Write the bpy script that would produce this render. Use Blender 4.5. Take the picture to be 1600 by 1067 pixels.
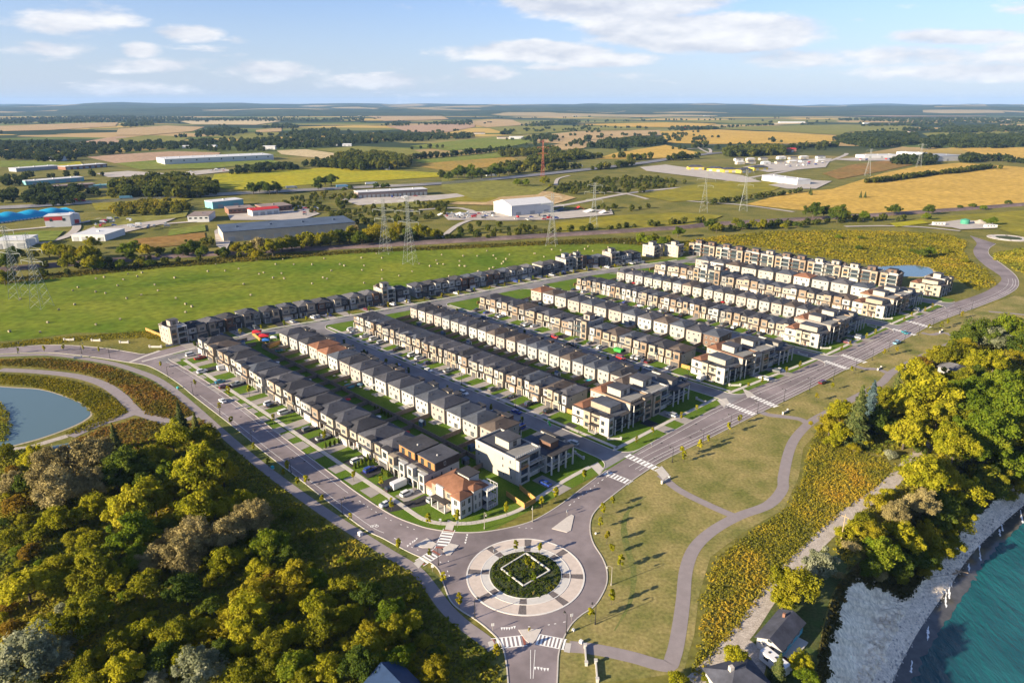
import bpy, math, random
import numpy as np
from mathutils import Vector, Matrix
from mathutils.geometry import tessellate_polygon
from mathutils import noise as mnoise
for _o in list(bpy.data.objects):
    bpy.data.objects.remove(_o)
SC = bpy.context.scene
COL = SC.collection
F_PX, HORIZON, CAM_H = 1066.0, 164.0, 118.0
PITCH = math.atan((533.5 - HORIZON) / F_PX)
cam_d = bpy.data.cameras.new('camera')
cam = bpy.data.objects.new('camera', cam_d)
COL.objects.link(cam)
cam.location = (0, 0, CAM_H)
cam.rotation_euler = (math.pi / 2 - PITCH, 0, 0)
cam_d.sensor_width = 36.0
cam_d.lens = 36.0 * F_PX / 1600.0
cam_d.clip_start = 1.0
cam_d.clip_end = 90000.0
SC.camera = cam
SUN_AZ = math.radians(208.5)      # direction towards the sun, from +X
SUN_EL = math.radians(17.5)
EXPOSURE = 1.72
HAZE = 2.8e-5
SKY_STRENGTH = 0.12
SUN_STRENGTH = 4.7
sun_d = bpy.data.lights.new('sun', 'SUN')
sun_d.energy = SUN_STRENGTH
sun_d.angle = math.radians(0.6)
sun_d.color = (1.0, 0.84, 0.60)
sun = bpy.data.objects.new('sun', sun_d)
COL.objects.link(sun)
to_sun = Vector((math.cos(SUN_AZ) * math.cos(SUN_EL), math.sin(SUN_AZ) * math.cos(SUN_EL), math.sin(SUN_EL)))
sun.rotation_euler = to_sun.to_track_quat('Z', 'Y').to_euler()
sun.location = (-200, -100, 300)
W = bpy.data.worlds.new('World')
SC.world = W
W.use_nodes = True
nt = W.node_tree
nt.nodes.clear()
N, L = nt.nodes, nt.links
def nd(tree, typ, **kw):
    n = tree.nodes.new(typ)
    for k, v in kw.items():
        if k.startswith('i_'):
            key = k[2:]
            n.inputs[int(key) if key.isdigit() else key].default_value = v
        else:
            setattr(n, k, v)
    return n
def mth(tree, op, a, b=None, c=None, clamp=False):
    n = tree.nodes.new('ShaderNodeMath')
    n.operation = op
    n.use_clamp = clamp
    for i, x in enumerate((a, b, c)):
        if x is None:
            continue
        if isinstance(x, (int, float)):
            n.inputs[i].default_value = x
        else:
            tree.links.new(x, n.inputs[i])
    return n.outputs[0]
sky = nd(nt, 'ShaderNodeTexSky', sky_type='NISHITA', sun_disc=False)
sky.sun_elevation = SUN_EL
sky.sun_rotation = math.atan2(to_sun.x, to_sun.y)
sky.altitude = 120
sky.air_density = 1.0
sky.dust_density = 0.6
sky.ozone_density = 1.6
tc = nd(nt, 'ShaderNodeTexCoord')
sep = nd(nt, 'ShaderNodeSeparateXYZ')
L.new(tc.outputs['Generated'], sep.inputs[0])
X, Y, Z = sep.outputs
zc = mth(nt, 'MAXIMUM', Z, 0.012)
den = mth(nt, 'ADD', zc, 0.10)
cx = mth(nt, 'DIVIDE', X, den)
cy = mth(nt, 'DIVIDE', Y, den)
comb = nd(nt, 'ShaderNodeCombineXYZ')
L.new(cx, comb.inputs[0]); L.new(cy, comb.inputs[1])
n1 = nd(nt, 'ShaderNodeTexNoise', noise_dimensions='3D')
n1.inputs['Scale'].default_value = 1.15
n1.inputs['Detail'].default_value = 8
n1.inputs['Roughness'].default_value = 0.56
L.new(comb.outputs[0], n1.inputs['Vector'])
mp = nd(nt, 'ShaderNodeMapping')
mp.inputs['Scale'].default_value = (9, 9, 30)
L.new(tc.outputs['Generated'], mp.inputs[0])
n2 = nd(nt, 'ShaderNodeTexNoise')
n2.inputs['Scale'].default_value = 1.0
n2.inputs['Detail'].default_value = 9
n2.inputs['Roughness'].default_value = 0.6
L.new(mp.outputs[0], n2.inputs['Vector'])
yf = mth(nt, 'MAXIMUM', Y, 0.03)
ax = mth(nt, 'DIVIDE', X, yf)
el = mth(nt, 'DIVIDE', Z, yf)
def sky_at(u, v):
    a = (u - 800) / F_PX
    b = (v - 533.5) / F_PX
    c, s = math.cos(PITCH), math.sin(PITCH)
    return a / (c - b * s), -(s + b * c) / (c - b * s)
CLOUDS = [  # px centre, px radii, weight
    (960, 4, 200, 34, 1.2), (1105, 50, 200, 34, 1.25), (830, 80, 155, 17, 1.0), (955, 92, 85, 14, .95),
    (1360, 90, 250, 20, .8), (1540, 58, 160, 14, .85), (1470, 112, 200, 17, .8), (765, 115, 48, 14, .8),
    (290, 52, 55, 15, .85), (220, 78, 34, 15, .9), (130, 28, 100, 30, .8), (250, 102, 120, 14, .7),
    (430, 112, 110, 20, .85), (560, 128, 150, 15, .75), (60, 78, 90, 14, .6), (220, 138, 120, 14, .6),
    (680, 146, 60, 8, .6), (1600, 80, 70, 22, .9), (1340, 31, 20, 5, .6), (960, 118, 90, 8, .4)]
acc = None
for (u, v, ru, rv, wt) in CLOUDS:
    a0, e0 = sky_at(u, v)
    a1, _ = sky_at(u + ru, v)
    _, e1_ = sky_at(u, v - rv)
    dx = mth(nt, 'DIVIDE', mth(nt, 'SUBTRACT', ax, a0), a1 - a0)
    dy = mth(nt, 'DIVIDE', mth(nt, 'SUBTRACT', el, e0), e1_ - e0)
    r2 = mth(nt, 'ADD', mth(nt, 'MULTIPLY', dx, dx), mth(nt, 'MULTIPLY', dy, dy))
    g = mth(nt, 'MULTIPLY', mth(nt, 'SUBTRACT', 1.0, mth(nt, 'MULTIPLY', r2, 0.55)), wt, clamp=True)
    acc = g if acc is None else mth(nt, 'MAXIMUM', acc, g)
front = mth(nt, 'GREATER_THAN', Y, 0.0)
acc = mth(nt, 'MULTIPLY', acc, front)
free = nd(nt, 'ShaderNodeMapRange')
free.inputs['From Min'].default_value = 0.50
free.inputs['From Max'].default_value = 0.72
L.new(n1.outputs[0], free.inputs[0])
loc = mth(nt, 'MULTIPLY', free.outputs[0], 0.72)  # noise cloud cover, thickened so unseen clouds overhead brighten shaded ground
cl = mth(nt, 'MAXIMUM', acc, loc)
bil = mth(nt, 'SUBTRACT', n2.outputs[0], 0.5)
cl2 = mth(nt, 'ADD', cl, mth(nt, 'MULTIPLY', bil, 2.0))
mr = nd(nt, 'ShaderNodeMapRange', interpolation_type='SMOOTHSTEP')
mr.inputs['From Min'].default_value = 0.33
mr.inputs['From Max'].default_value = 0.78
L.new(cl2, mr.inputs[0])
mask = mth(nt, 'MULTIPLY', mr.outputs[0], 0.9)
veil = nd(nt, 'ShaderNodeMapRange', interpolation_type='SMOOTHSTEP')
veil.inputs['From Min'].default_value = 0.0
veil.inputs['From Max'].default_value = 0.16
veil.inputs['To Min'].default_value = 0.62
veil.inputs['To Max'].default_value = 0.10
L.new(Z, veil.inputs[0])
mixv = nd(nt, 'ShaderNodeMix', data_type='RGBA')
L.new(veil.outputs[0], mixv.inputs['Factor'])
skm = nd(nt, 'ShaderNodeMix', data_type='RGBA', blend_type='MULTIPLY')
skm.inputs['Factor'].default_value = 1.0
skm.inputs['B'].default_value = (0.33, 0.37, 0.515, 1)
L.new(sky.outputs[0], skm.inputs['A'])
L.new(skm.outputs['Result'], mixv.inputs['A'])
mixv.inputs['B'].default_value = (1.60, 1.82, 2.27, 1)
mp2 = nd(nt, 'ShaderNodeMapping')
mp2.inputs['Scale'].default_value = (9, 9, 30)
mp2.inputs['Location'].default_value = (-.10, -.05, .28)
L.new(tc.outputs['Generated'], mp2.inputs[0])
n3 = nd(nt, 'ShaderNodeTexNoise')
n3.inputs['Detail'].default_value = 6
n3.inputs['Scale'].default_value = 1.0
L.new(mp2.outputs[0], n3.inputs['Vector'])
shade = nd(nt, 'ShaderNodeMix', data_type='RGBA')
L.new(mth(nt, 'ADD', 0.55, mth(nt, 'MULTIPLY', mth(nt, 'SUBTRACT', n2.outputs[0], n3.outputs[0]), 3.2), clamp=True), shade.inputs['Factor'])
shade.inputs['A'].default_value = (1.63, 1.74, 2.0, 1)
shade.inputs['B'].default_value = (2.65, 2.62, 2.62, 1)
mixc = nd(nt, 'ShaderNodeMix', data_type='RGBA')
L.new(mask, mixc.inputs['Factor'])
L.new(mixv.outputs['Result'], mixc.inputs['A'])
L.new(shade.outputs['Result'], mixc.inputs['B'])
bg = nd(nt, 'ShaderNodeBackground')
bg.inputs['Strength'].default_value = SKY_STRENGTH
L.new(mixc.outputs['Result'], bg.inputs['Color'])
wo = nd(nt, 'ShaderNodeOutputWorld')
L.new(bg.outputs[0], wo.inputs['Surface'])
SC.view_settings.view_transform = 'Standard'
SC.view_settings.look = 'None'
SC.view_settings.exposure = EXPOSURE
SC.view_settings.gamma = 1.0
SC.view_settings.use_curve_mapping = False
SC.render.engine = 'CYCLES'
SC.cycles.max_bounces = 5
SC.cycles.diffuse_bounces = 2
SC.cycles.glossy_bounces = 2
SC.cycles.transmission_bounces = 2
SC.cycles.transparent_max_bounces = 4
SC.cycles.volume_bounces = 0
SC.cycles.use_denoising = True
RNG = random.Random(7)
NPR = np.random.default_rng(11)
_c, _s = math.cos(PITCH), math.sin(PITCH)
def G(u, v, z=0.0):
    """where the sight line of photo point (u, v) meets height z"""
    a = (u - 800) / F_PX
    b = (v - 533.5) / F_PX
    t = (CAM_H - z) / (_s + b * _c)
    return (a * t, t * (_c - b * _s))
def depth_at(x, y, z=0.0):
    return y * _c - (z - CAM_H) * _s
def P(x, y, z=0.0):
    d = depth_at(x, y, z)
    up = y * _s + (z - CAM_H) * _c
    return 800 + F_PX * x / d, 533.5 - F_PX * up / d
GRID = math.radians(-45.25)
E1 = (math.cos(GRID), math.sin(GRID))
E2 = (-E1[1], E1[0])
def S(u, v):
    """street grid: u runs along the streets to the lakeside road, v across them"""
    return (u * E1[0] + v * E2[0], 180 + u * E1[1] + v * E2[1])
def toS(x, y):
    y -= 180
    return (x * E1[0] + y * E1[1], x * E2[0] + y * E2[1])
def link(o, parent=None):
    COL.objects.link(o)
    if parent is not None:
        o.parent = parent
    return o
def obj(name, mesh, mat=None, parent=None):
    o = bpy.data.objects.new(name, mesh)
    link(o, parent)
    if mat is not None:
        if len(mesh.materials) == 0:
            mesh.materials.append(mat)
        else:
            o.material_slots[0].link = 'OBJECT'
            o.material_slots[0].material = mat
    return o
def tag(o, label=None, cat=None, group=None, kind=None):
    if label:
        w = label.split()
        if len(w) > 16 or len(w) < 4:
            print('LABEL LENGTH', len(w), label)
        o['label'] = label
    if cat:
        o['category'] = cat
    if group:
        o['group'] = group
    if kind:
        o['kind'] = kind
    return o
def thing(name, loc, rz, label, cat, group=None):
    o = bpy.data.objects.new(name, None)
    o.empty_display_size = 0.5
    link(o)
    o.location = loc
    o.rotation_euler = (0, 0, rz)
    return tag(o, label, cat, group)
class MB:
    """collects simple solids for one mesh"""
    def __init__(self):
        self.v, self.f, self.m = [], [], []
        self.mi = 0
    def add(self, vs, fs):
        k = len(self.v)
        self.v.extend(vs)
        for f in fs:
            self.f.append(tuple(i + k for i in f))
            self.m.append(self.mi)
        return self
    def box(self, x0, y0, z0, x1, y1, z1):
        vs = [(x0, y0, z0), (x1, y0, z0), (x1, y1, z0), (x0, y1, z0), (x0, y0, z1), (x1, y0, z1), (x1, y1, z1), (x0, y1, z1)]
        return self.add(vs, [(0, 3, 2, 1), (4, 5, 6, 7), (0, 1, 5, 4), (1, 2, 6, 5), (2, 3, 7, 6), (3, 0, 4, 7)])
    def hip(self, x0, y0, x1, y1, z, rise, ov=0.4, th=0.22):
        """hip roof, ridge along the longer side, with a fascia of thickness th"""
        x0 -= ov; y0 -= ov; x1 += ov; y1 += ov
        w, d = x1 - x0, y1 - y0
        vs = [(x0, y0, z), (x1, y0, z), (x1, y1, z), (x0, y1, z), (x0, y0, z + th), (x1, y0, z + th), (x1, y1, z + th), (x0, y1, z + th)]
        zt = z + th + rise
        if d >= w:
            vs += [((x0 + x1) / 2, y0 + w / 2 * .9, zt), ((x0 + x1) / 2, y1 - w / 2 * .9, zt)]
            fs = [(4, 5, 8), (5, 6, 9, 8), (6, 7, 9), (7, 4, 8, 9)]
        else:
            vs += [(x0 + d / 2 * .9, (y0 + y1) / 2, zt), (x1 - d / 2 * .9, (y0 + y1) / 2, zt)]
            fs = [(4, 5, 9, 8), (5, 6, 9), (6, 7, 8, 9), (7, 4, 8)]
        return self.add(vs, [(0, 3, 2, 1), (0, 1, 5, 4), (1, 2, 6, 5), (2, 3, 7, 6), (3, 0, 4, 7)] + fs)
    def gable(self, x0, y0, x1, y1, z, rise, ov=0.4, th=0.2):
        x0 -= ov; x1 += ov; y0 -= ov; y1 += ov
        xm = (x0 + x1) / 2
        vs = []
        for y in (y0, y1):
            vs += [(x0, y, z), (xm, y, z + rise), (x1, y, z), (x1, y, z + th), (xm, y, z + rise + th), (x0, y, z + th)]
        fs = [(0, 1, 4, 5), (1, 2, 3, 4), (6, 11, 10, 7), (7, 10, 9, 8), (5, 4, 10, 11), (4, 3, 9, 10), (0, 6, 7, 1), (1, 7, 8, 2), (0, 5, 11, 6), (2, 8, 9, 3)]
        return self.add(vs, fs)
    def cyl(self, x, y, z0, z1, r0, r1=None, n=8):
        r1 = r0 if r1 is None else r1
        vs = []
        for z, r in ((z0, r0), (z1, r1)):
            for i in range(n):
                a = 2 * math.pi * i / n
                vs.append((x + r * math.cos(a), y + r * math.sin(a), z))
        fs = [(i, (i + 1) % n, n + (i + 1) % n, n + i) for i in range(n)]
        fs += [tuple(range(n - 1, -1, -1)), tuple(range(n, 2 * n))]
        return self.add(vs, fs)
    def bar(self, a, b, r, n=4, r2=None):
        a, b = Vector(a), Vector(b)
        d = (b - a).normalized()
        s = d.cross(Vector((0, 0, 1)))
        if s.length < 1e-3:
            s = Vector((1, 0, 0))
        s.normalize()
        t = d.cross(s)
        vs = []
        for p, rr in ((a, r), (b, r if r2 is None else r2)):
            for i in range(n):
                an = 2 * math.pi * (i + .5) / n
                vs.append(tuple(p + s * (rr * math.cos(an)) + t * (rr * math.sin(an))))
        fs = [(i, (i + 1) % n, n + (i + 1) % n, n + i) for i in range(n)]
        fs += [tuple(range(n - 1, -1, -1)), tuple(range(n, 2 * n))]
        return self.add(vs, fs)
    def prism(self, poly, z0, z1):
        n = len(poly)
        vs = [(x, y, z0) for x, y in poly] + [(x, y, z1) for x, y in poly]
        fs = [(i, (i + 1) % n, n + (i + 1) % n, n + i) for i in range(n)]
        tri = tessellate_polygon([[Vector((x, y, 0)) for x, y in poly]])
        fs += [tuple(n + i for i in t) for t in tri]
        return self.add(vs, fs)
    def sheet(self, poly, z):
        n = len(poly)
        tri = tessellate_polygon([[Vector((x, y, 0)) for x, y in poly]])
        fs = []
        for t in tri:
            (ax_, ay), (bx, by), (cx_, cy_) = poly[t[0]], poly[t[1]], poly[t[2]]
            if (bx - ax_) * (cy_ - ay) - (by - ay) * (cx_ - ax_) < 0:
                t = (t[0], t[2], t[1])
            fs.append(tuple(t))
        return self.add([(x, y, z) for x, y in poly], fs)
    def mesh(self, name='mesh', smooth=False, mats=None):
        me = bpy.data.meshes.new(name)
        me.from_pydata(self.v, [], self.f)
        if mats:
            for m in mats:
                me.materials.append(m)
            me.polygons.foreach_set('material_index', self.m)
        if smooth:
            me.polygons.foreach_set('use_smooth', [True] * len(self.f))
        me.update()
        return me
def arrays_mesh(name, V, FQ, tint=None, mats=None, midx=None):
    """mesh from numpy: V (n,3), FQ (m,4) or (m,3)"""
    me = bpy.data.meshes.new(name)
    k = FQ.shape[1]
    me.vertices.add(len(V))
    me.vertices.foreach_set('co', V.astype(np.float32).ravel())
    me.loops.add(FQ.size)
    me.loops.foreach_set('vertex_index', FQ.astype(np.int32).ravel())
    me.polygons.add(len(FQ))
    me.polygons.foreach_set('loop_start', np.arange(0, FQ.size, k, dtype=np.int32))
    if tint is not None:
        at = me.attributes.new('tint', 'FLOAT', 'FACE')
        at.data.foreach_set('value', tint.astype(np.float32))
    if mats:
        for m in mats:
            me.materials.append(m)
        if midx is not None:
            me.polygons.foreach_set('material_index', midx.astype(np.int32))
    me.update(calc_edges=True)
    return me
_MATS = {}
def mat(name, col, rough=0.85, var=0.12, scale=0.6, spec=0.2, metal=0.0, col2=None, scale2=None, bump=0.0, detail=4, rnd=0.0):
    """a plain surface whose colour wanders a little (world-size noise), optionally towards col2"""
    if name in _MATS:
        return _MATS[name]
    m = bpy.data.materials.new(name)
    m.use_nodes = True
    t = m.node_tree
    b = t.nodes['Principled BSDF']
    b.inputs['Roughness'].default_value = rough
    b.inputs['Specular IOR Level'].default_value = spec
    b.inputs['Metallic'].default_value = metal
    g = nd(t, 'ShaderNodeNewGeometry')
    nz = nd(t, 'ShaderNodeTexNoise')
    nz.inputs['Scale'].default_value = scale
    nz.inputs['Detail'].default_value = detail
    nz.inputs['Roughness'].default_value = 0.62
    t.links.new(g.outputs['Position'], nz.inputs['Vector'])
    mx = nd(t, 'ShaderNodeMix', data_type='RGBA')
    mr_ = nd(t, 'ShaderNodeMapRange')
    mr_.inputs['From Min'].default_value = 0.35
    mr_.inputs['From Max'].default_value = 0.65
    t.links.new(nz.outputs[0], mr_.inputs[0])
    t.links.new(mr_.outputs[0], mx.inputs['Factor'])
    c2 = col2 if col2 else tuple(c * (1 + var) for c in col)
    c1 = col if col2 else tuple(c * (1 - var) for c in col)
    mx.inputs['A'].default_value = (*c1, 1)
    mx.inputs['B'].default_value = (*c2, 1)
    out = mx.outputs['Result']
    if scale2:
        n3 = nd(t, 'ShaderNodeTexNoise')
        n3.inputs['Scale'].default_value = scale2
        n3.inputs['Detail'].default_value = 3
        t.links.new(g.outputs['Position'], n3.inputs['Vector'])
        hs = nd(t, 'ShaderNodeHueSaturation')
        mr2 = nd(t, 'ShaderNodeMapRange')
        mr2.inputs['From Min'].default_value = 0.3
        mr2.inputs['From Max'].default_value = 0.7
        mr2.inputs['To Min'].default_value = 0.72
        mr2.inputs['To Max'].default_value = 1.28
        t.links.new(n3.outputs[0], mr2.inputs[0])
        t.links.new(mr2.outputs[0], hs.inputs['Value'])
        t.links.new(out, hs.inputs['Color'])
        out = hs.outputs[0]
    if rnd:
        oi = nd(t, 'ShaderNodeObjectInfo')
        hs = nd(t, 'ShaderNodeHueSaturation')
        mr3 = nd(t, 'ShaderNodeMapRange')
        mr3.inputs['To Min'].default_value = 1 - rnd
        mr3.inputs['To Max'].default_value = 1 + rnd
        t.links.new(oi.outputs['Random'], mr3.inputs[0])
        t.links.new(mr3.outputs[0], hs.inputs['Value'])
        t.links.new(out, hs.inputs['Color'])
        out = hs.outputs[0]
    t.links.new(out, b.inputs['Base Color'])
    if bump:
        bp = nd(t, 'ShaderNodeBump')
        bp.inputs['Strength'].default_value = bump
        bp.inputs['Distance'].default_value = 0.05
        n4 = nd(t, 'ShaderNodeTexNoise')
        n4.inputs['Scale'].default_value = (scale2 or scale) * 6
        n4.inputs['Detail'].default_value = 3
        t.links.new(g.outputs['Position'], n4.inputs['Vector'])
        t.links.new(n4.outputs[0], bp.inputs['Height'])
        t.links.new(bp.outputs[0], b.inputs['Normal'])
    _MATS[name] = m
    return m
def leaf_mat(name, stops, trans=0.46, nscale=0.25, wpos=False):
    """leaves: colour from the per-leaf tint, pushed by the tree's own random and a slow noise"""
    if name in _MATS:
        return _MATS[name]
    m = bpy.data.materials.new(name)
    m.use_nodes = True
    t = m.node_tree
    t.nodes.clear()
    at = nd(t, 'ShaderNodeAttribute', attribute_name='tint')
    g = nd(t, 'ShaderNodeNewGeometry')
    nz = nd(t, 'ShaderNodeTexNoise')
    nz.inputs['Scale'].default_value = nscale
    nz.inputs['Detail'].default_value = 3
    t.links.new(g.outputs['Position'], nz.inputs['Vector'])
    f = mth(t, 'ADD', mth(t, 'MULTIPLY', at.outputs['Fac'], 0.75), mth(t, 'MULTIPLY', mth(t, 'SUBTRACT', nz.outputs[0], 0.38), 1.0))
    if not wpos:
        oi = nd(t, 'ShaderNodeObjectInfo')
        f = mth(t, 'ADD', f, mth(t, 'MULTIPLY', mth(t, 'SUBTRACT', oi.outputs['Random'], 0.5), 0.30))
    cr = nd(t, 'ShaderNodeValToRGB')
    while len(cr.color_ramp.elements) < len(stops):
        cr.color_ramp.elements.new(0.5)
    for i, c in enumerate(stops):
        e = cr.color_ramp.elements[i]
        e.position = i / (len(stops) - 1)
        e.color = (*c, 1)
    t.links.new(f, cr.inputs[0])
    d = nd(t, 'ShaderNodeBsdfDiffuse')
    tr = nd(t, 'ShaderNodeBsdfTranslucent')
    t.links.new(cr.outputs[0], d.inputs[0])
    t.links.new(cr.outputs[0], tr.inputs[0])
    mx = nd(t, 'ShaderNodeMixShader')
    mx.inputs[0].default_value = trans
    t.links.new(d.outputs[0], mx.inputs[1])
    t.links.new(tr.outputs[0], mx.inputs[2])
    o = nd(t, 'ShaderNodeOutputMaterial')
    t.links.new(mx.outputs[0], o.inputs[0])
    _MATS[name] = m
    return m
ONES = 'zeroth first second third fourth fifth sixth seventh eighth ninth tenth eleventh twelfth thirteenth fourteenth fifteenth sixteenth seventeenth eighteenth nineteenth'.split()
TENS = {2: 'twent', 3: 'thirt', 4: 'fort', 5: 'fift', 6: 'sixt', 7: 'sevent', 8: 'eight', 9: 'ninet'}
def ordinal(n):
    if n < 20:
        return ONES[n]
    if n >= 100:
        return 'hundred-and-' + ordinal(n - 100) if n > 100 else 'hundredth'
    t, o = divmod(n, 10)
    return TENS[t] + 'ieth' if o == 0 else TENS[t] + 'y-' + ONES[o]
def W_(pts, z=0.0):
    return [G(u, v, z) for u, v in pts]
def smooth(pts, n=6, closed=False):
    """Catmull-Rom through the points"""
    out = []
    m = len(pts)
    rng = range(m) if closed else range(m - 1)
    for i in rng:
        p0 = pts[(i - 1) % m] if closed or i > 0 else pts[i]
        p1, p2 = pts[i], pts[(i + 1) % m]
        p3 = pts[(i + 2) % m] if closed or i + 2 < m else p2
        for k in range(n):
            t = k / n
            out.append(tuple(0.5 * ((2 * p1[j]) + (-p0[j] + p2[j]) * t + (2 * p0[j] - 5 * p1[j] + 4 * p2[j] - p3[j]) * t * t + (-p0[j] + 3 * p1[j] - 3 * p2[j] + p3[j]) * t ** 3) for j in (0, 1)))
    if not closed:
        out.append(tuple(pts[-1]))
    return out
def offset(line, d):
    out = []
    for i, p in enumerate(line):
        a = line[max(0, i - 1)]
        b = line[min(len(line) - 1, i + 1)]
        dx, dy = b[0] - a[0], b[1] - a[1]
        l = math.hypot(dx, dy) or 1
        out.append((p[0] - dy / l * d, p[1] + dx / l * d))
    return out
def strip_faces(mb, line, d0, d1, z):
    """ribbon between two offsets of a line (positive = left of travel)"""
    a, b = offset(line, d0), offset(line, d1)
    n = len(line)
    vs = [(x, y, z) for x, y in a] + [(x, y, z) for x, y in b]
    if d1 > d0:
        fs = [(i, i + 1, n + i + 1, n + i) for i in range(n - 1)]
    else:
        fs = [(i + 1, i, n + i, n + i + 1) for i in range(n - 1)]
    mb.add(vs, fs)
def kerb_faces(mb, line, w=0.28, h=0.14, d0=0.0, z=0.0):
    a, b = offset(line, d0), offset(line, d0 + w)
    n = len(line)
    vs = [(x, y, z) for x, y in a] + [(x, y, z + h) for x, y in a] + [(x, y, z + h) for x, y in b] + [(x, y, z) for x, y in b]
    fs = []
    for k in range(3):
        fs += [(k * n + i, k * n + i + 1, (k + 1) * n + i + 1, (k + 1) * n + i) for i in range(n - 1)]
    mb.add(vs, fs)
def structure(name, mesh, material):
    o = obj(name, mesh, material)
    o['kind'] = 'structure'
    return o
def sheet(name, poly, z, material):
    return structure(name, MB().sheet(poly, z).mesh(name), material)
def inside(p, poly):
    x, y = p
    r = False
    j = len(poly) - 1
    for i in range(len(poly)):
        xi, yi = poly[i]
        xj, yj = poly[j]
        if (yi > y) != (yj > y) and x < (xj - xi) * (y - yi) / (yj - yi) + xi:
            r = not r
        j = i
    return r
M_ground = mat('rough_ground', (0.185, 0.160, 0.042), col2=(0.095, 0.102, 0.024), scale=0.03, scale2=0.7, detail=8, bump=0.5, rough=1, spec=0.05)
M_lawn = mat('mown_lawn', (0.064, 0.122, 0.012), col2=(0.105, 0.152, 0.022), scale=0.12, scale2=2.2, detail=6, bump=0.4, rough=1, spec=0.05)
M_park = mat('dry_park_grass', (0.270, 0.218, 0.088), col2=(0.125, 0.132, 0.036), scale=0.075, scale2=1.1, detail=9, bump=0.5, rough=1, spec=0.05)
M_hayfield = mat('hay_field_grass', (0.078, 0.128, 0.010), col2=(0.165, 0.182, 0.020), scale=0.016, scale2=0.22, detail=8, rough=1, spec=0.05)
M_asphalt = mat('worn_asphalt', (0.192, 0.163, 0.168), var=0.10, scale=0.35, scale2=0.05, detail=8, rough=0.95, spec=0.15)
M_path = mat('path_asphalt', (0.235, 0.205, 0.205), var=0.07, scale=0.4, detail=6, rough=0.95, spec=0.1)
M_conc = mat('concrete', (0.43, 0.40, 0.365), var=0.08, scale=0.5, detail=6, rough=0.9)
M_drive = mat('drive_concrete', (0.27, 0.245, 0.225), var=0.10, scale=0.3, detail=5, rough=0.9)
M_black = mat('new_asphalt', (0.032, 0.032, 0.035), var=0.1, scale=0.4, rough=0.9)
M_paint = mat('road_paint', (0.74, 0.73, 0.70), var=0.06, scale=1.5, rough=0.8)
M_redpaint = mat('brick_paint', (0.26, 0.085, 0.06), var=0.1, scale=1.5, rough=0.9)
M_gravel = mat('gravel', (0.42, 0.37, 0.32), col2=(0.30, 0.26, 0.22), scale=0.6, scale2=3.0, detail=8, bump=0.4, rough=1)
M_sand = mat('pond_rim_sand', (0.36, 0.31, 0.23), var=0.15, scale=0.8, rough=1)
LAKE_Z = -16.0
CREST = W_([(1268, 1180), (1275, 1110), (1278, 1060), (1281, 1015), (1290, 970), (1305, 925), (1326, 893), (1352, 868), (1385, 838), (1418, 800), (1455, 758), (1505, 718), (1565, 680), (1640, 640), (1760, 585)])
SHORE = W_([(1352, 1180), (1382, 1110), (1400, 1064), (1420, 1023), (1445, 980), (1472, 942), (1496, 908), (1508, 888), (1522, 868), (1540, 848), (1562, 828), (1588, 805), (1622, 778), (1690, 735), (1830, 660)], LAKE_Z)
_d = Vector((CREST[-1][0] - CREST[-2][0], CREST[-1][1] - CREST[-2][1])).normalized()
for _k in (200, 600, 1500, 4000):
    CREST.append((CREST[14][0] + _d.x * _k, CREST[14][1] + _d.y * _k))
    SHORE.append((SHORE[14][0] + _d.x * _k, SHORE[14][1] + _d.y * _k))
_e = Vector((CREST[0][0] - CREST[1][0], CREST[0][1] - CREST[1][1])).normalized()
for _k in (60, 260):
    CREST.insert(0, (CREST[0][0] + _e.x * _k, CREST[0][1] + _e.y * _k))
    SHORE.insert(0, (SHORE[0][0] + _e.x * _k, SHORE[0][1] + _e.y * _k))
CREST_S, SHORE_S = smooth(CREST, 12), smooth(SHORE, 12)
def bluff_profile(f):
    if f < 0.40:
        return -11.0 * (f / 0.40) ** 0.9
    if f < 0.62:
        return -11.0 - 2.2 * (f - 0.40) / 0.22
    return -13.2 - (f - 0.62) / 0.38 * 3.2
NB = 26
bv, bf = [], []
for i, (c0, s0) in enumerate(zip(CREST_S, SHORE_S)):
    for j in range(NB + 1):
        f = j / NB * 1.06
        x, y = c0[0] + (s0[0] - c0[0]) * f, c0[1] + (s0[1] - c0[1]) * f
        z = bluff_profile(f)
        if 0.02 < f < 0.9 and abs(y) < 900:
            q = Vector((x * .22, y * .22, 0))
            rid = (mnoise.noise(Vector((i * .22, f * 1.2, 3.0))) * 1.5 + abs(mnoise.noise(Vector((i * .8, f * 1.6, 8.0)))) * 1.9) * (math.sin(math.pi * f / .64) if f < .62 else .15)
            z += rid + mnoise.noise(q) * (0.9 if f < .62 else .3)
            x += mnoise.noise(q + Vector((9, 2, 5))) * 0.8
        bv.append((x, y, z if j else 0.02))
nb = NB + 1
for i in range(len(CREST_S) - 1):
    for j in range(NB):
        bf.append((i * nb + j, i * nb + j + 1, (i + 1) * nb + j + 1, (i + 1) * nb + j))
_mb = MB(); _mb.v, _mb.f = bv, bf
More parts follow.
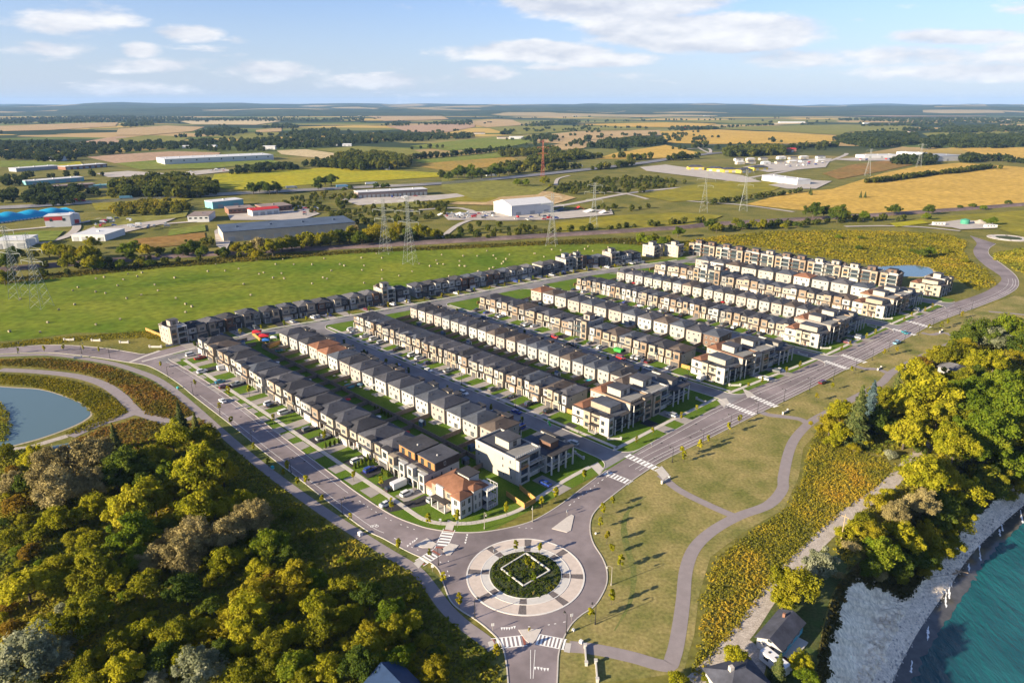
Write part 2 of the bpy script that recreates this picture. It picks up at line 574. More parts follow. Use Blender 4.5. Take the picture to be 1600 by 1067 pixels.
def bluff_mat():
    new = 'bluff_clay' not in _MATS
    m = mat('bluff_clay', (0.92, 0.80, 0.62), col2=(0.74, 0.63, 0.475), scale=0.16, scale2=1.0, detail=9, bump=0.8, rough=1, spec=0.05)
    if new:
        t = m.node_tree
        b = t.nodes['Principled BSDF']
        src = b.inputs['Base Color'].links[0].from_socket
        g = nd(t, 'ShaderNodeNewGeometry')
        mp = nd(t, 'ShaderNodeMapping')
        mp.inputs['Rotation'].default_value = (0, 0, math.radians(28))
        mp.inputs['Scale'].default_value = (.09, .9, .12)
        t.links.new(g.outputs['Position'], mp.inputs[0])
        nz = nd(t, 'ShaderNodeTexNoise')
        nz.inputs['Detail'].default_value = 7
        nz.inputs['Roughness'].default_value = .7
        nz.inputs['Scale'].default_value = 1
        t.links.new(mp.outputs[0], nz.inputs['Vector'])
        mr_ = nd(t, 'ShaderNodeMapRange')
        mr_.inputs['From Min'].default_value = .52
        mr_.inputs['From Max'].default_value = .72
        mr_.inputs['To Max'].default_value = .62
        t.links.new(nz.outputs[0], mr_.inputs[0])
        mx = nd(t, 'ShaderNodeMix', data_type='RGBA')
        t.links.new(mr_.outputs[0], mx.inputs['Factor'])
        t.links.new(src, mx.inputs['A'])
        mx.inputs['B'].default_value = (.26, .225, .18, 1)
        t.links.new(mx.outputs['Result'], b.inputs['Base Color'])
    return m
M_soil = mat('bluff_soil', (0.075, 0.062, 0.030), col2=(0.045, 0.058, 0.020), scale=.15, scale2=1.2, detail=8, bump=.6, rough=1)
_mb.m = []
for i in range(len(CREST_S) - 1):
    for j in range(NB):
        f = j / NB * 1.06
        px, py = P(*bv[i * nb + j][:2], bv[i * nb + j][2])
        wob = 14 * mnoise.noise(Vector((i * .3, j * .5, 1)))
        over = py < 905 + wob * 1.5 + max(0, (px - 1345)) * .55 if f < .6 else False
        if f < .07 + .05 * mnoise.noise(Vector((i * .45, 0, 7))):
            over = True
        _mb.m.append(1 if over and f < .6 + .06 * wob / 14 else 0)
        if f > .66 + .03 * wob / 14 and _mb.m[-1] == 0:
            _mb.m[-1] = 2
M_beach = mat('beach_shingle', (.78, .67, .53), col2=(.63, .54, .43), scale=.25, scale2=1.6, detail=8, bump=.35, rough=1)
_bm = _mb.mesh('bluff', mats=[bluff_mat(), M_soil, M_beach])
structure('bluff', _bm, bluff_mat())
def ground_z(x, y):
    """height of the ground; falls away over the bluff"""
    best = None
    for i in range(len(CREST_S) - 1):
        c0, s0 = CREST_S[i], SHORE_S[i]
        dx, dy = s0[0] - c0[0], s0[1] - c0[1]
        l2 = dx * dx + dy * dy
        f = ((x - c0[0]) * dx + (y - c0[1]) * dy) / l2
        ex, ey = c0[0] + dx * f - x, c0[1] + dy * f - y
        d = ex * ex + ey * ey
        if best is None or d < best[0]:
            best = (d, f)
    f = best[1]
    return 0.0 if f <= 0 else bluff_profile(min(f, 1.0))
POND = smooth(W_([(-120, 600), (-40, 602), (20, 606), (62, 609), (95, 618), (125, 630), (141, 645), (132, 656), (108, 668), (70, 682), (35, 692), (8, 698), (-40, 704), (-120, 690)]), 5, True)
land = CREST_S + [(9000, 9000), (25500, 25500), (-30000, 25500), (-30000, -400), (CREST_S[0][0] - 40, -400)]
sheet('ground', land, 0.0, M_ground)
M_lake = bpy.data.materials.new('lake_water')
M_lake.use_nodes = True
t = M_lake.node_tree
b = t.nodes['Principled BSDF']
b.inputs['Roughness'].default_value = 0.12
b.inputs['IOR'].default_value = 1.33
g = nd(t, 'ShaderNodeNewGeometry')
nz = nd(t, 'ShaderNodeTexNoise')
nz.inputs['Scale'].default_value = 0.05
nz.inputs['Detail'].default_value = 6
t.links.new(g.outputs['Position'], nz.inputs['Vector'])
mx = nd(t, 'ShaderNodeMix', data_type='RGBA')
mx.inputs['A'].default_value = (0.006, 0.058, 0.074, 1)
mx.inputs['B'].default_value = (0.011, 0.098, 0.112, 1)
mr_ = nd(t, 'ShaderNodeMapRange'); mr_.inputs['From Min'].default_value = .35; mr_.inputs['From Max'].default_value = .65
t.links.new(nz.outputs[0], mr_.inputs[0]); t.links.new(mr_.outputs[0], mx.inputs['Factor'])
t.links.new(mx.outputs['Result'], b.inputs['Base Color'])
mpn = nd(t, 'ShaderNodeMapping')
mpn.inputs['Rotation'].default_value = (0, 0, math.radians(35))
mpn.inputs['Scale'].default_value = (0.35, 0.11, 0.3)
t.links.new(g.outputs['Position'], mpn.inputs[0])
nw = nd(t, 'ShaderNodeTexNoise'); nw.inputs['Scale'].default_value = 1.0; nw.inputs['Detail'].default_value = 7; nw.inputs['Roughness'].default_value = 0.65
t.links.new(mpn.outputs[0], nw.inputs['Vector'])
bp = nd(t, 'ShaderNodeBump'); bp.inputs['Strength'].default_value = 0.9; bp.inputs['Distance'].default_value = 1.6
t.links.new(nw.outputs[0], bp.inputs['Height']); t.links.new(bp.outputs[0], b.inputs['Normal'])
lake_poly = offset(SHORE_S, 6.0) + [(20000, 8000), (20000, -600), (SHORE_S[0][0] + 100, -600)]
sheet('lake', lake_poly, LAKE_Z, M_lake)
M_shallow = mat('wet_shallows', (0.072, 0.070, 0.066), var=0.3, scale=0.25, detail=6, rough=0.12, spec=0.5)
mb = MB()
_sh = SHORE_S[24:220]
_a = offset(_sh, .9)
_b2 = [offset(_sh, -3.2 + 1.5 * mnoise.noise(Vector((k * .31, 0, 2))) + .8 * mnoise.noise(Vector((k * 1.3, 4, 2))))[k] for k in range(len(_sh))]
mb.add([(*p, LAKE_Z + .03) for p in _a] + [(*p, LAKE_Z + .03) for p in _b2], [(len(_a) + k, len(_a) + k + 1, k + 1, k) for k in range(len(_a) - 1)])
structure('shallow_water', mb.mesh('shallow'), M_shallow)
M_foam = mat('wave_foam', (0.78, 0.80, 0.80), var=0.05, scale=1, rough=0.7)
mb = MB()
for (u, v, ln) in [(1478, 935, 5), (1483, 922, 5), (1487, 907, 4), (1514, 886, 3), (1531, 862, 6), (1562, 832, 3), (1566, 824, 3), (1596, 806, 6), (1450, 988, 4), (1424, 1040, 3)]:
    x, y = G(u, v, LAKE_Z)
    n = 13
    pts = [(x + (k - n / 2) * ln / n * .9 + RNG.uniform(-.12, .12), y + (k - n / 2) * ln / n * 1.5 + RNG.uniform(-.12, .12)) for k in range(n)]
    wd = [.02] + [RNG.uniform(.05, .26) for _ in range(n - 2)] + [.02]
    a = [(p[0] - w_, p[1] + w_) for p, w_ in zip(pts, wd)]
    b2 = [(p[0] + w_, p[1] - w_) for p, w_ in zip(pts, wd)]
    mb.add([(*p, LAKE_Z + .07) for p in a] + [(*p, LAKE_Z + .07) for p in b2], [(i, n + i, n + i + 1, i + 1) for i in range(n - 1)])
tag(obj('wave_foam', mb.mesh('foam'), M_foam), 'broken white foam lines along the pebble shore', 'foam', kind='stuff')
M_pond = bpy.data.materials.new('pond_water')
M_pond.use_nodes = True
b = M_pond.node_tree.nodes['Principled BSDF']
b.inputs['Base Color'].default_value = (0.085, 0.135, 0.150, 1)
b.inputs['Roughness'].default_value = 0.09
b.inputs['IOR'].default_value = 1.33
cen = (sum(p[0] for p in POND) / len(POND), sum(p[1] for p in POND) / len(POND))
sheet('pond_shore', [(cen[0] + (x - cen[0]) * 1.03, cen[1] + (y - cen[1]) * 1.035) for x, y in POND], 0.02, M_sand)
sheet('pond', POND, 0.05, M_pond)
sheet('pond_inlet', W_([(80, 697), (150, 684), (168, 684), (166, 690), (120, 699), (82, 708)]), 0.05, M_pond)
POND2 = smooth(W_([(1362, 421), (1375, 417), (1400, 415), (1430, 415), (1452, 419), (1458, 426), (1445, 432), (1420, 432), (1395, 430)]), 4, True)
sheet('retention_pond', POND2, 0.05, M_pond)
c2 = (sum(p[0] for p in POND2) / len(POND2), sum(p[1] for p in POND2) / len(POND2))
sheet('retention_pond_shore', [(c2[0] + (x - c2[0]) * 1.10, c2[1] + (y - c2[1]) * 1.06) for x, y in POND2], 0.02, M_sand)
HAY = W_([(-200, 470), (-60, 446), (0, 438), (120, 428), (270, 415), (400, 404), (560, 394), (700, 388), (860, 380), (960, 378), (1010, 381), (1075, 390), (1010, 398), (905, 412), (830, 425), (750, 445), (640, 462), (560, 478), (420, 500), (330, 505), (262, 512), (230, 520), (120, 520), (40, 530), (-60, 538), (-250, 548)])
sheet('hay_field', HAY, 0.03, M_hayfield)
SITE = [S(-222, -27.5), S(-6, -27.5), S(2, -18), S(4, 40), S(9, 150), S(24, 300), S(28, 372), S(-60, 385), S(-162, 380), S(-196, 230), S(-212, 110), S(-230, 10)]
sheet('estate_lawns', SITE, 0.02, M_lawn)
PARK = W_([(905, 962), (938, 935), (950, 900), (941, 868), (925, 843), (923, 815), (948, 780), (995, 748), (1040, 718), (1120, 678), (1190, 645), (1300, 592), (1420, 527), (1500, 492), (1585, 462), (1700, 480), (1700, 560), (1560, 560), (1500, 545), (1440, 578), (1385, 612), (1330, 640), (1285, 665), (1255, 700), (1248, 745), (1225, 795), (1160, 832), (1110, 870), (1092, 930), (1085, 990), (1068, 1050), (1000, 1060), (930, 1067), (872, 1080), (872, 1010), (888, 985)])
sheet('park_grass', PARK, 0.024, M_park)
VERGE = W_([(0, 547), (60, 541), (112, 541), (169, 546), (225, 554), (262, 570), (330, 620), (462, 712), (562, 796), (640, 860), (690, 905), (705, 945), (745, 985), (782, 1010), (794, 1060), (780, 1067), (735, 1000), (700, 970), (672, 930), (650, 900), (600, 875), (540, 830), (440, 758), (350, 690), (290, 636), (240, 600), (200, 580), (150, 568), (75, 558), (0, 560)])
sheet('verge_grass', VERGE, 0.022, mat('verge_grass', (0.150, 0.150, 0.050), col2=(0.080, 0.105, 0.022), scale=0.15, scale2=1.5, detail=8, bump=.4, rough=1, spec=.05))
ZR = 0.05   # road surface
ZM = 0.075  # markings
road = MB()
A_R = smooth(W_([(309, 540), (285, 548), (266, 556), (264, 562), (282, 572), (320, 595), (375, 632), (440, 682), (522, 744), (560, 772), (610, 804), (652, 821), (680, 828), (712, 832), (747, 832), (785, 827), (825, 817), (850, 805), (880, 786), (910, 763), (948, 735)]), 5)
A_L = smooth(W_([(-200, 570), (-60, 557), (0, 553), (75, 551), (131, 556), (169, 561), (200, 566), (230, 571), (255, 583), (281, 600), (305, 620), (370, 670), (412, 705), (462, 743), (560, 819), (600, 841), (640, 862), (668, 875), (686, 890), (694, 912), (705, 938), (721, 953), (742, 966), (765, 984), (783, 1004), (792, 1035), (797, 1100)]), 5)
LEFT_N = smooth(W_([(-200, 552), (-60, 548), (0, 545), (56, 540), (112, 540), (169, 545), (206, 551), (226, 553), (262, 545), (309, 533)]), 5)
BOT_R = smooth(W_([(868, 1100), (870, 1050), (872, 1020), (880, 996), (892, 975), (908, 960), (926, 948), (938, 932), (947, 911), (947, 890), (940, 871), (926, 848), (921, 827), (924, 807), (935, 792), (950, 779), (985, 752), (1010, 735), (1034, 720), (1070, 702), (1110, 683), (1180, 648), (1260, 609), (1315, 580), (1362, 557), (1422, 525), (1467, 502), (1537, 476), (1575, 460), (1591, 446), (1586, 430), (1564, 412), (1546, 399), (1545, 389), (1556, 381)]), 5)
ART_N = smooth(W_([(948, 735), (985, 712), (1048, 675), (1125, 632), (1172, 609), (1220, 590), (1285, 560), (1325, 544), (1390, 513), (1470, 480), (1532, 459), (1560, 443), (1563, 432), (1540, 416), (1524, 401), (1521, 390), (1526, 380), (1515, 368)]), 5)
main = LEFT_N[:-6] + [LEFT_N[-1]] + A_R + ART_N[1:] + BOT_R[::-1] + A_L[::-1]
road.sheet(main, ZR)
structure('road', road.mesh('road'), M_asphalt)
STREET_V = [50.3, 127.3, 204.6, 283.0, 355.5]
def art_u(v):      # kerb of the lakeside road on the house side
    pts = [(40, 2.6), (56, 3.4), (109, 4.7), (137.7, 7.6), (181, 13.5), (214, 17.8), (280, 22.2), (347, 28.4), (400, 34)]
    for (a, ua), (b_, ub) in zip(pts, pts[1:]):
        if v <= b_:
            return ua + (ub - ua) * (v - a) / (b_ - a)
    return pts[-1][1]
def north_u(v):    # sidewalk line of the north road
    pts = [(-60, -222), (-42, -219.5), (28, -225.9), (83, -214.8), (145, -204.8), (213, -196), (260, -189), (330, -168), (400, -150)]
    for (a, ua), (b_, ub) in zip(pts, pts[1:]):
        if v <= b_:
            return ua + (ub - ua) * (v - a) / (b_ - a)
    return pts[-1][1]
def flare(u, sgn, half, r=7.0, n=5):
    """corner fillets at a street mouth at u, opening towards sgn"""
    out = []
    for k in range(n + 1):
        a = math.pi / 2 * k / n
        out.append((u - sgn * r * (1 - math.sin(a)), half + r * (1 - math.cos(a))))
    return out
st = MB()
kerbs = MB()
walks = MB()
for v0 in STREET_V:
    ue = art_u(v0) + .3
    us = north_u(v0) + 11.5
    f1 = flare(ue, 1, 4.0)
    f0 = flare(us, -1, 4.0, 9.0)
    top = [(u, v0 + h) for u, h in f0[::-1]] + [(u, v0 + h) for u, h in f1]
    bot = [(u, v0 - h) for u, h in f0[::-1]] + [(u, v0 - h) for u, h in f1]
    st.sheet([S(*p) for p in top] + [S(*p) for p in bot[::-1]], ZR + 0.004)
    kerb_faces(kerbs, [S(*p) for p in top], .30, .14)
    kerb_faces(kerbs, [S(*p) for p in bot], -.30, .14)
nr = [S(north_u(v) + 3.2, v) for v in range(-30, 372, 8)]
strip_faces(st, nr, 0.0, -8.6, ZR + 0.006)
structure('street', st.mesh('street'), mat('street_asphalt', (0.180, 0.172, 0.178), var=0.07, scale=0.25, scale2=0.07, detail=7, rough=0.95, spec=0.15))
kerb_faces(kerbs, nr, .30, .14)
kerb_faces(kerbs, A_R[14:], .30, .15)
kerb_faces(kerbs, A_L[10:], -.30, .15)
kerb_faces(kerbs, LEFT_N[:-10], .30, .15)
for a_, b_ in ((57.5, 118.5), (135, 196), (212.5, 274.5), (291, 347)):
    kerb_faces(kerbs, [S(art_u(a_ + (b_ - a_) * k / 8), a_ + (b_ - a_) * k / 8) for k in range(9)], .30, .15)
kerb_faces(kerbs, BOT_R, -.30, .15)
structure('kerb', kerbs.mesh('kerb'), M_conc)
wv = []
def walk(line, w, step=1.5, gap=0.06, h=0.09):
    """concrete bays along a line (world points)"""
    pts = [Vector((*p, 0)) for p in line]
    seg = [(pts[i + 1] - pts[i]).length for i in range(len(pts) - 1)]
    tot = sum(seg)
    n = max(1, int(tot / step))
    def at(d):
        for i, s_ in enumerate(seg):
            if d <= s_ or i == len(seg) - 1:
                return pts[i] + (pts[i + 1] - pts[i]) * (d / s_ if s_ else 0), (pts[i + 1] - pts[i]).normalized()
            d -= s_
    for k in range(n):
        p0, t0 = at(k * tot / n + gap / 2)
        p1, t1 = at((k + 1) * tot / n - gap / 2)
        n0, n1 = Vector((-t0.y, t0.x, 0)), Vector((-t1.y, t1.x, 0))
        q = [p0 + n0 * w / 2, p0 - n0 * w / 2, p1 - n1 * w / 2, p1 + n1 * w / 2]
        walks.add([(a.x, a.y, 0.0) for a in q] + [(a.x, a.y, h) for a in q], [(4, 5, 6, 7), (0, 1, 5, 4), (1, 2, 6, 5), (2, 3, 7, 6), (3, 0, 4, 7)])
SW_A = smooth([S(-207, -20.4), S(-160, -20.4), S(-110, -20.4), S(-60, -21.0), S(-34, -21.2)] + W_([(652, 806), (668, 813), (684, 817), (712, 818), (745, 816), (790, 805), (818, 793), (840, 778), (880, 752), (922, 729)]), 4)
walk(SW_A, 1.6)
for k, v0 in enumerate(STREET_V):
    walk([S(north_u(v0 + 6.5) + 16, v0 + 6.6), S(art_u(v0) - 6, v0 + 6.6)], 1.5)
walk([S(north_u(v) + .75, v) for v in range(-36, 360, 12)], 1.6)
for a_, b_ in ((46 - 40, 46), (55, 122), (132, 200), (209, 279), (288, 351)):
    if a_ > 20:
        walk([S(art_u(v) - 6.2, v) for v in (a_, (a_ + b_) / 2, b_)], 1.6)
walk(W_([(203, 566), (225, 557), (250, 548)]), 1.8)
structure('sidewalk', walks.mesh('sidewalk'), M_conc)
path = MB()
zp = .058
PATH_L = smooth(W_([(-200, 572), (-60, 560), (0, 556), (75, 554), (116, 558), (150, 563), (180, 569), (206, 577), (240, 590), (268, 608), (303, 637), (340, 670), (378, 703), (428, 743), (500, 795), (556, 832), (600, 860), (640, 884), (658, 899), (676, 922), (697, 950), (722, 974), (752, 996), (772, 1012)]), 5)
strip_faces(path, PATH_L, -1.7, 1.7, 0.055)
PATH_R = smooth(W_([(890, 1010), (915, 1012), (950, 1018), (990, 1027), (1040, 1040), (1052, 1025), (1060, 990), (1067, 940), (1072, 890), (1086, 855), (1115, 828), (1155, 806), (1200, 789), (1222, 765), (1224, 745), (1232, 708), (1243, 684), (1266, 660), (1292, 645), (1325, 627), (1375, 600), (1395, 581), (1440, 557), (1490, 535)]), 5)
strip_faces(path, PATH_R, -1.75, 1.75, 0.055)
for pts, w in (([(1032, 742), (1060, 765), (1105, 788), (1146, 806)], 1.5), ([(1180, 640), (1200, 648), (1225, 651), (1250, 655), (1262, 662)], 1.6), ([(1330, 570), (1350, 576), (1370, 577), (1390, 584)], 1.6),
               ([(1440, 520), (1456, 523), (1475, 520), (1492, 527)], 1.4), ([(1545, 487), (1600, 492), (1700, 505)], 1.4)):
    zp += .006; strip_faces(path, smooth(W_(pts), 5), -w, w, zp)
for pts, w in (([(0, 578), (60, 581), (120, 588), (160, 600), (188, 618), (205, 636), (215, 645)], 2.2), ([(110, 682), (150, 664), (190, 652), (215, 645), (240, 652), (268, 661), (280, 660)], 2.4), ([(268, 661), (290, 656), (318, 646)], 1.6)):
    zp += .006; strip_faces(path, smooth(W_(pts), 5), -w, w, zp)
structure('footpath', path.mesh('footpath'), M_path)
gr = MB()
for pts, w in (([(1085, 1068), (1102, 1052), (1163, 985), (1205, 925), (1256, 868), (1325, 803), (1380, 765), (1412, 733), (1440, 707), (1475, 676), (1500, 655)], 2.2), ([(0, 703), (40, 700), (75, 690), (105, 681)], 1.6)):
    strip_faces(gr, smooth(W_(pts), 5), -w, w, 0.05)
gr.sheet(W_([(1130, 1030), (1160, 990), (1172, 1000), (1188, 1012), (1200, 1030), (1190, 1067), (1120, 1067)]), 0.045)
structure('gravel_lane', gr.mesh('gravel'), M_gravel)
sheet('cottage_lawn', W_([(1166, 995), (1210, 938), (1250, 935), (1290, 880), (1330, 840), (1322, 893), (1298, 930), (1285, 980), (1276, 1030), (1276, 1085), (1190, 1085), (1205, 1020)]), 0.03, mat('cottage_grass', (0.050, 0.080, 0.018), col2=(0.075, 0.078, 0.025), scale=.2, scale2=1.6, detail=7, bump=.4, rough=1))
mk = MB()
def line_mark(line, w, z=ZM, dash=None):
    if not dash:
        strip_faces(mk, line, -w / 2, w / 2, z)
        return
    d = 0.0
    on, off = dash
    cur = []
    for a, b_ in zip(line, line[1:]):
        l = math.dist(a, b_)
        k = max(1, int(l / .5))
        for i in range(k):
            p = (a[0] + (b_[0] - a[0]) * i / k, a[1] + (b_[1] - a[1]) * i / k)
            if d % (on + off) < on:
                cur.append(p)
            else:
                if len(cur) > 1:
                    strip_faces(mk, cur, -w / 2, w / 2, z)
                cur = []
            d += l / k
    if len(cur) > 1:
        strip_faces(mk, cur, -w / 2, w / 2, z)
BOTR_ART = [p for p in BOT_R if p[1] > G(1000, 745)[1]]
line_mark(offset(BOTR_ART[2:-22], 3.2), 0.13)
line_mark(offset(BOTR_ART[2:-22], 1.7), 0.13)
line_mark(offset(BOTR_ART[2:-22], 5.9), 0.10)
ARTN2 = [S(art_u(v), v) for v in range(58, 360, 6)]
line_mark(offset(ARTN2, -1.8), 0.13)
line_mark(offset(A_L[50:75], 1.9), 0.11)
line_mark(offset(A_L[76:96], 1.9), 0.2, dash=(1.1, 1.1))
line_mark(offset(A_R[16:45], -2.0), 0.11)
line_mark(offset(A_R[46:58], -2.0), 0.2, dash=(1.1, 1.1))
line_mark(offset(A_R[90:101], -2.2), 0.25, dash=(1.2, 1.2))
for (u, v) in [(784, 982), (788, 982), (792, 982), (796, 982), (800, 981), (804, 980), (836, 1044), (841, 1044), (846, 1045), (851, 1046), (856, 1046), (637, 853), (641, 850), (645, 847), (648, 845), (651, 842), (727, 848), (728, 844), (729, 840), (730, 836)]:
    x, y = G(u, v)
    mk.add([(x - .3, y + .45, ZM), (x + .3, y + .45, ZM), (x, y - .55, ZM)], [(0, 2, 1)])
bx, by = G(585, 822)
for dx in (-.75, .75):
    ring_p = [(bx + dx + .55 * math.cos(2 * math.pi * k / 12), by + .55 * math.sin(2 * math.pi * k / 12)) for k in range(13)]
    strip_faces(mk, ring_p, 0, .16, ZM)
for a, b_ in (((-.75, 0), (-.1, .8)), ((-.1, .8), (.6, .8)), ((.75, 0), (.5, 1.1)), ((-.75, 0), (.1, 0)), ((.1, 0), (.6, .8))):
    strip_faces(mk, [(bx + a[0], by + a[1]), (bx + b_[0], by + b_[1])], -.08, .08, ZM)
line_mark(smooth(W_([(701, 876), (696, 888), (696, 905)]), 5), .22, dash=(.9, .9))
line_mark(smooth(W_([(825, 979), (850, 977), (880, 972), (892, 968)]), 5), .2, dash=(1.2, .9))
line_mark(smooth(W_([(810, 824), (840, 826), (862, 826)]), 4), .16, dash=(.9, .9))
line_mark(W_([(829, 1060), (829, 1015)]), .12); line_mark(W_([(833, 1060), (836, 1015)]), .12)
for k in range(26):
    x, y = S(art_u(60 + k * 11.5) + (2.6 if k % 2 else 7.4), 60 + k * 11.5) if k < 16 else S(-40 - (k - 16) * 17, -29.0 - (k % 3) * 2)
    o = obj('manhole_cover', MB().cyl(x, y, ZR - .02, ZM - .005, .42, n=12).mesh('manhole'), M_black)
    o['kind'] = 'structure'
sw = MB()
_sl = smooth(W_([(1010, 775), (985, 795), (976, 812), (975, 830), (979, 852), (988, 882), (990, 905), (983, 944), (960, 985)]), 6)
_wd = [(.15 + .85 * math.sin(math.pi * k / (len(_sl) - 1))) * (1 + .45 * mnoise.noise(Vector((k * .35, 1, 1)))) for k in range(len(_sl))]
_l, _r = [offset(_sl, -w_)[k] for k, w_ in enumerate(_wd)], [offset(_sl, w_)[k] for k, w_ in enumerate(_wd)]
sw.add([(*p, .034) for p in _l] + [(*p, .034) for p in _r], [(k, k + 1, len(_sl) + k + 1, len(_sl) + k) for k in range(len(_sl) - 1)])
structure('swale', sw.mesh('swale'), mat('swale_grass', (.105, .125, .030), col2=(.15, .15, .045), scale=.4, scale2=1.5, bump=.5, rough=1))
structure('road_markings', mk.mesh('markings'), M_paint)
def crosswalk(p, q, w, n, red=False, islands=None):
    """ladder of painted bars from p to q (world)"""
    root = bpy.data.objects.new('crosswalk', None)
    link(root)
    root.location = (p[0], p[1], 0)
    root['kind'] = 'structure'
    dx, dy = q[0] - p[0], q[1] - p[1]
    l = math.hypot(dx, dy)
    root.rotation_euler = (0, 0, math.atan2(dy, dx))
    s = l / n
    bar = MB().sheet([(-.25 * s, -w / 2), (.27 * s, -w / 2), (.27 * s, w / 2), (-.25 * s, w / 2)], ZM + .004).mesh('bar')
    for k in range(n):
        o = obj('stripe', bar, M_redpaint if red and k in red else M_paint, root)
        o.location = ((k + .5) * s, 0, 0)
    e = MB()
    for sg in (-1, 1):
        y0 = sg * (w / 2 + .12)
        e.sheet([(0, y0 - .1), (l, y0 - .1), (l, y0 + .1), (0, y0 + .1)], ZM + .002)
    obj('edge_line', e.mesh('edge'), M_paint, root)
    return root
for a, b_, n in (((945, 738), (986, 755), 8), ((979, 711), (1031, 735), 9), ((1136, 631), (1179, 648), 9), ((1170, 617), (1214, 636), 9), ((1288, 564), (1326, 577), 9), ((1314, 554), (1353, 567), 9),
                 ((1394, 514), (1431, 524), 8), ((1416, 501), (1455, 512), 8)):
    crosswalk(G(*a), G(*b_), 2.6, n)
crosswalk(G(702, 827), G(688, 858), 3.2, 7, red=(0, 6))
crosswalk(G(684, 862), G(655, 880), 3.2, 6, red=(0, 5))
crosswalk(G(768, 1006), G(822, 1000), 3.0, 8, red=(0, 7))
crosswalk(G(838, 998), G(884, 1007), 3.0, 8)
cw = MB()
for q in ([(700, 812), (711, 816), (707, 829), (695, 827)], [(646, 880), (655, 872), (663, 878), (654, 888)], [(762, 1003), (770, 1000), (776, 1012), (766, 1016)], [(884, 1004), (893, 1005), (890, 1020), (881, 1018)],
          [(922, 728), (934, 722), (944, 733), (936, 742)], [(1024, 735), (1034, 728), (1046, 742), (1036, 750)], [(1120, 625), (1135, 622), (1140, 630), (1130, 636)], [(1160, 607), (1172, 612), (1180, 618), (1168, 622)]):
    cw.sheet(W_(q), 0.085)
structure('kerb_ramp', cw.mesh('ramp'), M_conc)
def roundabout(cx_, cy_, R, rot, planted=True):
    root = bpy.data.objects.new('roundabout', None)
    link(root); root.location = (cx_, cy_, 0); root.rotation_euler = (0, 0, rot); root['kind'] = 'structure'
    ro, rm, ri = R * .965, R * .745, R * .60
    def sector(r0, r1, a0, a1, z0, z1, n=8):
        m = MB()
        an = [a0 + (a1 - a0) * k / n for k in range(n + 1)]
        vs = []
        for z, r in ((z1, r0), (z1, r1), (z0, r1), (z0, r0)):
            vs += [(r * math.cos(a), r * math.sin(a), z) for a in an]
        k = n + 1
        fs = []
        for j in range(4):
            jj = (j + 1) % 4
            fs += [(j * k + i, jj * k + i, jj * k + i + 1, j * k + i + 1) for i in range(n)]
        fs += [(0, 3 * k, 2 * k, k), (n, k + n, 2 * k + n, 3 * k + n)]
        return m.add(vs, fs).mesh('sector')
    pink = mat('apron_concrete', (0.47, 0.405, 0.355), var=.07, scale=.7, rough=.9)
    grey = mat('ring_concrete', (0.46, 0.445, 0.42), var=.06, scale=.7, rough=.9)
    dark = mat('dark_pavers', (0.125, 0.108, 0.105), var=.2, scale=2.5, rough=.9)
    da = 2 * math.pi / 8
    gap = .085
    out = sector(rm + .12, ro, gap * .8, da - gap * .8, 0, .13)
    inn = sector(ri + .15, rm - .12, gap, da - gap, 0, .17)
    po = sector(rm + .12, ro, -gap * .8, gap * .8, 0, .11, 2)
    pi_ = sector(ri + .15, rm - .12, -gap, gap, 0, .15, 2)
    for k in range(8):
        for nme, me, mm in (('apron_slab', out, pink), ('ring_slab', inn, grey), ('paver_strip', po, dark), ('paver_strip', pi_, dark)):
            o = obj(nme, me, mm, root)
            o.rotation_euler = (0, 0, k * da)
    kb = MB()
    for r, w, h in ((ro, .4, .17), (rm - .12, .24, .2), (ri, .18, .24)):
        n = 64
        vs = []
        for z, rr in ((0, r), (h, r), (h, r + w), (0, r + w)):
            vs += [(rr * math.cos(2 * math.pi * i / n), rr * math.sin(2 * math.pi * i / n), z) for i in range(n)]
        fs = []
        for j in range(3):
            fs += [((j + 1) * n + i, j * n + i, j * n + (i + 1) % n, (j + 1) * n + (i + 1) % n) for i in range(n)]
        kb.add(vs, fs)
    obj('kerb_ring', kb.mesh('ring'), mat('kerb_white', (.55, .53, .50), var=.05, scale=1, rough=.9), root)
    bed = MB().prism([(ri * math.cos(2 * math.pi * i / 48), ri * math.sin(2 * math.pi * i / 48)) for i in range(48)], 0, .25)
    obj('garden_bed', bed.mesh('bed'), mat('bed_soil', (.05, .052, .024), col2=(.035, .055, .018), scale=.8, scale2=3, bump=.5, rough=1), root)
    return root
RC = G(821, 897)
RR = 15.9
RB = roundabout(RC[0], RC[1], RR, math.radians(-4))
RC2 = G(1576, 372)
roundabout(RC2[0], RC2[1], 17.5, .3)
wl = MB()
q = [G(822, 866), G(859, 893), G(818, 917), G(783, 890)]
for i in range(4):
    a, b_ = q[i], q[(i + 1) % 4]
    kerb_faces(wl, [a, b_], .36, .6, -.18)
tag(obj('planter_wall', wl.mesh('planter'), mat('pale_precast', (.52, .50, .46), var=.06, scale=1, rough=.9)), 'low pale square wall standing in the planted roundabout centre', 'garden wall')
isl = MB()
for q in ([(862, 826), (886, 808), (893, 804), (897, 806), (892, 829), (886, 832), (870, 828)], [(690, 858), (704, 849), (717, 852), (704, 867), (698, 868)], [(810, 984), (830, 983), (846, 983), (838, 999), (833, 1005), (829, 1006), (820, 999)], [(648, 852), (667, 841), (676, 846), (683, 850), (676, 856), (660, 856)]):
    isl.prism(W_(q), 0.0, .17)
structure('traffic_island', isl.mesh('island'), mat('island_concrete', (.47, .43, .39), var=.06, scale=1, rough=.9))
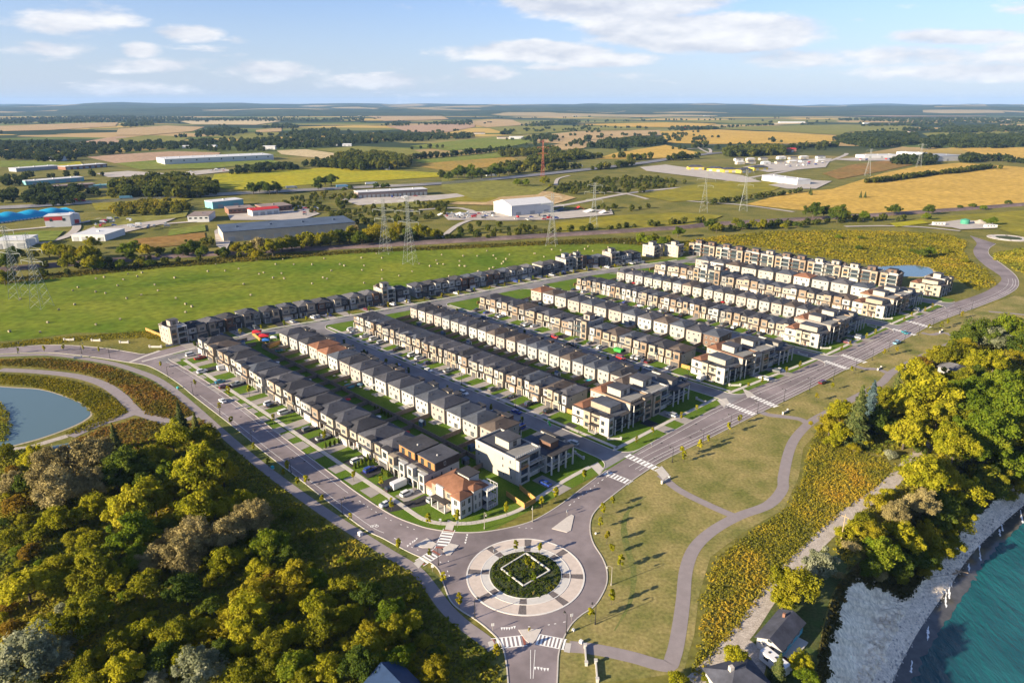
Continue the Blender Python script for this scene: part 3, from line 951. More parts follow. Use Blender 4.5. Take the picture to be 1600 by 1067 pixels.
C_FRONT = {  # name: colour of the front masonry
    'beige stone': (0.279, 0.230, 0.176), 'grey stone': (0.207, 0.198, 0.184), 'white stucco': (0.360, 0.347, 0.324), 'tan brick': (0.215, 0.160, 0.115),
    'brown brick': (0.135, 0.077, 0.054), 'charcoal brick': (0.068, 0.065, 0.068), 'sand brick': (0.255, 0.205, 0.155), 'cream stone': (0.324, 0.284, 0.225)}
C_SIDE = {'cream': (0.333, 0.310, 0.270), 'white': (0.360, 0.351, 0.338), 'brown': (0.135, 0.090, 0.068), 'pale grey': (0.288, 0.284, 0.279), 'rosy': (0.306, 0.261, 0.230)}
C_ROOF = {'charcoal': (0.056, 0.058, 0.070), 'grey': (0.088, 0.087, 0.096), 'brown': (0.088, 0.070, 0.060), 'slate': (0.062, 0.070, 0.088), 'terracotta': (0.195, 0.095, 0.058), 'dark': (0.044, 0.044, 0.05)}
MF = {k: mat('front ' + k, c, var=.13, scale=1.3, rough=.9) for k, c in C_FRONT.items()}
MS = {k: mat('siding ' + k, c, var=.05, scale=.35, rough=.8) for k, c in C_SIDE.items()}
MR = {k: mat('roof ' + k, c, var=.13, scale=.9, scale2=.11, rough=.92, spec=.15) for k, c in C_ROOF.items()}
M_trim = mat('white_trim', (0.46, 0.45, 0.43), var=.03, scale=1, rough=.6)
M_dtrim = mat('dark_trim', (0.045, 0.042, 0.042), var=.05, scale=1, rough=.6)
M_wood = mat('cedar_panel', (0.30, 0.155, 0.06), var=.15, scale=1.4, rough=.7)
M_garage = mat('garage_dark', (0.075, 0.072, 0.075), var=.1, scale=1.5, rough=.6)
M_garage2 = mat('garage_white', (0.52, 0.50, 0.47), var=.05, scale=1.5, rough=.6)
M_door = mat('front_door', (0.10, 0.05, 0.035), var=.2, scale=1, rough=.5)
M_deck = mat('deck_wood', (0.24, 0.17, 0.115), var=.12, scale=1.5, rough=.9)
M_found = mat('foundation', (0.30, 0.29, 0.275), var=.08, scale=1, rough=.95)
M_terrace = mat('terrace_floor', (0.20, 0.195, 0.185), var=.1, scale=.8, rough=.9)
M_glass = bpy.data.materials.new('window_glass')
M_glass.use_nodes = True
_b = M_glass.node_tree.nodes['Principled BSDF']
_b.inputs['Base Color'].default_value = (0.030, 0.040, 0.050, 1)
_b.inputs['Roughness'].default_value = 0.06
_b.inputs['Specular IOR Level'].default_value = 0.8
M_rail = bpy.data.materials.new('rail_glass')
M_rail.use_nodes = True
_b = M_rail.node_tree.nodes['Principled BSDF']
_b.inputs['Base Color'].default_value = (0.10, 0.13, 0.14, 1)
_b.inputs['Roughness'].default_value = 0.05
_b.inputs['Alpha'].default_value = 0.45
_WIN = {}
def win_mesh(w, h, frame='white', mull=1):
    k = (w, h, frame, mull)
    if k not in _WIN:
        m = MB()
        f = .09
        m.box(-w / 2, -.06, 0, -w / 2 + f, .05, h); m.box(w / 2 - f, -.06, 0, w / 2, .05, h)
        m.box(-w / 2 + f, -.06, 0, w / 2 - f, .05, f); m.box(-w / 2 + f, -.06, h - f, w / 2 - f, .05, h)
        for i in range(mull):
            x = -w / 2 + (i + 1) * w / (mull + 1)
            m.box(x - .035, -.055, f, x + .035, .04, h - f)
        m.mi = 1
        m.box(-w / 2 + f, -.015, f, w / 2 - f, .03, h - f)
        _WIN[k] = m.mesh('window', mats=[M_trim if frame == 'white' else M_dtrim, M_glass])
    return _WIN[k]
def garage_mesh(w, white):
    k = ('g', w, white)
    if k not in _WIN:
        m = MB()
        n = 4
        for i in range(n):
            m.box(-w / 2, -.05, .03 + i * 2.2 / n, w / 2, .05, (i + 1) * 2.2 / n)
        m.mi = 1
        c = max(2, int(w / .8))
        for i in range(c):
            x = -w / 2 + (i + .5) * w / c
            m.box(x - .25, -.065, 1.75, x + .25, -.04, 2.08)
        _WIN[k] = m.mesh('garage_door', mats=[M_garage2 if white else M_garage, M_glass])
    return _WIN[k]
def door_mesh():
    if 'door' not in _WIN:
        m = MB()
        m.box(-.52, -.05, 0, .52, .05, 2.2)
        m.mi = 1
        m.box(-.3, -.065, .9, .3, -.04, 2.0)
        _WIN['door'] = m.mesh('front_door', mats=[M_door, M_glass])
    return _WIN['door']
MDK = mat('dark_siding', (0.060, 0.048, 0.042), var=.08, scale=.5, rough=.85)
class House:
    """parts of one house design; each: (name, mesh, slot key or None, location, rotation z, parent index)"""
    def __init__(self):
        self.parts = []
    def part(self, name, mb, key, parent=None):
        self.parts.append((name, mb.mesh(name), key, (0, 0, 0), 0, parent))
        return len(self.parts) - 1
    def put(self, name, me, loc, rz=0.0, parent=None):
        self.parts.append((name, me, None, loc, rz, parent))
        return len(self.parts) - 1
    def window(self, x, y, z, w, h, side='f', frame='white', mull=1, parent=None):
        rz = {'f': 0, 'b': math.pi, 'l': -math.pi / 2, 'r': math.pi / 2}[side]
        off = {'f': (0, -.012), 'b': (0, .012), 'l': (-.012, 0), 'r': (.012, 0)}[side]
        return self.put('window', win_mesh(w, h, frame, mull), (x + off[0], y + off[1], z), rz, parent)
def build_house(design, name, loc, rz, mats, label, cat, group=None):
    root = thing(name, (loc[0], loc[1], 0), rz, label, cat, group)
    made = []
    for (nm, me, key, l, r, par) in design.parts:
        o = bpy.data.objects.new(nm, me)
        link(o, made[par] if par is not None else root)
        o.location = l
        o.rotation_euler = (0, 0, r)
        if key is not None:
            if len(me.materials) == 0:
                me.materials.append(None)
            o.material_slots[0].link = 'OBJECT'
            o.material_slots[0].material = mats[key]
        made.append(o)
    return root
def two_storey(w, d, var, seed):
    """detached house, front on y=0 facing -Y"""
    r = random.Random(seed)
    H = House()
    E = 6.3 + r.uniform(-.15, .25)
    flip = var % 2 == 1
    def fx(a, b_=None):
        return (a if not flip else w - a) if b_ is None else ((a, b_) if not flip else (w - b_, w - a))
    gf = .58 if w > 7.5 else .55          # share of the garage
    y_body = 3.2
    body = MB().box(0, y_body, .35, w, d, E)
    H.part('wall', body, 'side')
    fo = MB().box(-.03, y_body - .02, 0, w + .03, d + .03, .35)
    H.part('foundation', fo, 'found')
    g0, g1 = fx(0, w * gf)
    gb = MB().box(g0, 1.0, 0, g1, y_body + .01, 3.15)
    H.part('garage_wall', gb, 'front')
    gw = min(4.9, w * gf - .8)
    if gw > 3.4:
        H.put('garage_door', garage_mesh(round(gw, 1), var % 3 == 0), ((g0 + g1) / 2, .985, .02))
    else:
        H.put('garage_door', garage_mesh(2.6, var % 3 == 0), ((g0 + g1) / 2, .985, .02))
    p0, p1 = fx(w * gf, w)
    style = var % 6
    if style in (0, 1, 4):
        t0, t1 = fx(.25, w * .50)
        top = E + (1.15 if style != 4 else .55)
        H.part('front_bay', MB().box(t0, 1.7, 3.15, t1, y_body + 1.0, top), 'front')
        H.part('parapet_cap', MB().box(t0 - .18, 1.5, top, t1 + .18, y_body + 1.15, top + .22), 'dtrim')
        H.window((t0 + t1) / 2, 1.7, 4.1, round(min(2.4, (t1 - t0) * .62), 1), 1.7, mull=2)
        s0, s1 = fx(w * .50, w * gf)
        sk = MB().hip(g0, 1.0, g1, 1.7, 3.15, .01, .25)
        H.part('garage_roof', MB().box(g0 - .2, .8, 3.15, g1 + .2, 1.69, 3.36), 'roof')
        q0, q1 = fx(w * .53, w - .2)
        H.part('upper_front', MB().box(q0, y_body - .45, 3.3, q1, y_body + .02, E - .05), 'front2')
        H.window((q0 + q1) / 2, y_body - .45, 4.1, round(min(1.9, (q1 - q0) * .6), 1), 1.6, mull=1)
    elif style in (2, 5):
        t0, t1 = fx(.15, w * .42)
        top = E + .8
        H.part('front_bay', MB().box(t0, 1.5, 3.15, t1, y_body + .6, top), 'front')
        H.part('parapet_cap', MB().box(t0 - .15, 1.35, top, t1 + .15, y_body + .7, top + .2), 'dtrim')
        H.window((t0 + t1) / 2, 1.5, 3.9, round((t1 - t0) * .55, 1), 2.0, mull=1, frame='dark')
        u0, u1 = fx(w * .62, w - .1)
        H.part('side_bay', MB().box(u0, 2.2, 0.0, u1, y_body + .6, top - .35), 'front2')
        H.part('parapet_cap', MB().box(u0 - .12, 2.05, top - .35, u1 + .12, y_body + .7, top - .17), 'dtrim')
        H.window((u0 + u1) / 2, 2.2, 3.9, round(min(1.6, (u1 - u0) * .5), 1), 1.7, mull=1)
        b0, b1 = fx(w * .42 + .02, w * .62 - .02)
        bal = MB().box(b0, 1.2, 3.15, b1, y_body, 3.32)
        bi = H.part('balcony', bal, 'dtrim')
        rl = MB().box(b0 + .05, 1.22, 3.32, b1 - .05, 1.27, 4.25)
        H.part('railing', rl, 'rail', bi)
        H.window((b0 + b1) / 2, y_body, 3.4, round(max(1.0, abs(b1 - b0) * .7), 1), 2.1, mull=1, frame='dark')
    else:
        H.part('front_bay', MB().box(.1, 2.0, 3.15, w - .1, y_body + .05, E + .02), 'front')
        t0, t1 = fx(.3, w * .40)
        top = E + 1.0
        H.part('raised_bay', MB().box(t0, 1.6, 3.15, t1, y_body + .8, top), 'front2')
        H.part('parapet_cap', MB().box(t0 - .15, 1.45, top, t1 + .15, y_body + .95, top + .2), 'dtrim')
        H.window((t0 + t1) / 2, 1.6, 4.0, round(min(2.0, (t1 - t0) * .6), 1), 1.8, mull=1)
        q0, q1 = fx(w * .46, w - .4)
        for xx in (.28, .75):
            H.window(q0 + (q1 - q0) * xx, 2.0, 4.1, 1.1, 1.6, mull=0)
        H.part('garage_roof', MB().hip(g0, 1.0, g1, 2.0, 3.15, .35, .25), 'roof')
    e0, e1 = p0 + .15, p1 - .1
    po = MB().box(e0, 1.4, 2.95, e1, y_body - .01, 3.2)
    pi_ = H.part('portico_roof', po, 'roof' if style % 2 else 'dtrim')
    for xx in (e0 + .2, e1 - .2):
        H.part('column', MB().box(xx - .17, 1.5, .2, xx + .17, 1.84, 2.95), 'trim', pi_)
    H.part('porch_floor', MB().box(e0, 1.4, 0, e1, y_body - .03, .2), 'found')
    H.put('front_door', door_mesh(), ((e0 + e1) / 2, y_body - .04, .36))
    H.part('roof', MB().hip(0, y_body - .3, w, d, E, (1.75 if w > 8 else 1.45) + r.uniform(-.15, .2), .42), 'roof')
    for k in range(2):
        xx, yy = w * (.3 if k else .66), y_body + (d - y_body) * (.35 + .3 * k)
        H.part('roof_vent', MB().box(xx - .16, yy - .16, E + .6, xx + .16, yy + .16, E + 1.62), 'dtrim')
    nw = 2 if w < 8 else 3
    for k in range(nw):
        xx = w * (k + .6) / (nw + .2)
        H.window(xx, d, 4.05, 1.0 if k != 1 else 1.3, 1.3, 'b', mull=1 if k == 1 else 0)
    H.window(w * .35, d, .45, 2.2, 2.2, 'b', mull=2)
    H.window(w * .78, d, 1.3, 1.2, 1.3, 'b', mull=1)
    dk = MB().box(w * .12, d + .02, 0, w * .58, d + 2.2, .28)
    dk.box(w * .2, d + 2.2, 0, w * .5, d + 2.6, .14)
    H.part('rear_step', dk, 'found')
    for sd, xx in (('l', 0), ('r', w)):
        for yy, zz, hh in ((y_body + 2.2, 4.2, 1.2), (d - 2.5, 4.2, 1.2), (y_body + 5.0, 1.4, 1.1)):
            H.window(xx, yy + r.uniform(-.6, .6), zz, .8, hh, sd, mull=0)
    tr = MB()
    tr.box(-.05, y_body + .1, 3.05, w + .05, d + .05, 3.2)
    H.part('band_board', tr, 'side2')
    for xx in (.1, w - .1):
        H.part('downpipe', MB().box(xx - .05, d + .01, .3, xx + .05, d + .11, E), 'dtrim')
    return H
def three_storey(w, d, var, seed):
    """flat-roofed modern house with a roof terrace and stair penthouse, front on y=0 facing -Y"""
    r = random.Random(seed)
    H = House()
    E = 8.9
    flip = var % 2 == 1
    def fx(a, b_=None):
        return (a if not flip else w - a) if b_ is None else ((a, b_) if not flip else (w - b_, w - a))
    style = var % 4
    H.part('wall', MB().box(0, 2.6, 0, w, d, E), 'side')
    H.part('roof', MB().box(.25, 2.8, E, w - .25, d - .2, E + .06), 'roof')
    pr = MB().box(-.06, 2.5, E - .02, w + .06, 2.8, E + .62).box(-.06, d - .2, E - .02, w + .06, d + .06, E + .62)
    pr.box(-.06, 2.81, E - .02, .24, d - .21, E + .62).box(w - .24, 2.81, E - .02, w + .06, d - .21, E + .62)
    H.part('parapet', pr, 'front2')
    t0, t1 = fx(.1, w * .42)
    top = E + (1.0 if style != 2 else .3)
    H.part('front_tower', MB().box(t0, .9, 0, t1, 2.9, top), 'front')
    H.part('parapet_cap', MB().box(t0 - .14, .76, top, t1 + .14, 3.0, top + .22), 'dtrim')
    H.part('accent_panel', MB().box(t0 + (t1 - t0) * .12, .84, 5.6, t1 - (t1 - t0) * .12, .899, 6.4), 'dtrim' if style % 2 else 'wood')
    for z in (.9, 3.7, 6.5):
        H.window((t0 + t1) / 2, .9, z, round((t1 - t0) * .6, 1), 1.8, mull=1, frame='dark')
    b0, b1 = fx(w * .42 + .03, w - .05)
    for z in (3.05, 5.9):
        bi = H.part('balcony', MB().box(b0, .6, z, b1, 2.59, z + .2), 'dtrim' if style % 2 else 'trim')
        H.part('railing', MB().box(b0 + .05, .64, z + .2, b1 - .05, .70, z + 1.2), 'rail', bi)
        H.window((b0 + b1) / 2, 2.6, z + .25, round(abs(b1 - b0) * .72, 1), 2.2, mull=3, frame='dark')
    if style in (0, 3):
        for xx in (b0 + .15, b1 - .15):
            H.part('column', MB().box(xx - .16, .66, 0, xx + .16, .98, E + .2), 'trim')
        H.part('canopy', MB().box(b0 - .1, .4, E + .1, b1 + .1, 2.49, E + .32), 'trim' if style == 0 else 'dtrim')
    H.put('garage_door', garage_mesh(round(min(4.6, abs(b1 - b0) * .75), 1), style == 2), ((b0 + b1) / 2, 2.58, .02))
    h0, h1 = fx(w * .30, w * .78)
    pi_ = H.part('penthouse', MB().box(h0, d * .42, E + .06, h1, d * .72, E + 2.9), 'side')
    H.part('penthouse_roof', MB().box(h0 - .3, d * .42 - .3, E + 2.9, h1 + .3, d * .72 + .3, E + 3.12), 'roof', pi_)
    H.window((h0 + h1) / 2, d * .42, E + .5, 1.6, 1.9, 'f', frame='dark', parent=None)
    H.part('terrace_floor', MB().box(.4, 3.0, E + .065, w - .4, d * .40, E + .12), 'terrace')
    gr_ = MB()
    k = int(w / .9)
    for i in range(k):
        gr_.box(.3 + i * (w - .6) / k, 2.55, E + .62, .3 + (i + .55) * (w - .6) / k, 2.63, E + 1.15)
    gr_.box(.2, 2.53, E + 1.15, w - .2, 2.67, E + 1.25)
    H.part('terrace_rail', gr_, 'trim' if style % 2 == 0 else 'dtrim')
    if var % 3 == 0:
        H.part('rear_roof', MB().hip(0, d * .74, w, d - .2, E + .05, 1.7, .3), 'tile')
    for sd, xx in (('l', 0), ('r', w)):
        for yy in (4.5, 8.0, d - 2.2):
            for zz in (1.2, 4.1, 6.8):
                H.window(xx, yy + (.4 if zz > 4 else 0), zz, .7, 1.4, sd, mull=0)
    nw = max(2, int(w / 3.2))
    for k in range(nw):
        for zz in (.9, 3.9, 6.7):
            H.window(w * (k + .5) / nw, d, zz, 1.3, 1.5, 'b', mull=1)
    return H
def stepped_house(w, d, var):
    """two pale storeys with tall glazing, a dark third storey set back behind a balcony"""
    H = House()
    H.part('wall', MB().box(0, 2.4, 0, w, d, 6.1), 'side')
    t0, t1 = (.1, 3.4)
    for (a, b_, key, top) in ((.1, 3.2, 'front', 6.7), (w - 3.0, w - .05, 'front2', 6.5)):
        H.part('front_bay', MB().box(a, .8, 0, b_, 2.7, top), key)
        H.window((a + b_) / 2, .8, 3.7, 1.6, 2.2, mull=1, frame='dark')
        H.window((a + b_) / 2, .8, .7, 1.5, 1.9, mull=1, frame='dark')
    bi = H.part('balcony', MB().box(3.25, .4, 3.1, w - 3.05, 2.39, 3.35), 'trim')
    H.part('railing', MB().box(3.3, .45, 3.35, w - 3.1, .51, 4.3), 'rail', bi)
    for xx in (3.45, w - 3.25):
        H.part('column', MB().box(xx - .15, .5, 0, xx + .15, .8, 3.1), 'trim')
    H.window(w / 2, 2.4, 3.5, 2.4, 2.4, mull=2, frame='dark')
    H.put('garage_door', garage_mesh(2.6, False), (w / 2, 2.38, .02))
    H.part('roof_terrace', MB().box(.1, 2.75, 6.1, w - .1, 5.4, 6.2), 'terrace')
    H.part('terrace_rail', MB().box(.2, 2.72, 6.2, w - .2, 2.8, 7.15), 'dtrim')
    H.part('upper_storey', MB().box(.05, 5.5, 6.1, w - .05, d - .05, 9.0), 'dark')
    H.part('wood_front', MB().box(.3, 5.38, 6.25, w - .3, 5.49, 8.85), 'wood')
    for xx in (.28, .68):
        H.window(w * xx, 5.37, 6.4, 1.7, 2.1, mull=1, frame='dark')
    H.part('roof', MB().box(-.15, 5.2, 9.0, w + .15, d + .1, 9.25), 'roof')
    H.part('roof_vent', MB().box(w * .6, 9, 9.25, w * .6 + .4, 9.4, 9.7), 'trim')
    for sd, xx in (('l', 0), ('r', w)):
        for yy, zz in ((4, 4), (8, 4), (12, 4), (6, 1.2), (11, 1.2)):
            H.window(xx, yy, zz, .8, 1.3, sd, mull=0)
        H.window(.05 if sd == 'l' else w - .05, 9.5, 7.0, .8, 1.4, sd, mull=0)
    for k in range(3):
        H.window(w * (k + .5) / 3, d, 4.0, 1.2, 1.4, 'b', mull=1)
    return H
def corner_left(w, d, seed):
    """two-storey flat-roofed corner house; long side wall (x=0) faces the side street, front (y=0) faces the lakeside road"""
    H = House()
    E = 6.6
    H.part('wall', MB().box(1.5, 2.0, 0, w, d, E), 'side')
    H.part('roof', MB().box(1.3, 1.8, E, w + .2, d + .2, E + .2), 'roof')
    for (y0, y1, x0, top, key, cap) in ((2.0, 5.2, .4, 7.6, 'front2', True), (5.4, 9.6, .9, 7.0, 'front', False), (9.8, 13.0, .2, 7.4, 'front', True), (13.2, d - .2, .8, 6.9, 'front2', True)):
        H.part('side_bay', MB().box(x0, y0, 0, 1.52, y1, top), key)
        if y0 in (5.4, 13.2):
            H.part('canopy', MB().box(x0 - .7, y0 + .2, 3.25 if y0 > 6 else 5.9, x0 - .012, y1 - .2, 3.45 if y0 > 6 else 6.1), 'dtrim')
        H.part('parapet_cap', MB().box(x0 - .12, y0 - .1, top, 2.4, y1 + .1, top + .2), 'dtrim')
        H.window(x0, (y0 + y1) / 2, 4.2, 1.5, 1.6, 'l', mull=1, frame='dark')
        H.window(x0, (y0 + y1) / 2, 1.0, 1.5, 1.7, 'l', mull=1, frame='dark')
    po = H.part('portico_roof', MB().box(-1.3, 5.6, 3.1, .88, 9.4, 3.35), 'dtrim')
    for yy in (5.8, 9.2):
        H.part('column', MB().box(-1.2, yy - .15, .2, -.9, yy + .15, 3.1), 'trim', po)
    H.part('porch_floor', MB().box(-1.3, 5.6, 0, .88, 9.4, .2), 'found')
    H.put('front_door', door_mesh(), (.88, 7.5, .22), -math.pi / 2)
    H.put('garage_door', garage_mesh(2.8, True), (.78, (13.2 + d - .2) / 2 + 1.5, .02), -math.pi / 2)
    t = MB().box(.2, .6, 0, 3.2, 2.05, 7.9)
    H.part('front_tower', t, 'front2')
    H.part('parapet_cap', MB().box(.05, .45, 7.9, 3.35, 2.2, 8.1), 'dtrim')
    for zz in (.8, 4.2):
        H.window(1.7, .6, zz, 1.7, 2.4, 'f', mull=1, frame='dark')
    H.part('balcony', MB().box(3.6, .1, 3.2, w - .2, 1.99, 3.42), 'dtrim')
    for xx in (3.9, (3.9 + w - .4) / 2, w - .4):
        H.part('column', MB().box(xx - .2, .15, 0, xx + .2, .55, 6.6), 'trim')
    H.part('canopy', MB().box(3.5, -.1, 6.6, w, 1.79, 6.85), 'dtrim')
    for zz in (.4, 3.6):
        H.window((3.6 + w) / 2, 2.0, zz, round((w - 4.2) * .9, 1), 2.5, 'f', mull=3, frame='dark')
    pp = H.part('penthouse', MB().box(w * .45, 4.5, E + .2, w - .3, d * .72, E + 2.6), 'front')
    H.part('penthouse_roof', MB().box(w * .45 - .2, 4.3, E + 2.6, w - .1, d * .72 + .2, E + 2.8), 'roof', pp)
    H.part('rear_roof', MB().hip(1.6, d * .74, w, d, E + .2, 1.1, .2), 'tile')
    for k in range(3):
        H.window(w * (k + .8) / 3.6 + .6, d, 4.0, 1.2, 1.4, 'b', mull=1)
    for yy in (5, 9, 12):
        H.window(w, yy, 4.2, .8, 1.3, 'r', mull=0)
    return H
def corner_right(w, d, seed):
    """corner house with tall white piers to the lake road and a flat roof; x=w is the street side"""
    H = House()
    E = 6.7
    H.part('wall', MB().box(0, 2.2, 0, w - 1.2, d, E), 'side')
    H.part('roof', MB().box(-.15, 2.0, E, w - 1.0, d + .2, E + .2), 'roof')
    H.part('side_wall', MB().box(w - 1.2, 4.5, 0, w, d - 1, E + .9), 'front2')
    H.part('parapet_cap', MB().box(w - 1.35, 4.35, E + .9, w + .15, d - .85, E + 1.1), 'dtrim')
    for yy in (6, 9.5, d - 3):
        for zz in (.9, 4.1):
            H.window(w, yy, zz, 1.2, 1.7, 'r', mull=1, frame='dark')
    for xx in (.5, w * .33, w * .62, w - 1.0):
        H.part('column', MB().box(xx - .22, -.2, 0, xx + .22, .24, E + .3), 'trim')
    H.part('canopy', MB().box(.1, -.5, E + .3, w - .5, 1.99, E + .58), 'dtrim')
    H.part('balcony', MB().box(.2, .1, 3.2, w - .8, 2.19, 3.42), 'trim')
    H.part('railing', MB().box(.8, .14, 3.42, w - 1.3, .2, 4.4), 'rail')
    for k in range(3):
        for zz in (.4, 3.6):
            H.window(w * (k + .5) / 3.2, 2.2, zz, round(w / 3.2 * .7, 1), 2.4, 'f', mull=1, frame='dark')
    H.part('tower', MB().box(w * .30, 3.5, E + .2, w * .62, d * .55, E + 2.7), 'front')
    H.part('tower_roof', MB().box(w * .30 - .25, 3.25, E + 2.7, w * .62 + .25, d * .55 + .25, E + 2.92), 'dtrim')
    for yy in (4.5, 9):
        for zz in (1.2, 4.2):
            H.window(0, yy, zz, .9, 1.5, 'l', mull=0)
    for k in range(3):
        H.window((w - 1.2) * (k + .5) / 3, d, 4.0, 1.2, 1.4, 'b', mull=1)
    return H
_DESIGN = {}
def design(kind, w, d, var):
    k = (kind.__name__, round(w, 1), d, var)
    if k not in _DESIGN:
        _DESIGN[k] = kind(round(w, 1), d, var, hash(k[0]) % 100 * 0 + var * 7 + int(w * 10)) if kind in (two_storey, three_storey) else kind(round(w, 1), d, var)
    return _DESIGN[k]
def mats_for(front, side, roof, tile='brown', front2=None):
    return {'front': MF[front], 'side': MS[side], 'roof': MR[roof], 'found': M_found, 'trim': M_trim, 'dtrim': M_dtrim, 'rail': M_rail, 'terrace': M_terrace,
            'front2': MF[front2] if front2 else MS['white'], 'side2': MS['pale grey'] if side != 'brown' else MF['brown brick'], 'tile': MR[tile], 'wood': M_wood, 'dark': MF['brown brick'] if roof == 'brown' else MDK}
HOUSES = []      # records of every lot: dict(row, k, centre front point, direction, width ...)
drives = MB()
drives_dark = MB()
ROWNAME = {1: 'row beside the wood', 2: 'second row from the wood', 3: 'third row from the wood', 4: 'fourth row from the wood', 5: 'fifth row from the wood', 6: 'sixth row from the wood', 7: 'seventh row from the wood',
           8: 'eighth row from the wood', 9: 'ninth row from the wood', 10: 'tenth row from the wood', 11: 'row backing onto the scrub'}
FR = list(C_FRONT)
ROWS = {  # row: (v of the front, facing, depth, lot, house width, u_end (lake end), u_start, curb v)
    1: (-13.0, -1, 15.5, 10.35, 9.2, -27.6, -215.5, -25.7),
    2: (39.6, 1, 15.0, 9.65, 8.5, -33.5, -198.5, 46.3),
    3: (64.8, -1, 15.5, 7.2, 6.4, -36.0, -195.5, 54.3),
    4: (115.2, 1, 14.6, 7.3, 6.4, -33.5, -187.0, 123.3),
    5: (141.5, -1, 15.5, 9.5, 8.4, -31.0, -177.0, 131.3),
    6: (194.4, 1, 15.0, 10.3, 9.1, -31.0, -171.0, 200.6),
    7: (219.5, -1, 15.2, 8.2, 7.2, -14.0, -164.0, 208.6),
    8: (274.3, 1, 14.6, 7.6, 6.6, -12.5, -161.0, 279.0),
    9: (295.5, -1, 15.2, 10.8, 9.5, -10.5, -154.0, 287.0),
    10: (350.5, 1, 14.8, 12.8, 11.2, -12.5, -142.0, 351.5),
}
hr = random.Random(41)
def add_drive(poly, dark):
    (drives_dark if dark else drives).sheet(poly, 0.065 if not dark else 0.068)
for row, (vf, face, dep, lot, hw, ue, us, vc) in ROWS.items():
    n = int((ue - us) / lot)
    pool = {1: ['beige stone', 'sand brick', 'cream stone', 'white stucco', 'tan brick'], 3: ['sand brick', 'beige stone', 'cream stone', 'tan brick'], 5: ['beige stone', 'cream stone', 'tan brick', 'sand brick'],
            7: ['tan brick', 'sand brick', 'beige stone', 'white stucco'], 9: ['sand brick', 'tan brick', 'cream stone', 'beige stone']}.get(row, FR)
    rp = ['charcoal', 'charcoal', 'grey', 'slate', 'brown', 'dark'] if face < 0 else ['charcoal', 'brown', 'slate', 'charcoal', 'dark', 'grey', 'slate', 'slate', 'charcoal', 'brown', 'grey', 'charcoal', 'dark', 'slate', 'terracotta']
    sp = ['cream', 'white', 'cream', 'rosy', 'pale grey']
    last = None
    for k in range(n):
        u1 = ue - k * lot
        u0 = u1 - hw
        var = hr.randrange(6)
        front = hr.choice([c for c in pool if c != last]); last = front
        side = hr.choice(sp); roof = hr.choice(rp)
        front2 = hr.choice([None, 'cream stone', 'grey stone', 'white stucco', 'beige stone'])
        ord_ = 'first' if k == 0 else ordinal(k + 1)
        dv = hr.uniform(-.5, .5)
        if row == 1 and k == 0:
            kind = 'tall'
        if face < 0:
            loc, rz = S(u0, vf + dv), GRID
            fdir = -1
        else:
            loc, rz = S(u1, vf + dv), GRID + math.pi
        big = (row == 1 and k in (0, 1)) or (row == 9 and k in (8, 9)) or (row == 5 and k == 6)
        D = design(stepped_house if row == 1 and big else three_storey if big else two_storey, hw, dep, (k + 1 if big else var))
        if row == 1 and k == 0:
            side = 'white'; front = 'white stucco'
        if row == 6 and k == 0:
            side, front, roof = 'brown', 'sand brick', 'slate'
        seen = front if face < 0 else side + '-walled'
        stor = 'three-storey' if big else 'house,'
        label = f"{seen} house with {roof} roof, {ord_} from the lake end, {ROWNAME[row]}"
        mm = mats_for(front, side, roof, 'terracotta', front2)
        root = build_house(D, 'detached_house', loc, rz, mm, label, 'house', f'houses in the {ROWNAME[row]}')
        HOUSES.append(dict(row=row, k=k, u0=u0, u1=u1, vf=vf + dv, face=face, vc=vc, w=hw, flip=var % 2 == 1, label=label, ord=ord_, root=root, seen=seen))
        fl = (var % 2 == 1) ^ (face > 0)
        dw = min(5.4, hw * .6)
        a0 = (u0 + .2) if not fl else (u1 - .2 - dw)
        vg = vf + dv + face * -1.0
        dark = hr.random() < .22
        ex = .5 if hr.random() < .4 else 0.0
        pts = [(a0, vg), (a0 + dw, vg), (a0 + dw + ex, vc), (a0 - ex, vc)]
        if row == 1:  # leave the sidewalk bay free
            add_drive([S(a0, vg), S(a0 + dw, vg), S(a0 + dw, -19.7), S(a0, -19.7)], dark)
            add_drive([S(a0, -21.9), S(a0 + dw, -21.9), S(a0 + dw + ex, vc - .1), S(a0 - ex, vc - .1)], False)
        else:
            add_drive([S(*p) for p in pts], dark)
        HOUSES[-1]['drive'] = (a0, dw, vg)
nv = -17.0
k = 0
N_DIR = GRID + math.pi / 2
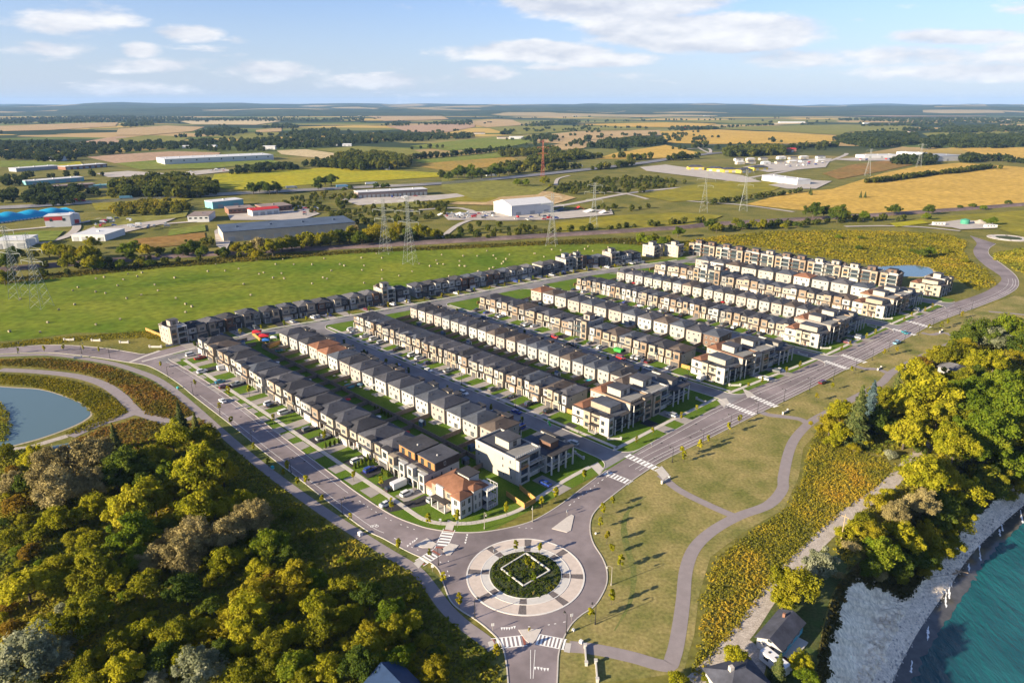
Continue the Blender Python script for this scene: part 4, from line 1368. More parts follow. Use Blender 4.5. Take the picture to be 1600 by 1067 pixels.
while nv < 322:
    hw = [8.8, 9.4, 8.6][k % 3]
    lot = hw + 1.25
    if k in (14, 24):
        nv += 3.0
    uf = north_u(nv + hw / 2) - 9.6
    front = hr.choice(['grey stone', 'white stucco', 'charcoal brick', 'cream stone', 'beige stone', 'brown brick'])
    side = hr.choice(['cream', 'white', 'pale grey', 'rosy']); roof = hr.choice(['charcoal', 'slate', 'dark', 'grey'])
    var = hr.randrange(6)
    big = k in (0, 12, 26, 27, 30)
    D = design(three_storey if big else two_storey, hw, 14.5 if not big else 13.5, (k if big else var))
    slope = (north_u(nv + 12) - north_u(nv - 4)) / 16
    rz = N_DIR - math.atan(slope)
    label = f"{front} house with {roof} roof, {ordinal(k + 1)} from the pond along the hay field"
    mm = mats_for(front, side, roof, 'brown', hr.choice([None, 'grey stone', 'charcoal brick', 'white stucco']))
    root = build_house(D, 'detached_house', S(uf, nv), rz, mm, label, 'house', 'houses along the hay field')
    dw = 5.2
    fl = var % 2 == 1
    a0 = nv + (.2 if not fl else hw - dw - .2)
    add_drive([S(uf - 1, a0), S(uf - 1, a0 + dw), S(north_u(nv) + 3.0, a0 + dw), S(north_u(nv) + 3.0, a0)], hr.random() < .3)
    HOUSES.append(dict(row=0, k=k, u=uf, v0=nv, w=hw, label=label, ord=ordinal(k + 1), root=root, seen=front, drive=(a0, dw, uf)))
    nv += lot
    k += 1
uu = -8.0
for k in range(13):
    hw = 11.0
    front = hr.choice(['cream stone', 'sand brick', 'tan brick', 'beige stone'])
    side = hr.choice(['brown', 'cream', 'rosy', 'brown']); roof = hr.choice(['charcoal', 'dark', 'slate'])
    D = design(three_storey, hw, 14.0, k % 6)
    label = f"tall {front} house, {ordinal(k + 1)} from the lake end, {ROWNAME[11]}"
    root = build_house(D, 'terrace_house', S(uu - hw, 372.5 + hr.uniform(-.6, .6)), GRID, mats_for(front, side, roof, 'brown', hr.choice([None, 'white stucco', 'beige stone'])), label, 'house', 'tall houses backing onto the scrub')
    add_drive([S(uu - 6.2, 374), S(uu - .8, 374), S(uu - .8, 360), S(uu - 6.2, 360)], False)
    HOUSES.append(dict(row=11, k=k, u0=uu - hw, u1=uu, vf=372.5, face=-1, vc=360, w=hw, label=label, ord=ordinal(k + 1), root=root, seen='tall ' + front, drive=(uu - 6.2, 5.4, 374)))
    uu -= 12.4
for k, (u, v) in enumerate(((-172, 352), (-160, 366))):
    build_house(design(three_storey, 11.0, 14.0, k + 1), 'terrace_house', S(u - 6, v - 10), N_DIR, mats_for('cream stone', 'cream', 'charcoal', 'brown', 'white stucco'),
                f"tall cream house with flat roof, {('by the north road bend', 'beside the scrub corner')[k]}, hay field", 'house', 'houses along the hay field')
BLOCKS = [(2, 60.6, 50.3), (3, 137.6, 127.3), (4, 215.2, 204.6), (5, 293.2, 283.0)]
STN = {2: 'second', 3: 'third', 4: 'fourth', 5: 'fifth'}
for bi, v0, vs in BLOCKS:
    for j, (dv, hw, dep, kind) in enumerate(((0.0, 12.6, 19.5, corner_left), (14.2, 12.2, 22.5, three_storey), (27.4, 12.2, 22.0, three_storey), (41.2, 12.4, 20.0, corner_right))):
        v = v0 + dv
        uf = art_u(v + 6) - (13.2 if j in (0, 3) else 12.2)
        fronts = [['beige stone', 'cream stone', 'cream stone', 'beige stone'][bi - 2], ['sand brick', 'white stucco', 'sand brick', 'tan brick'][bi - 2], ['cream stone', 'cream stone', 'grey stone', 'beige stone'][bi - 2], 'grey stone'][j]
        side = ['white', ['cream', 'cream', 'rosy', 'cream'][bi - 2], 'cream', 'white'][j]
        roof = ['slate', 'charcoal', 'charcoal', 'slate'][j]
        f2 = ['white stucco', ['tan brick', 'brown brick', 'grey stone', 'tan brick'][bi - 2], ['white stucco', 'grey stone', 'tan brick', 'white stucco'][bi - 2], 'white stucco'][j]
        D = design(kind, hw, dep, ([0, 3, 6, 1][j] if kind is three_storey else bi))
        desc = ['flat-roofed corner house', 'tall house with roof terrace and tiled rear', 'tall house with white balconies', 'corner house with tall white piers'][j]
        label = f"{fronts} {desc}, {STN[bi]} block from the roundabout"
        rz = N_DIR - math.atan((art_u(v + 8) - art_u(v)) / 8)
        root = build_house(D, 'corner_house' if j in (0, 3) else 'terrace_house', S(uf, v), rz, mats_for(fronts, side, roof, ['terracotta', 'terracotta', 'brown', 'brown'][j], f2), label, 'house', 'houses facing the lakeside road')
        if j in (1, 2):
            a0 = v + (4.8 if j == 1 else 3.6)
            add_drive([S(uf - 1, a0), S(uf - 1, a0 + 5), S(art_u(v) - 7.0, a0 + 5), S(art_u(v) - 7.0, a0)], j == 1 and bi == 2)
            add_drive([S(art_u(v) - 5.3, a0), S(art_u(v) - 5.3, a0 + 5), S(art_u(v) - .1, a0 + 5.3), S(art_u(v) - .1, a0 - .3)], False)
            HOUSES.append(dict(row=20 + bi, k=j, label=label, root=root, seen=fronts, ord='', drive=(a0, 5, uf), blk=bi))
        elif j == 0:
            add_drive([S(uf - 15.0, vs + 4.0), S(uf - 19.5, vs + 4.0), S(uf - 19.5, v), S(uf - 15.0, v)], True)
build_house(design(corner_left, 12.6, 19.5, 9), 'corner_house', S(art_u(372) - 11, 369), N_DIR - .09, mats_for('cream stone', 'white', 'brown', 'terracotta', 'cream stone'), 'cream flat-roofed corner house standing alone beside the small far pond', 'house')
build_house(design(three_storey, 11.0, 15.0, 3), 'terrace_house', S(art_u(384) - 12, 383.5), N_DIR - .09, mats_for('cream stone', 'cream', 'charcoal', 'brown', 'white stucco'), 'tall cream house with terrace behind the lone corner house, by the pond path', 'house')
def terracotta_house():
    H = House()
    E = 6.5
    H.part('wall', MB().box(0, 0, 0, 10.5, 14.0, E), 'front')
    H.part('wing', MB().box(1.0, 14.0, 0, 8.5, 19.0, 3.4), 'front')
    H.part('wing_roof', MB().hip(1.0, 14.05, 8.5, 19.0, 3.4, 1.4, .35), 'roof')
    H.part('roof', MB().hip(0, 0, 10.5, 14.0, E, 2.5, .45), 'roof')
    H.part('corner_bay', MB().box(-1.2, -.6, 0, 3.6, 3.4, E), 'side')
    H.part('bay_roof', MB().hip(-1.2, -.6, 3.6, 3.4, E, 1.3, .3), 'roof')
    H.part('stair_tower', MB().box(4.2, -.8, 0, 7.6, 2.2, E + .9), 'side')
    H.part('tower_roof', MB().hip(4.2, -.8, 7.6, 2.2, E + .9, 1.0, .25), 'roof')
    pe = H.part('penthouse', MB().box(6.2, 3.4, E + .2, 10.3, 8.6, E + 3.2), 'side')
    H.part('penthouse_roof', MB().box(5.8, 3.0, E + 3.2, 10.7, 9.0, E + 3.5), 'dark', pe)
    for xx in (4.9, 6.6):
        for zz in (1.0, 4.0):
            H.window(xx, -.8, zz, .9, 2.0, 'f', mull=1)
    for zz in (1.0, 4.0):
        H.window(.2, -.6, zz, 1.5, 1.9, 'f', mull=1); H.window(2.5, -.6, zz, 1.2, 1.9, 'f', mull=0)
        H.window(-1.2, 1.4, zz, 1.5, 1.9, 'l', mull=1)
        for yy in (6.0, 8.8, 11.8):
            H.window(0, yy, zz, 1.3, 1.7, 'l', mull=1)
    b0, b1 = 7.9, 12.4
    for z in (0, 3.1, 6.3):
        bi = H.part('balcony', MB().box(b0, -3.0, z, b1, 2.0 if z < 6 else 3.3, z + .22), 'trim' if z else 'found')
        rl = MB()
        for i in range(6):
            x = b0 + .1 + i * (b1 - b0 - .2) / 5
            rl.box(x - .07, -2.95, z + .22, x + .07, -2.81, z + 1.2)
        for i in range(4):
            yy = -2.9 + i * 1.55
            rl.box(b1 - .16, yy - .07, z + .22, b1 - .02, yy + .07, z + 1.2)
        rl.box(b0, -2.98, z + 1.2, b1, -2.80, z + 1.32); rl.box(b1 - .2, -2.79, z + 1.2, b1, 1.95, z + 1.32)
        H.part('railing', rl, 'trim', bi)
    for x in (b0 + .2, b1 - .2):
        H.part('column', MB().box(x - .18, -2.9, .22, x + .18, -2.54, 3.1), 'trim')
        H.part('column', MB().box(x - .18, -2.9, 3.32, x + .18, -2.54, 6.3), 'trim')
    for zz in (.3, 3.4):
        H.window(10.2, -.012, zz, 3.4, 2.4, 'f', mull=2, frame='dark')
    H.part('back_room', MB().box(10.5, .0, 0, 12.0, 9.0, 6.3), 'front')
    pr = H.part('portico_roof', MB().box(-2.6, 5.0, 3.1, -.02, 11.6, 3.4), 'dark')
    for yy in (5.2, 8.3, 11.4):
        H.part('column', MB().box(-2.5, yy - .16, .3, -2.18, yy + .16, 3.1), 'trim', pr)
    H.part('porch_floor', MB().box(-2.6, 5.0, 0, -.02, 11.6, .3), 'found')
    H.part('front_block', MB().box(-.5, 8.0, 3.4, .02, 11.4, E + .5), 'side')
    H.put('garage_door', garage_mesh(2.8, True), (.99, 16.5, .02), -math.pi / 2)
    H.put('front_door', door_mesh(), (-.03, 8.4, .32), -math.pi / 2)
    return H
build_house(terracotta_house(), 'corner_house', S(-9.2, -12.2), N_DIR + .02, dict(mats_for('sand brick', 'white', 'terracotta'), dark=M_dtrim), 'brick corner house with terracotta hip roof and white balconies above the roundabout', 'house')
build_house(design(three_storey, 12.0, 22.0, 2), 'terrace_house', S(-8.5, 12.5), N_DIR, mats_for('white stucco', 'cream', 'charcoal', 'brown', 'white stucco'), 'tall white house with roof terrace beside the wooden fence at the roundabout', 'house')
build_house(design(corner_right, 12.4, 16.0, 5), 'corner_house', S(-6.8, 25.0), N_DIR, mats_for('brown brick', 'white', 'slate', 'brown', 'white stucco'), 'white corner house with brown roof deck, first street corner above the roundabout', 'house')
add_drive([S(-9, 18.3), S(-9, 23.3), S(-2.2, 23.3), S(-2.2, 18.3)], False)
add_drive([S(-.6, 18.0), S(-.6, 23.6), S(3.4, 24), S(3.4, 17.8)], False)
add_drive([S(-27, -12.5), S(-27, -16.5), S(-31.5, -26.1), S(-26.8, -26.3), S(-22.5, -16.5), S(-22.5, -12.5)], True)
structure('driveway', drives.mesh('drives'), M_drive)
structure('asphalt_driveway', drives_dark.mesh('drives_dark'), M_black)
LEAF = {
    'yellow-green': leaf_mat('leaf yellow-green', [(0.12, 0.14, 0.01), (0.245, 0.245, 0.014), (0.39, 0.355, 0.022), (0.5, 0.43, 0.04)]),
    'olive': leaf_mat('leaf olive', [(0.085, 0.102, 0.011), (0.17, 0.178, 0.014), (0.265, 0.248, 0.018), (0.36, 0.31, 0.025)]),
    'green': leaf_mat('leaf green', [(0.058, 0.096, 0.011), (0.112, 0.165, 0.014), (0.185, 0.228, 0.018), (0.27, 0.28, 0.025)]),
    'dark green': leaf_mat('leaf dark green', [(0.04, 0.066, 0.013), (0.07, 0.106, 0.017), (0.115, 0.148, 0.02), (0.16, 0.185, 0.025)]),
    'golden': leaf_mat('leaf golden', [(0.12, 0.11, 0.01), (0.235, 0.205, 0.014), (0.35, 0.295, 0.02), (0.44, 0.365, 0.035)]),
    'tan': leaf_mat('leaf tan', [(0.13, 0.108, 0.045), (0.225, 0.185, 0.075), (0.32, 0.262, 0.11), (0.4, 0.335, 0.16)], trans=.2),
    'silver': leaf_mat('leaf silver', [(0.105, 0.122, 0.062), (0.19, 0.208, 0.115), (0.3, 0.312, 0.19), (0.43, 0.43, 0.31)]),
    'orange': leaf_mat('leaf orange', [(.10, .070, .014), (.19, .125, .018), (.28, .175, .022), (.36, .25, .04)]),
    'blue-grey': leaf_mat('needles blue', [(0.030, 0.051, 0.054), (0.054, 0.086, 0.089), (0.092, 0.124, 0.124), (0.135, 0.162, 0.162)], trans=.1),
    'spruce': leaf_mat('needles green', [(0.027, 0.043, 0.016), (0.061, 0.078, 0.024), (0.115, 0.121, 0.035), (0.162, 0.162, 0.047)], trans=.1),
}
M_bark = mat('bark', (0.085, 0.068, 0.052), var=.2, scale=1.5, rough=1)
def quads(C, Nrm, size, rng, aspect=1.5):
    """leaf quads at centres C with rough normals Nrm"""
    n = len(C)
    Nrm = Nrm / np.maximum(np.linalg.norm(Nrm, axis=1, keepdims=True), 1e-6)
    r = rng.normal(size=(n, 3))
    T = np.cross(Nrm, r)
    T /= np.maximum(np.linalg.norm(T, axis=1, keepdims=True), 1e-6)
    B = np.cross(Nrm, T)
    s = (size * rng.uniform(.6, 1.35, n))[:, None]
    V = np.stack([C - T * s * .5 * aspect, C - B * s * .42, C + T * s * .5 * aspect, C + B * s * .42], 1).reshape(-1, 3)
    return V, np.arange(4 * n, dtype=np.int32).reshape(-1, 4)
def crown_points(rng, shape, nl, per):
    """unit crown: centres and normals; radius about 1, base near z 0, top about z 2"""
    Cs, Ns, Ts = [], [], []
    seed_ = rng.uniform(0, 6)
    for k in range(nl):
        if shape == 'round':
            d = rng.normal(size=3); d /= np.linalg.norm(d)
            d[2] = abs(d[2]) * 1.0 - .30
            rr = rng.uniform(.45, .92)
            c = d * rr * np.array([1, 1, .92]) + np.array([0, 0, .98])
            lr = rng.uniform(.20, .42)
            if k % 5 == 0:
                rr = rng.uniform(.92, 1.18); lr = rng.uniform(.12, .22); d[2] = abs(d[2])
                c = d * rr * np.array([1, 1, .92]) + np.array([0, 0, .98])
            c = c * np.array([1 + .2 * math.sin(seed_ + 2.1 * d[0]), 1 + .2 * math.cos(seed_ * 1.7 + 2.3 * d[1]), 1 + .14 * math.sin(seed_ * .7 + 3 * d[0])])
        elif shape == 'tall':
            z = rng.uniform(.3, 2.7)
            w = .62 * math.sin(math.pi * min(1, (z + .15) / 3.0)) ** .6
            a = rng.uniform(0, 6.28)
            c = np.array([math.cos(a) * w * rng.uniform(.4, .9), math.sin(a) * w * rng.uniform(.4, .9), z])
            lr = rng.uniform(.22, .34)
        elif shape == 'spread':
            a = rng.uniform(0, 6.28); r = math.sqrt(rng.uniform(.02, 1)) * .85
            c = np.array([math.cos(a) * r, math.sin(a) * r, .95 + .45 * (1 - r) + rng.uniform(-.22, .18)])
            lr = rng.uniform(.20, .34)
        elif shape == 'shrub':
            a = rng.uniform(0, 6.28); r = math.sqrt(rng.uniform(.02, 1)) * .75
            c = np.array([math.cos(a) * r, math.sin(a) * r, .25 + .55 * (1 - r * r) + rng.uniform(-.1, .15)])
            lr = rng.uniform(.22, .36)
        d = rng.normal(size=(per, 3)); d /= np.linalg.norm(d, axis=1, keepdims=True)
        rad = lr * rng.uniform(.45, 1.05, per)[:, None]
        p = c + d * rad * np.array([1, 1, .85])
        keep = p[:, 2] > .03
        Cs.append(p[keep]); Ns.append((d + rng.normal(scale=.55, size=d.shape) + np.array([0, 0, .45]))[keep])
        Ts.append(np.clip(rng.normal(rng.uniform(.30, .70), .15, keep.sum()), 0, 1))
    return np.concatenate(Cs), np.concatenate(Ns), np.concatenate(Ts)
def conifer_points(rng, n):
    z = 3.2 * (1 - np.sqrt(rng.uniform(0, 1, n)))
    tier = .82 + .26 * np.sin(z * 14)
    r = (1 - z / 3.25) * .85 * tier * rng.uniform(.55, 1.05, n)
    a = rng.uniform(0, 6.283, n)
    C = np.stack([r * np.cos(a), r * np.sin(a), z + .15 - r * .18], 1)
    Nn = np.stack([np.cos(a), np.sin(a), np.full(n, .9)], 1) + rng.normal(scale=.5, size=(n, 3))
    return C, Nn, np.clip(rng.normal(.45, .18, n), 0, 1)
PROTO = {}
def proto(shape, variant):
    k = (shape, variant)
    if k in PROTO:
        return PROTO[k]
    rng = np.random.default_rng(hash((len(shape), variant, ord(shape[0]))) % 9999)
    tb = MB()
    if shape in ('conifer',):
        C, Nn, T = conifer_points(rng, 3600)
        V, Fq = quads(C, Nn, .105, rng, 2.0)
        tb.cyl(0, 0, -.1, 2.9, .07, .015, 6)
    elif shape == 'cedar':
        n = 420
        z = rng.uniform(0, 1, n)
        r = .22 * np.sqrt(np.sin(np.clip(z * .93 + .07, 0, 1) * math.pi)) * rng.uniform(.7, 1.05, n)
        a = rng.uniform(0, 6.283, n)
        C = np.stack([r * np.cos(a), r * np.sin(a), z], 1)
        Nn = np.stack([np.cos(a), np.sin(a), np.full(n, .4)], 1)
        T = np.clip(rng.normal(.5, .15, n), 0, 1)
        V, Fq = quads(C, Nn, .09, rng, 1.8)
        tb.cyl(0, 0, -.03, .5, .03, .01, 5)
    elif shape == 'young':
        C, Nn, T = crown_points(rng, 'tall', 12, 42)
        C = C * np.array([.30, .30, .26]) + np.array([0, 0, .30])
        V, Fq = quads(C, Nn, .085, rng)
        tb.cyl(0, 0, 0, .75, .016, .009, 6)
    else:
        nl, per, sz = {'round': (44, 190, .078), 'tall': (36, 160, .08), 'spread': (40, 150, .08), 'shrub': (22, 130, .09)}[shape]
        C, Nn, T = crown_points(rng, shape, nl, per)
        if variant >= 10:      # fine twiggy crown
            C = np.concatenate([C, C + rng.normal(scale=.05, size=C.shape)]); Nn = np.concatenate([Nn, rng.normal(size=Nn.shape)]); T = np.concatenate([T, T])
            V, Fq = quads(C, Nn, .046, rng, 2.6)
            T = T[:len(Fq)]
        else:
            V, Fq = quads(C, Nn, sz, rng)
        top = {'round': 1.0, 'tall': 1.9, 'spread': 1.0, 'shrub': .3}[shape]
        if shape != 'shrub':
            tb.bar((0, 0, -.15), (.02, .01, top * .55), .062, 7, .045)
            for q in range(6):
                a = q * 1.05 + rng.uniform(0, .5)
                h = top * rng.uniform(.35, .6)
                tb.bar((0.01, 0, h), (math.cos(a) * .5, math.sin(a) * .5, h + top * rng.uniform(.3, .6)), .035, 5, .010)
        else:
            for q in range(4):
                a = q * 1.6
                tb.bar((0, 0, -.05), (math.cos(a) * .35, math.sin(a) * .35, .5), .025, 4, .010)
    me = arrays_mesh('crown', V, Fq, np.repeat(T, 1)[:len(Fq)])
    PROTO[k] = (me, tb.mesh('trunk'))
    return PROTO[k]
TREES = []    # (root, px, py, kind text, region)
def tree(x, y, R, shape, colour, region, variant=None, zscale=1.0, name='tree', sink=0.0, group=None):
    variant = RNG.randrange(7) if variant is None else variant
    cm, tm = proto(shape, variant)
    z = ground_z(x, y) if x > 70 and y < 700 else 0.0
    root = bpy.data.objects.new(name, None)
    link(root)
    root.location = (x, y, z - sink)
    root.rotation_euler = (0, 0, RNG.uniform(0, 6.28))
    root.scale = (R, R * RNG.uniform(.9, 1.1), R * zscale)
    root['category'] = 'shrub' if shape == 'shrub' else 'tree'
    c = obj('crown', cm, None, root)
    if len(cm.materials) == 0:
        cm.materials.append(LEAF['olive'])
    c.material_slots[0].link = 'OBJECT'
    c.material_slots[0].material = LEAF[colour]
    if shape != 'shrub' or True:
        obj('stems' if shape == 'shrub' else 'trunk', tm, M_bark, root)
    TREES.append((root, x, y, R, shape, colour, region))
    if group:
        root['group'] = group
    return root
HT = {'round': 1.0, 'tall': 1.35, 'spread': .95, 'shrub': .45, 'conifer': 1.35}
ZS = {'round': .98, 'tall': .9, 'spread': .95, 'shrub': 1.0, 'conifer': 1.0}
def tree_px(u, v, r, shape, colour, region, variant=None, base=0.0, name=None, k=1.0):
    """a tree whose crown shows at (u, v) with radius r in the photo"""
    h = 4.0
    for _ in range(5):
        x, y = G(u, v, h + base)
        R = r * 1.12 * depth_at(x, y, h) / F_PX * k
        h = HT[shape] * R
        base = ground_z(x, y) if x > 70 and y < 700 else 0.0
    nm = name or {'conifer': 'spruce_tree', 'shrub': 'shrub', 'tall': 'tall_tree'}.get(shape, 'broadleaf_tree')
    return tree(x, y, R, shape, colour, region, variant, ZS[shape], nm)
Y_, O_, GR, DG, GO, TA, SI, OR, BG, SP = 'yellow-green', 'olive', 'green', 'dark green', 'golden', 'tan', 'silver', 'orange', 'blue-grey', 'spruce'
R_, T_, SH, CO, SD = 'round', 'tall', 'shrub', 'conifer', 'spread'
WEST = 'pond wood'
WOOD = [
    (179, 686, 13, CO, SP), (283, 661, 17, CO, SP), (306, 668, 13, CO, SP), (268, 684, 25, R_, Y_), (317, 680, 20, R_, O_), (305, 731, 37, R_, Y_), (206, 723, 31, R_, DG), (229, 718, 25, R_, O_),
    (231, 752, 19, R_, DG), (82, 731, 33, R_, TA), (132, 718, 34, R_, TA), (150, 750, 26, R_, TA), (93, 762, 33, R_, TA), (18, 754, 18, R_, TA), (43, 752, 18, R_, DG), (55, 710, 19, R_, Y_), (4, 706, 14, R_, O_),
    (27, 791, 23, SH, OR), (80, 811, 21, R_, Y_), (142, 793, 20, R_, Y_), (115, 815, 14, SH, Y_), (196, 793, 36, R_, Y_), (222, 772, 27, R_, Y_), (241, 783, 25, R_, O_), (216, 830, 31, R_, GR), (299, 793, 31, R_, Y_),
    (266, 824, 19, R_, DG), (309, 834, 27, R_, TA), (268, 844, 19, R_, TA), (140, 845, 20, SH, Y_), (41, 913, 33, R_, Y_), (87, 886, 27, R_, O_), (49, 863, 17, SH, OR), (134, 892, 34, R_, O_), (175, 907, 20, R_, Y_),
    (223, 911, 23, R_, O_), (218, 866, 21, R_, GR), (241, 872, 21, R_, TA), (289, 866, 30, R_, TA), (289, 923, 26, R_, DG), (132, 960, 35, R_, O_), (97, 960, 15, T_, SI), (62, 985, 26, R_, Y_), (41, 1026, 42, R_, SI),
    (78, 1030, 23, R_, SI), (103, 1002, 15, R_, SI), (175, 1008, 24, R_, O_), (223, 985, 24, R_, Y_), (276, 985, 27, R_, O_), (324, 979, 16, R_, Y_), (190, 1043, 30, R_, Y_), (128, 1043, 23, R_, O_), (247, 1030, 24, R_, DG),
    (285, 1035, 21, R_, Y_), (315, 1038, 33, R_, SI), (241, 1063, 16, R_, SI), (347, 737, 24, R_, GO), (334, 800, 18, R_, Y_), (378, 778, 17, R_, Y_), (357, 788, 15, R_, Y_), (402, 809, 25, R_, TA), (355, 829, 26, R_, TA),
    (382, 806, 21, R_, TA), (419, 848, 23, R_, GR), (354, 870, 23, R_, Y_), (400, 889, 18, R_, Y_), (448, 870, 16, R_, DG), (394, 927, 24, R_, GO), (452, 903, 27, R_, GO), (419, 907, 17, R_, OR),
    (499, 940, 24, R_, Y_), (472, 932, 18, R_, GO), (495, 905, 17, R_, GR), (538, 921, 21, R_, O_), (576, 932, 22, R_, DG), (553, 960, 15, R_, Y_), (388, 956, 31, R_, Y_), (357, 973, 23, R_, GO), (328, 985, 17, R_, GO),
    (382, 998, 23, R_, Y_), (419, 1010, 26, R_, O_), (417, 1041, 23, R_, O_), (454, 1037, 25, R_, GR), (452, 993, 19, R_, Y_), (495, 981, 26, R_, O_), (512, 1047, 23, R_, Y_), (526, 969, 21, R_, O_), (607, 956, 21, R_, GR),
    (582, 985, 19, R_, GO), (619, 981, 21, R_, O_), (578, 1010, 25, R_, O_), (623, 1026, 21, R_, GR), (557, 1035, 29, R_, DG), (592, 1033, 20, R_, O_), (642, 969, 17, R_, Y_), (680, 1050, 21, R_, GO), (660, 1003, 15, SH, O_),
    (18, 980, 18, SH, OR), (12, 950, 14, SH, OR), (340, 905, 20, SH, O_), (330, 945, 20, SH, DG), (12, 840, 20, SH, O_), (60, 838, 20, SH, O_), (330, 768, 18, R_, O_), (262, 740, 20, R_, GR), (256, 712, 17, R_, Y_), (180, 745, 24, R_, DG), (270, 765, 18, R_, O_), (176, 858, 18, SH, GR), (112, 842, 16, SH, O_), (470, 1060, 20, R_, O_), (370, 1055, 26, R_, O_), (345, 1020, 20, R_, DG), (150, 1065, 22, R_, O_), (96, 920, 20, R_, O_)]
WR = random.Random(3)
for (u, v, r, sh, co) in WOOD:
    tree_px(u, v, r, sh, co, WEST, variant=(10 + WR.randrange(2)) if co == TA else None)
wpoly = [(-20, 735), (130, 700), (300, 668), (340, 700), (430, 780), (540, 850), (640, 912), (690, 980), (720, 1067), (560, 1067), (-20, 1067)]
cnt = 0
while cnt < 78:
    u, v = WR.uniform(0, 720), WR.uniform(690, 1067)
    if not inside((u, v), wpoly) or any((u - a) ** 2 + (v - b_) ** 2 < (r * .8) ** 2 for (a, b_, r, _, _) in WOOD):
        continue
    tree_px(u, v, WR.uniform(6, 13), SH, WR.choice([O_, O_, GR, DG, Y_, OR if u < 120 else O_]), WEST)
    cnt += 1
EAST = 'lakeside wood'
LAKE = [
    (1441, 568, 15, SH, OR), (1466, 556, 18, R_, O_), (1489, 550, 21, R_, O_), (1513, 544, 17, R_, GO), (1507, 524, 19, R_, DG), (1534, 519, 23, R_, DG), (1557, 529, 19, R_, SI), (1585, 515, 27, R_, GR), (1524, 562, 19, R_, Y_), (1555, 564, 19, R_, Y_),
    (1530, 583, 15, R_, DG), (1598, 556, 14, R_, GO), (1435, 587, 28, R_, Y_), (1400, 610, 15, CO, SP), (1381, 624, 22, R_, O_), (1445, 620, 38, R_, Y_), (1476, 620, 25, R_, Y_), (1427, 641, 27, R_, Y_), (1468, 645, 27, R_, O_), (1340, 655, 27, CO, SP),
    (1359, 640, 23, CO, BG), (1315, 643, 21, R_, Y_), (1297, 665, 19, R_, GO), (1315, 676, 18, R_, Y_), (1379, 659, 23, R_, DG), (1416, 674, 28, R_, Y_), (1484, 684, 28, R_, Y_), (1524, 616, 29, R_, GR), (1559, 599, 29, R_, GR), (1587, 612, 27, R_, GR), (1563, 636, 33, R_, GR),
    (1528, 645, 29, R_, GR), (1592, 645, 27, R_, GR), (1538, 674, 33, R_, GR), (1579, 674, 31, R_, O_), (1493, 697, 27, R_, Y_), (1544, 690, 28, R_, GR), (1577, 709, 29, R_, GR), (1546, 719, 27, R_, O_), (1597, 690, 25, R_, DG), (1445, 740, 29, R_, Y_), (1472, 732, 23, R_, GO),
    (1503, 758, 27, R_, Y_), (1548, 754, 29, R_, DG), (1579, 725, 25, R_, GR), (1590, 757, 19, R_, GO), (1575, 776, 14, SH, Y_), (1371, 787, 19, SH, GO), (1387, 772, 13, SH, Y_), (1441, 785, 23, R_, TA), (1418, 826, 27, R_, Y_), (1445, 826, 20, R_, GO), (1338, 826, 17, SH, Y_), (1367, 831, 17, R_, GO),
    (1317, 833, 14, SH, Y_), (1472, 793, 27, R_, DG), (1493, 810, 25, R_, O_), (1466, 855, 25, R_, O_), (1385, 853, 29, R_, GR), (1427, 857, 27, R_, DG), (1404, 874, 24, R_, DG), (1447, 874, 19, R_, O_), (1357, 876, 17, R_, DG), (1484, 843, 20, R_, O_), (1392, 711, 11, SH, SI), (1280, 878, 25, R_, SI),
    (1242, 915, 30, R_, O_), (1224, 936, 17, R_, Y_), (1148, 1028, 19, R_, Y_), (1254, 1036, 18, R_, Y_), (1216, 1049, 17, CO, SP), (1260, 1056, 16, R_, GR), (1106, 1058, 11, SH, O_), (1060, 1062, 16, SH, Y_), (1500, 590, 20, R_, O_), (1505, 660, 22, R_, O_), (1350, 812, 15, SH, O_), (1330, 855, 13, SH, TA), (1400, 800, 18, R_, TA), (1460, 815, 20, R_, DG), (1510, 785, 20, R_, DG),
    (1410, 737, 12, SH, O_), (1430, 700, 16, SH, DG), (1350, 690, 12, SH, Y_), (1335, 700, 11, SH, GO), (1300, 690, 13, SH, Y_), (1610, 600, 26, R_, GR), (1615, 655, 26, R_, GR), (1618, 700, 28, R_, GR), (1620, 735, 26, R_, O_), (1612, 540, 25, R_, DG), (1500, 730, 18, R_, DG), (1520, 700, 20, R_, GR), (1375, 880, 14, SH, TA), (1310, 900, 9, SH, TA), (1405, 900, 14, SH, O_), (1440, 893, 14, SH, GO)]
for (u, v, r, sh, co) in LAKE:
    tree_px(u, v, r, sh, co, EAST, variant=(10 + WR.randrange(2)) if co == TA else None)
MID = 'rail side'
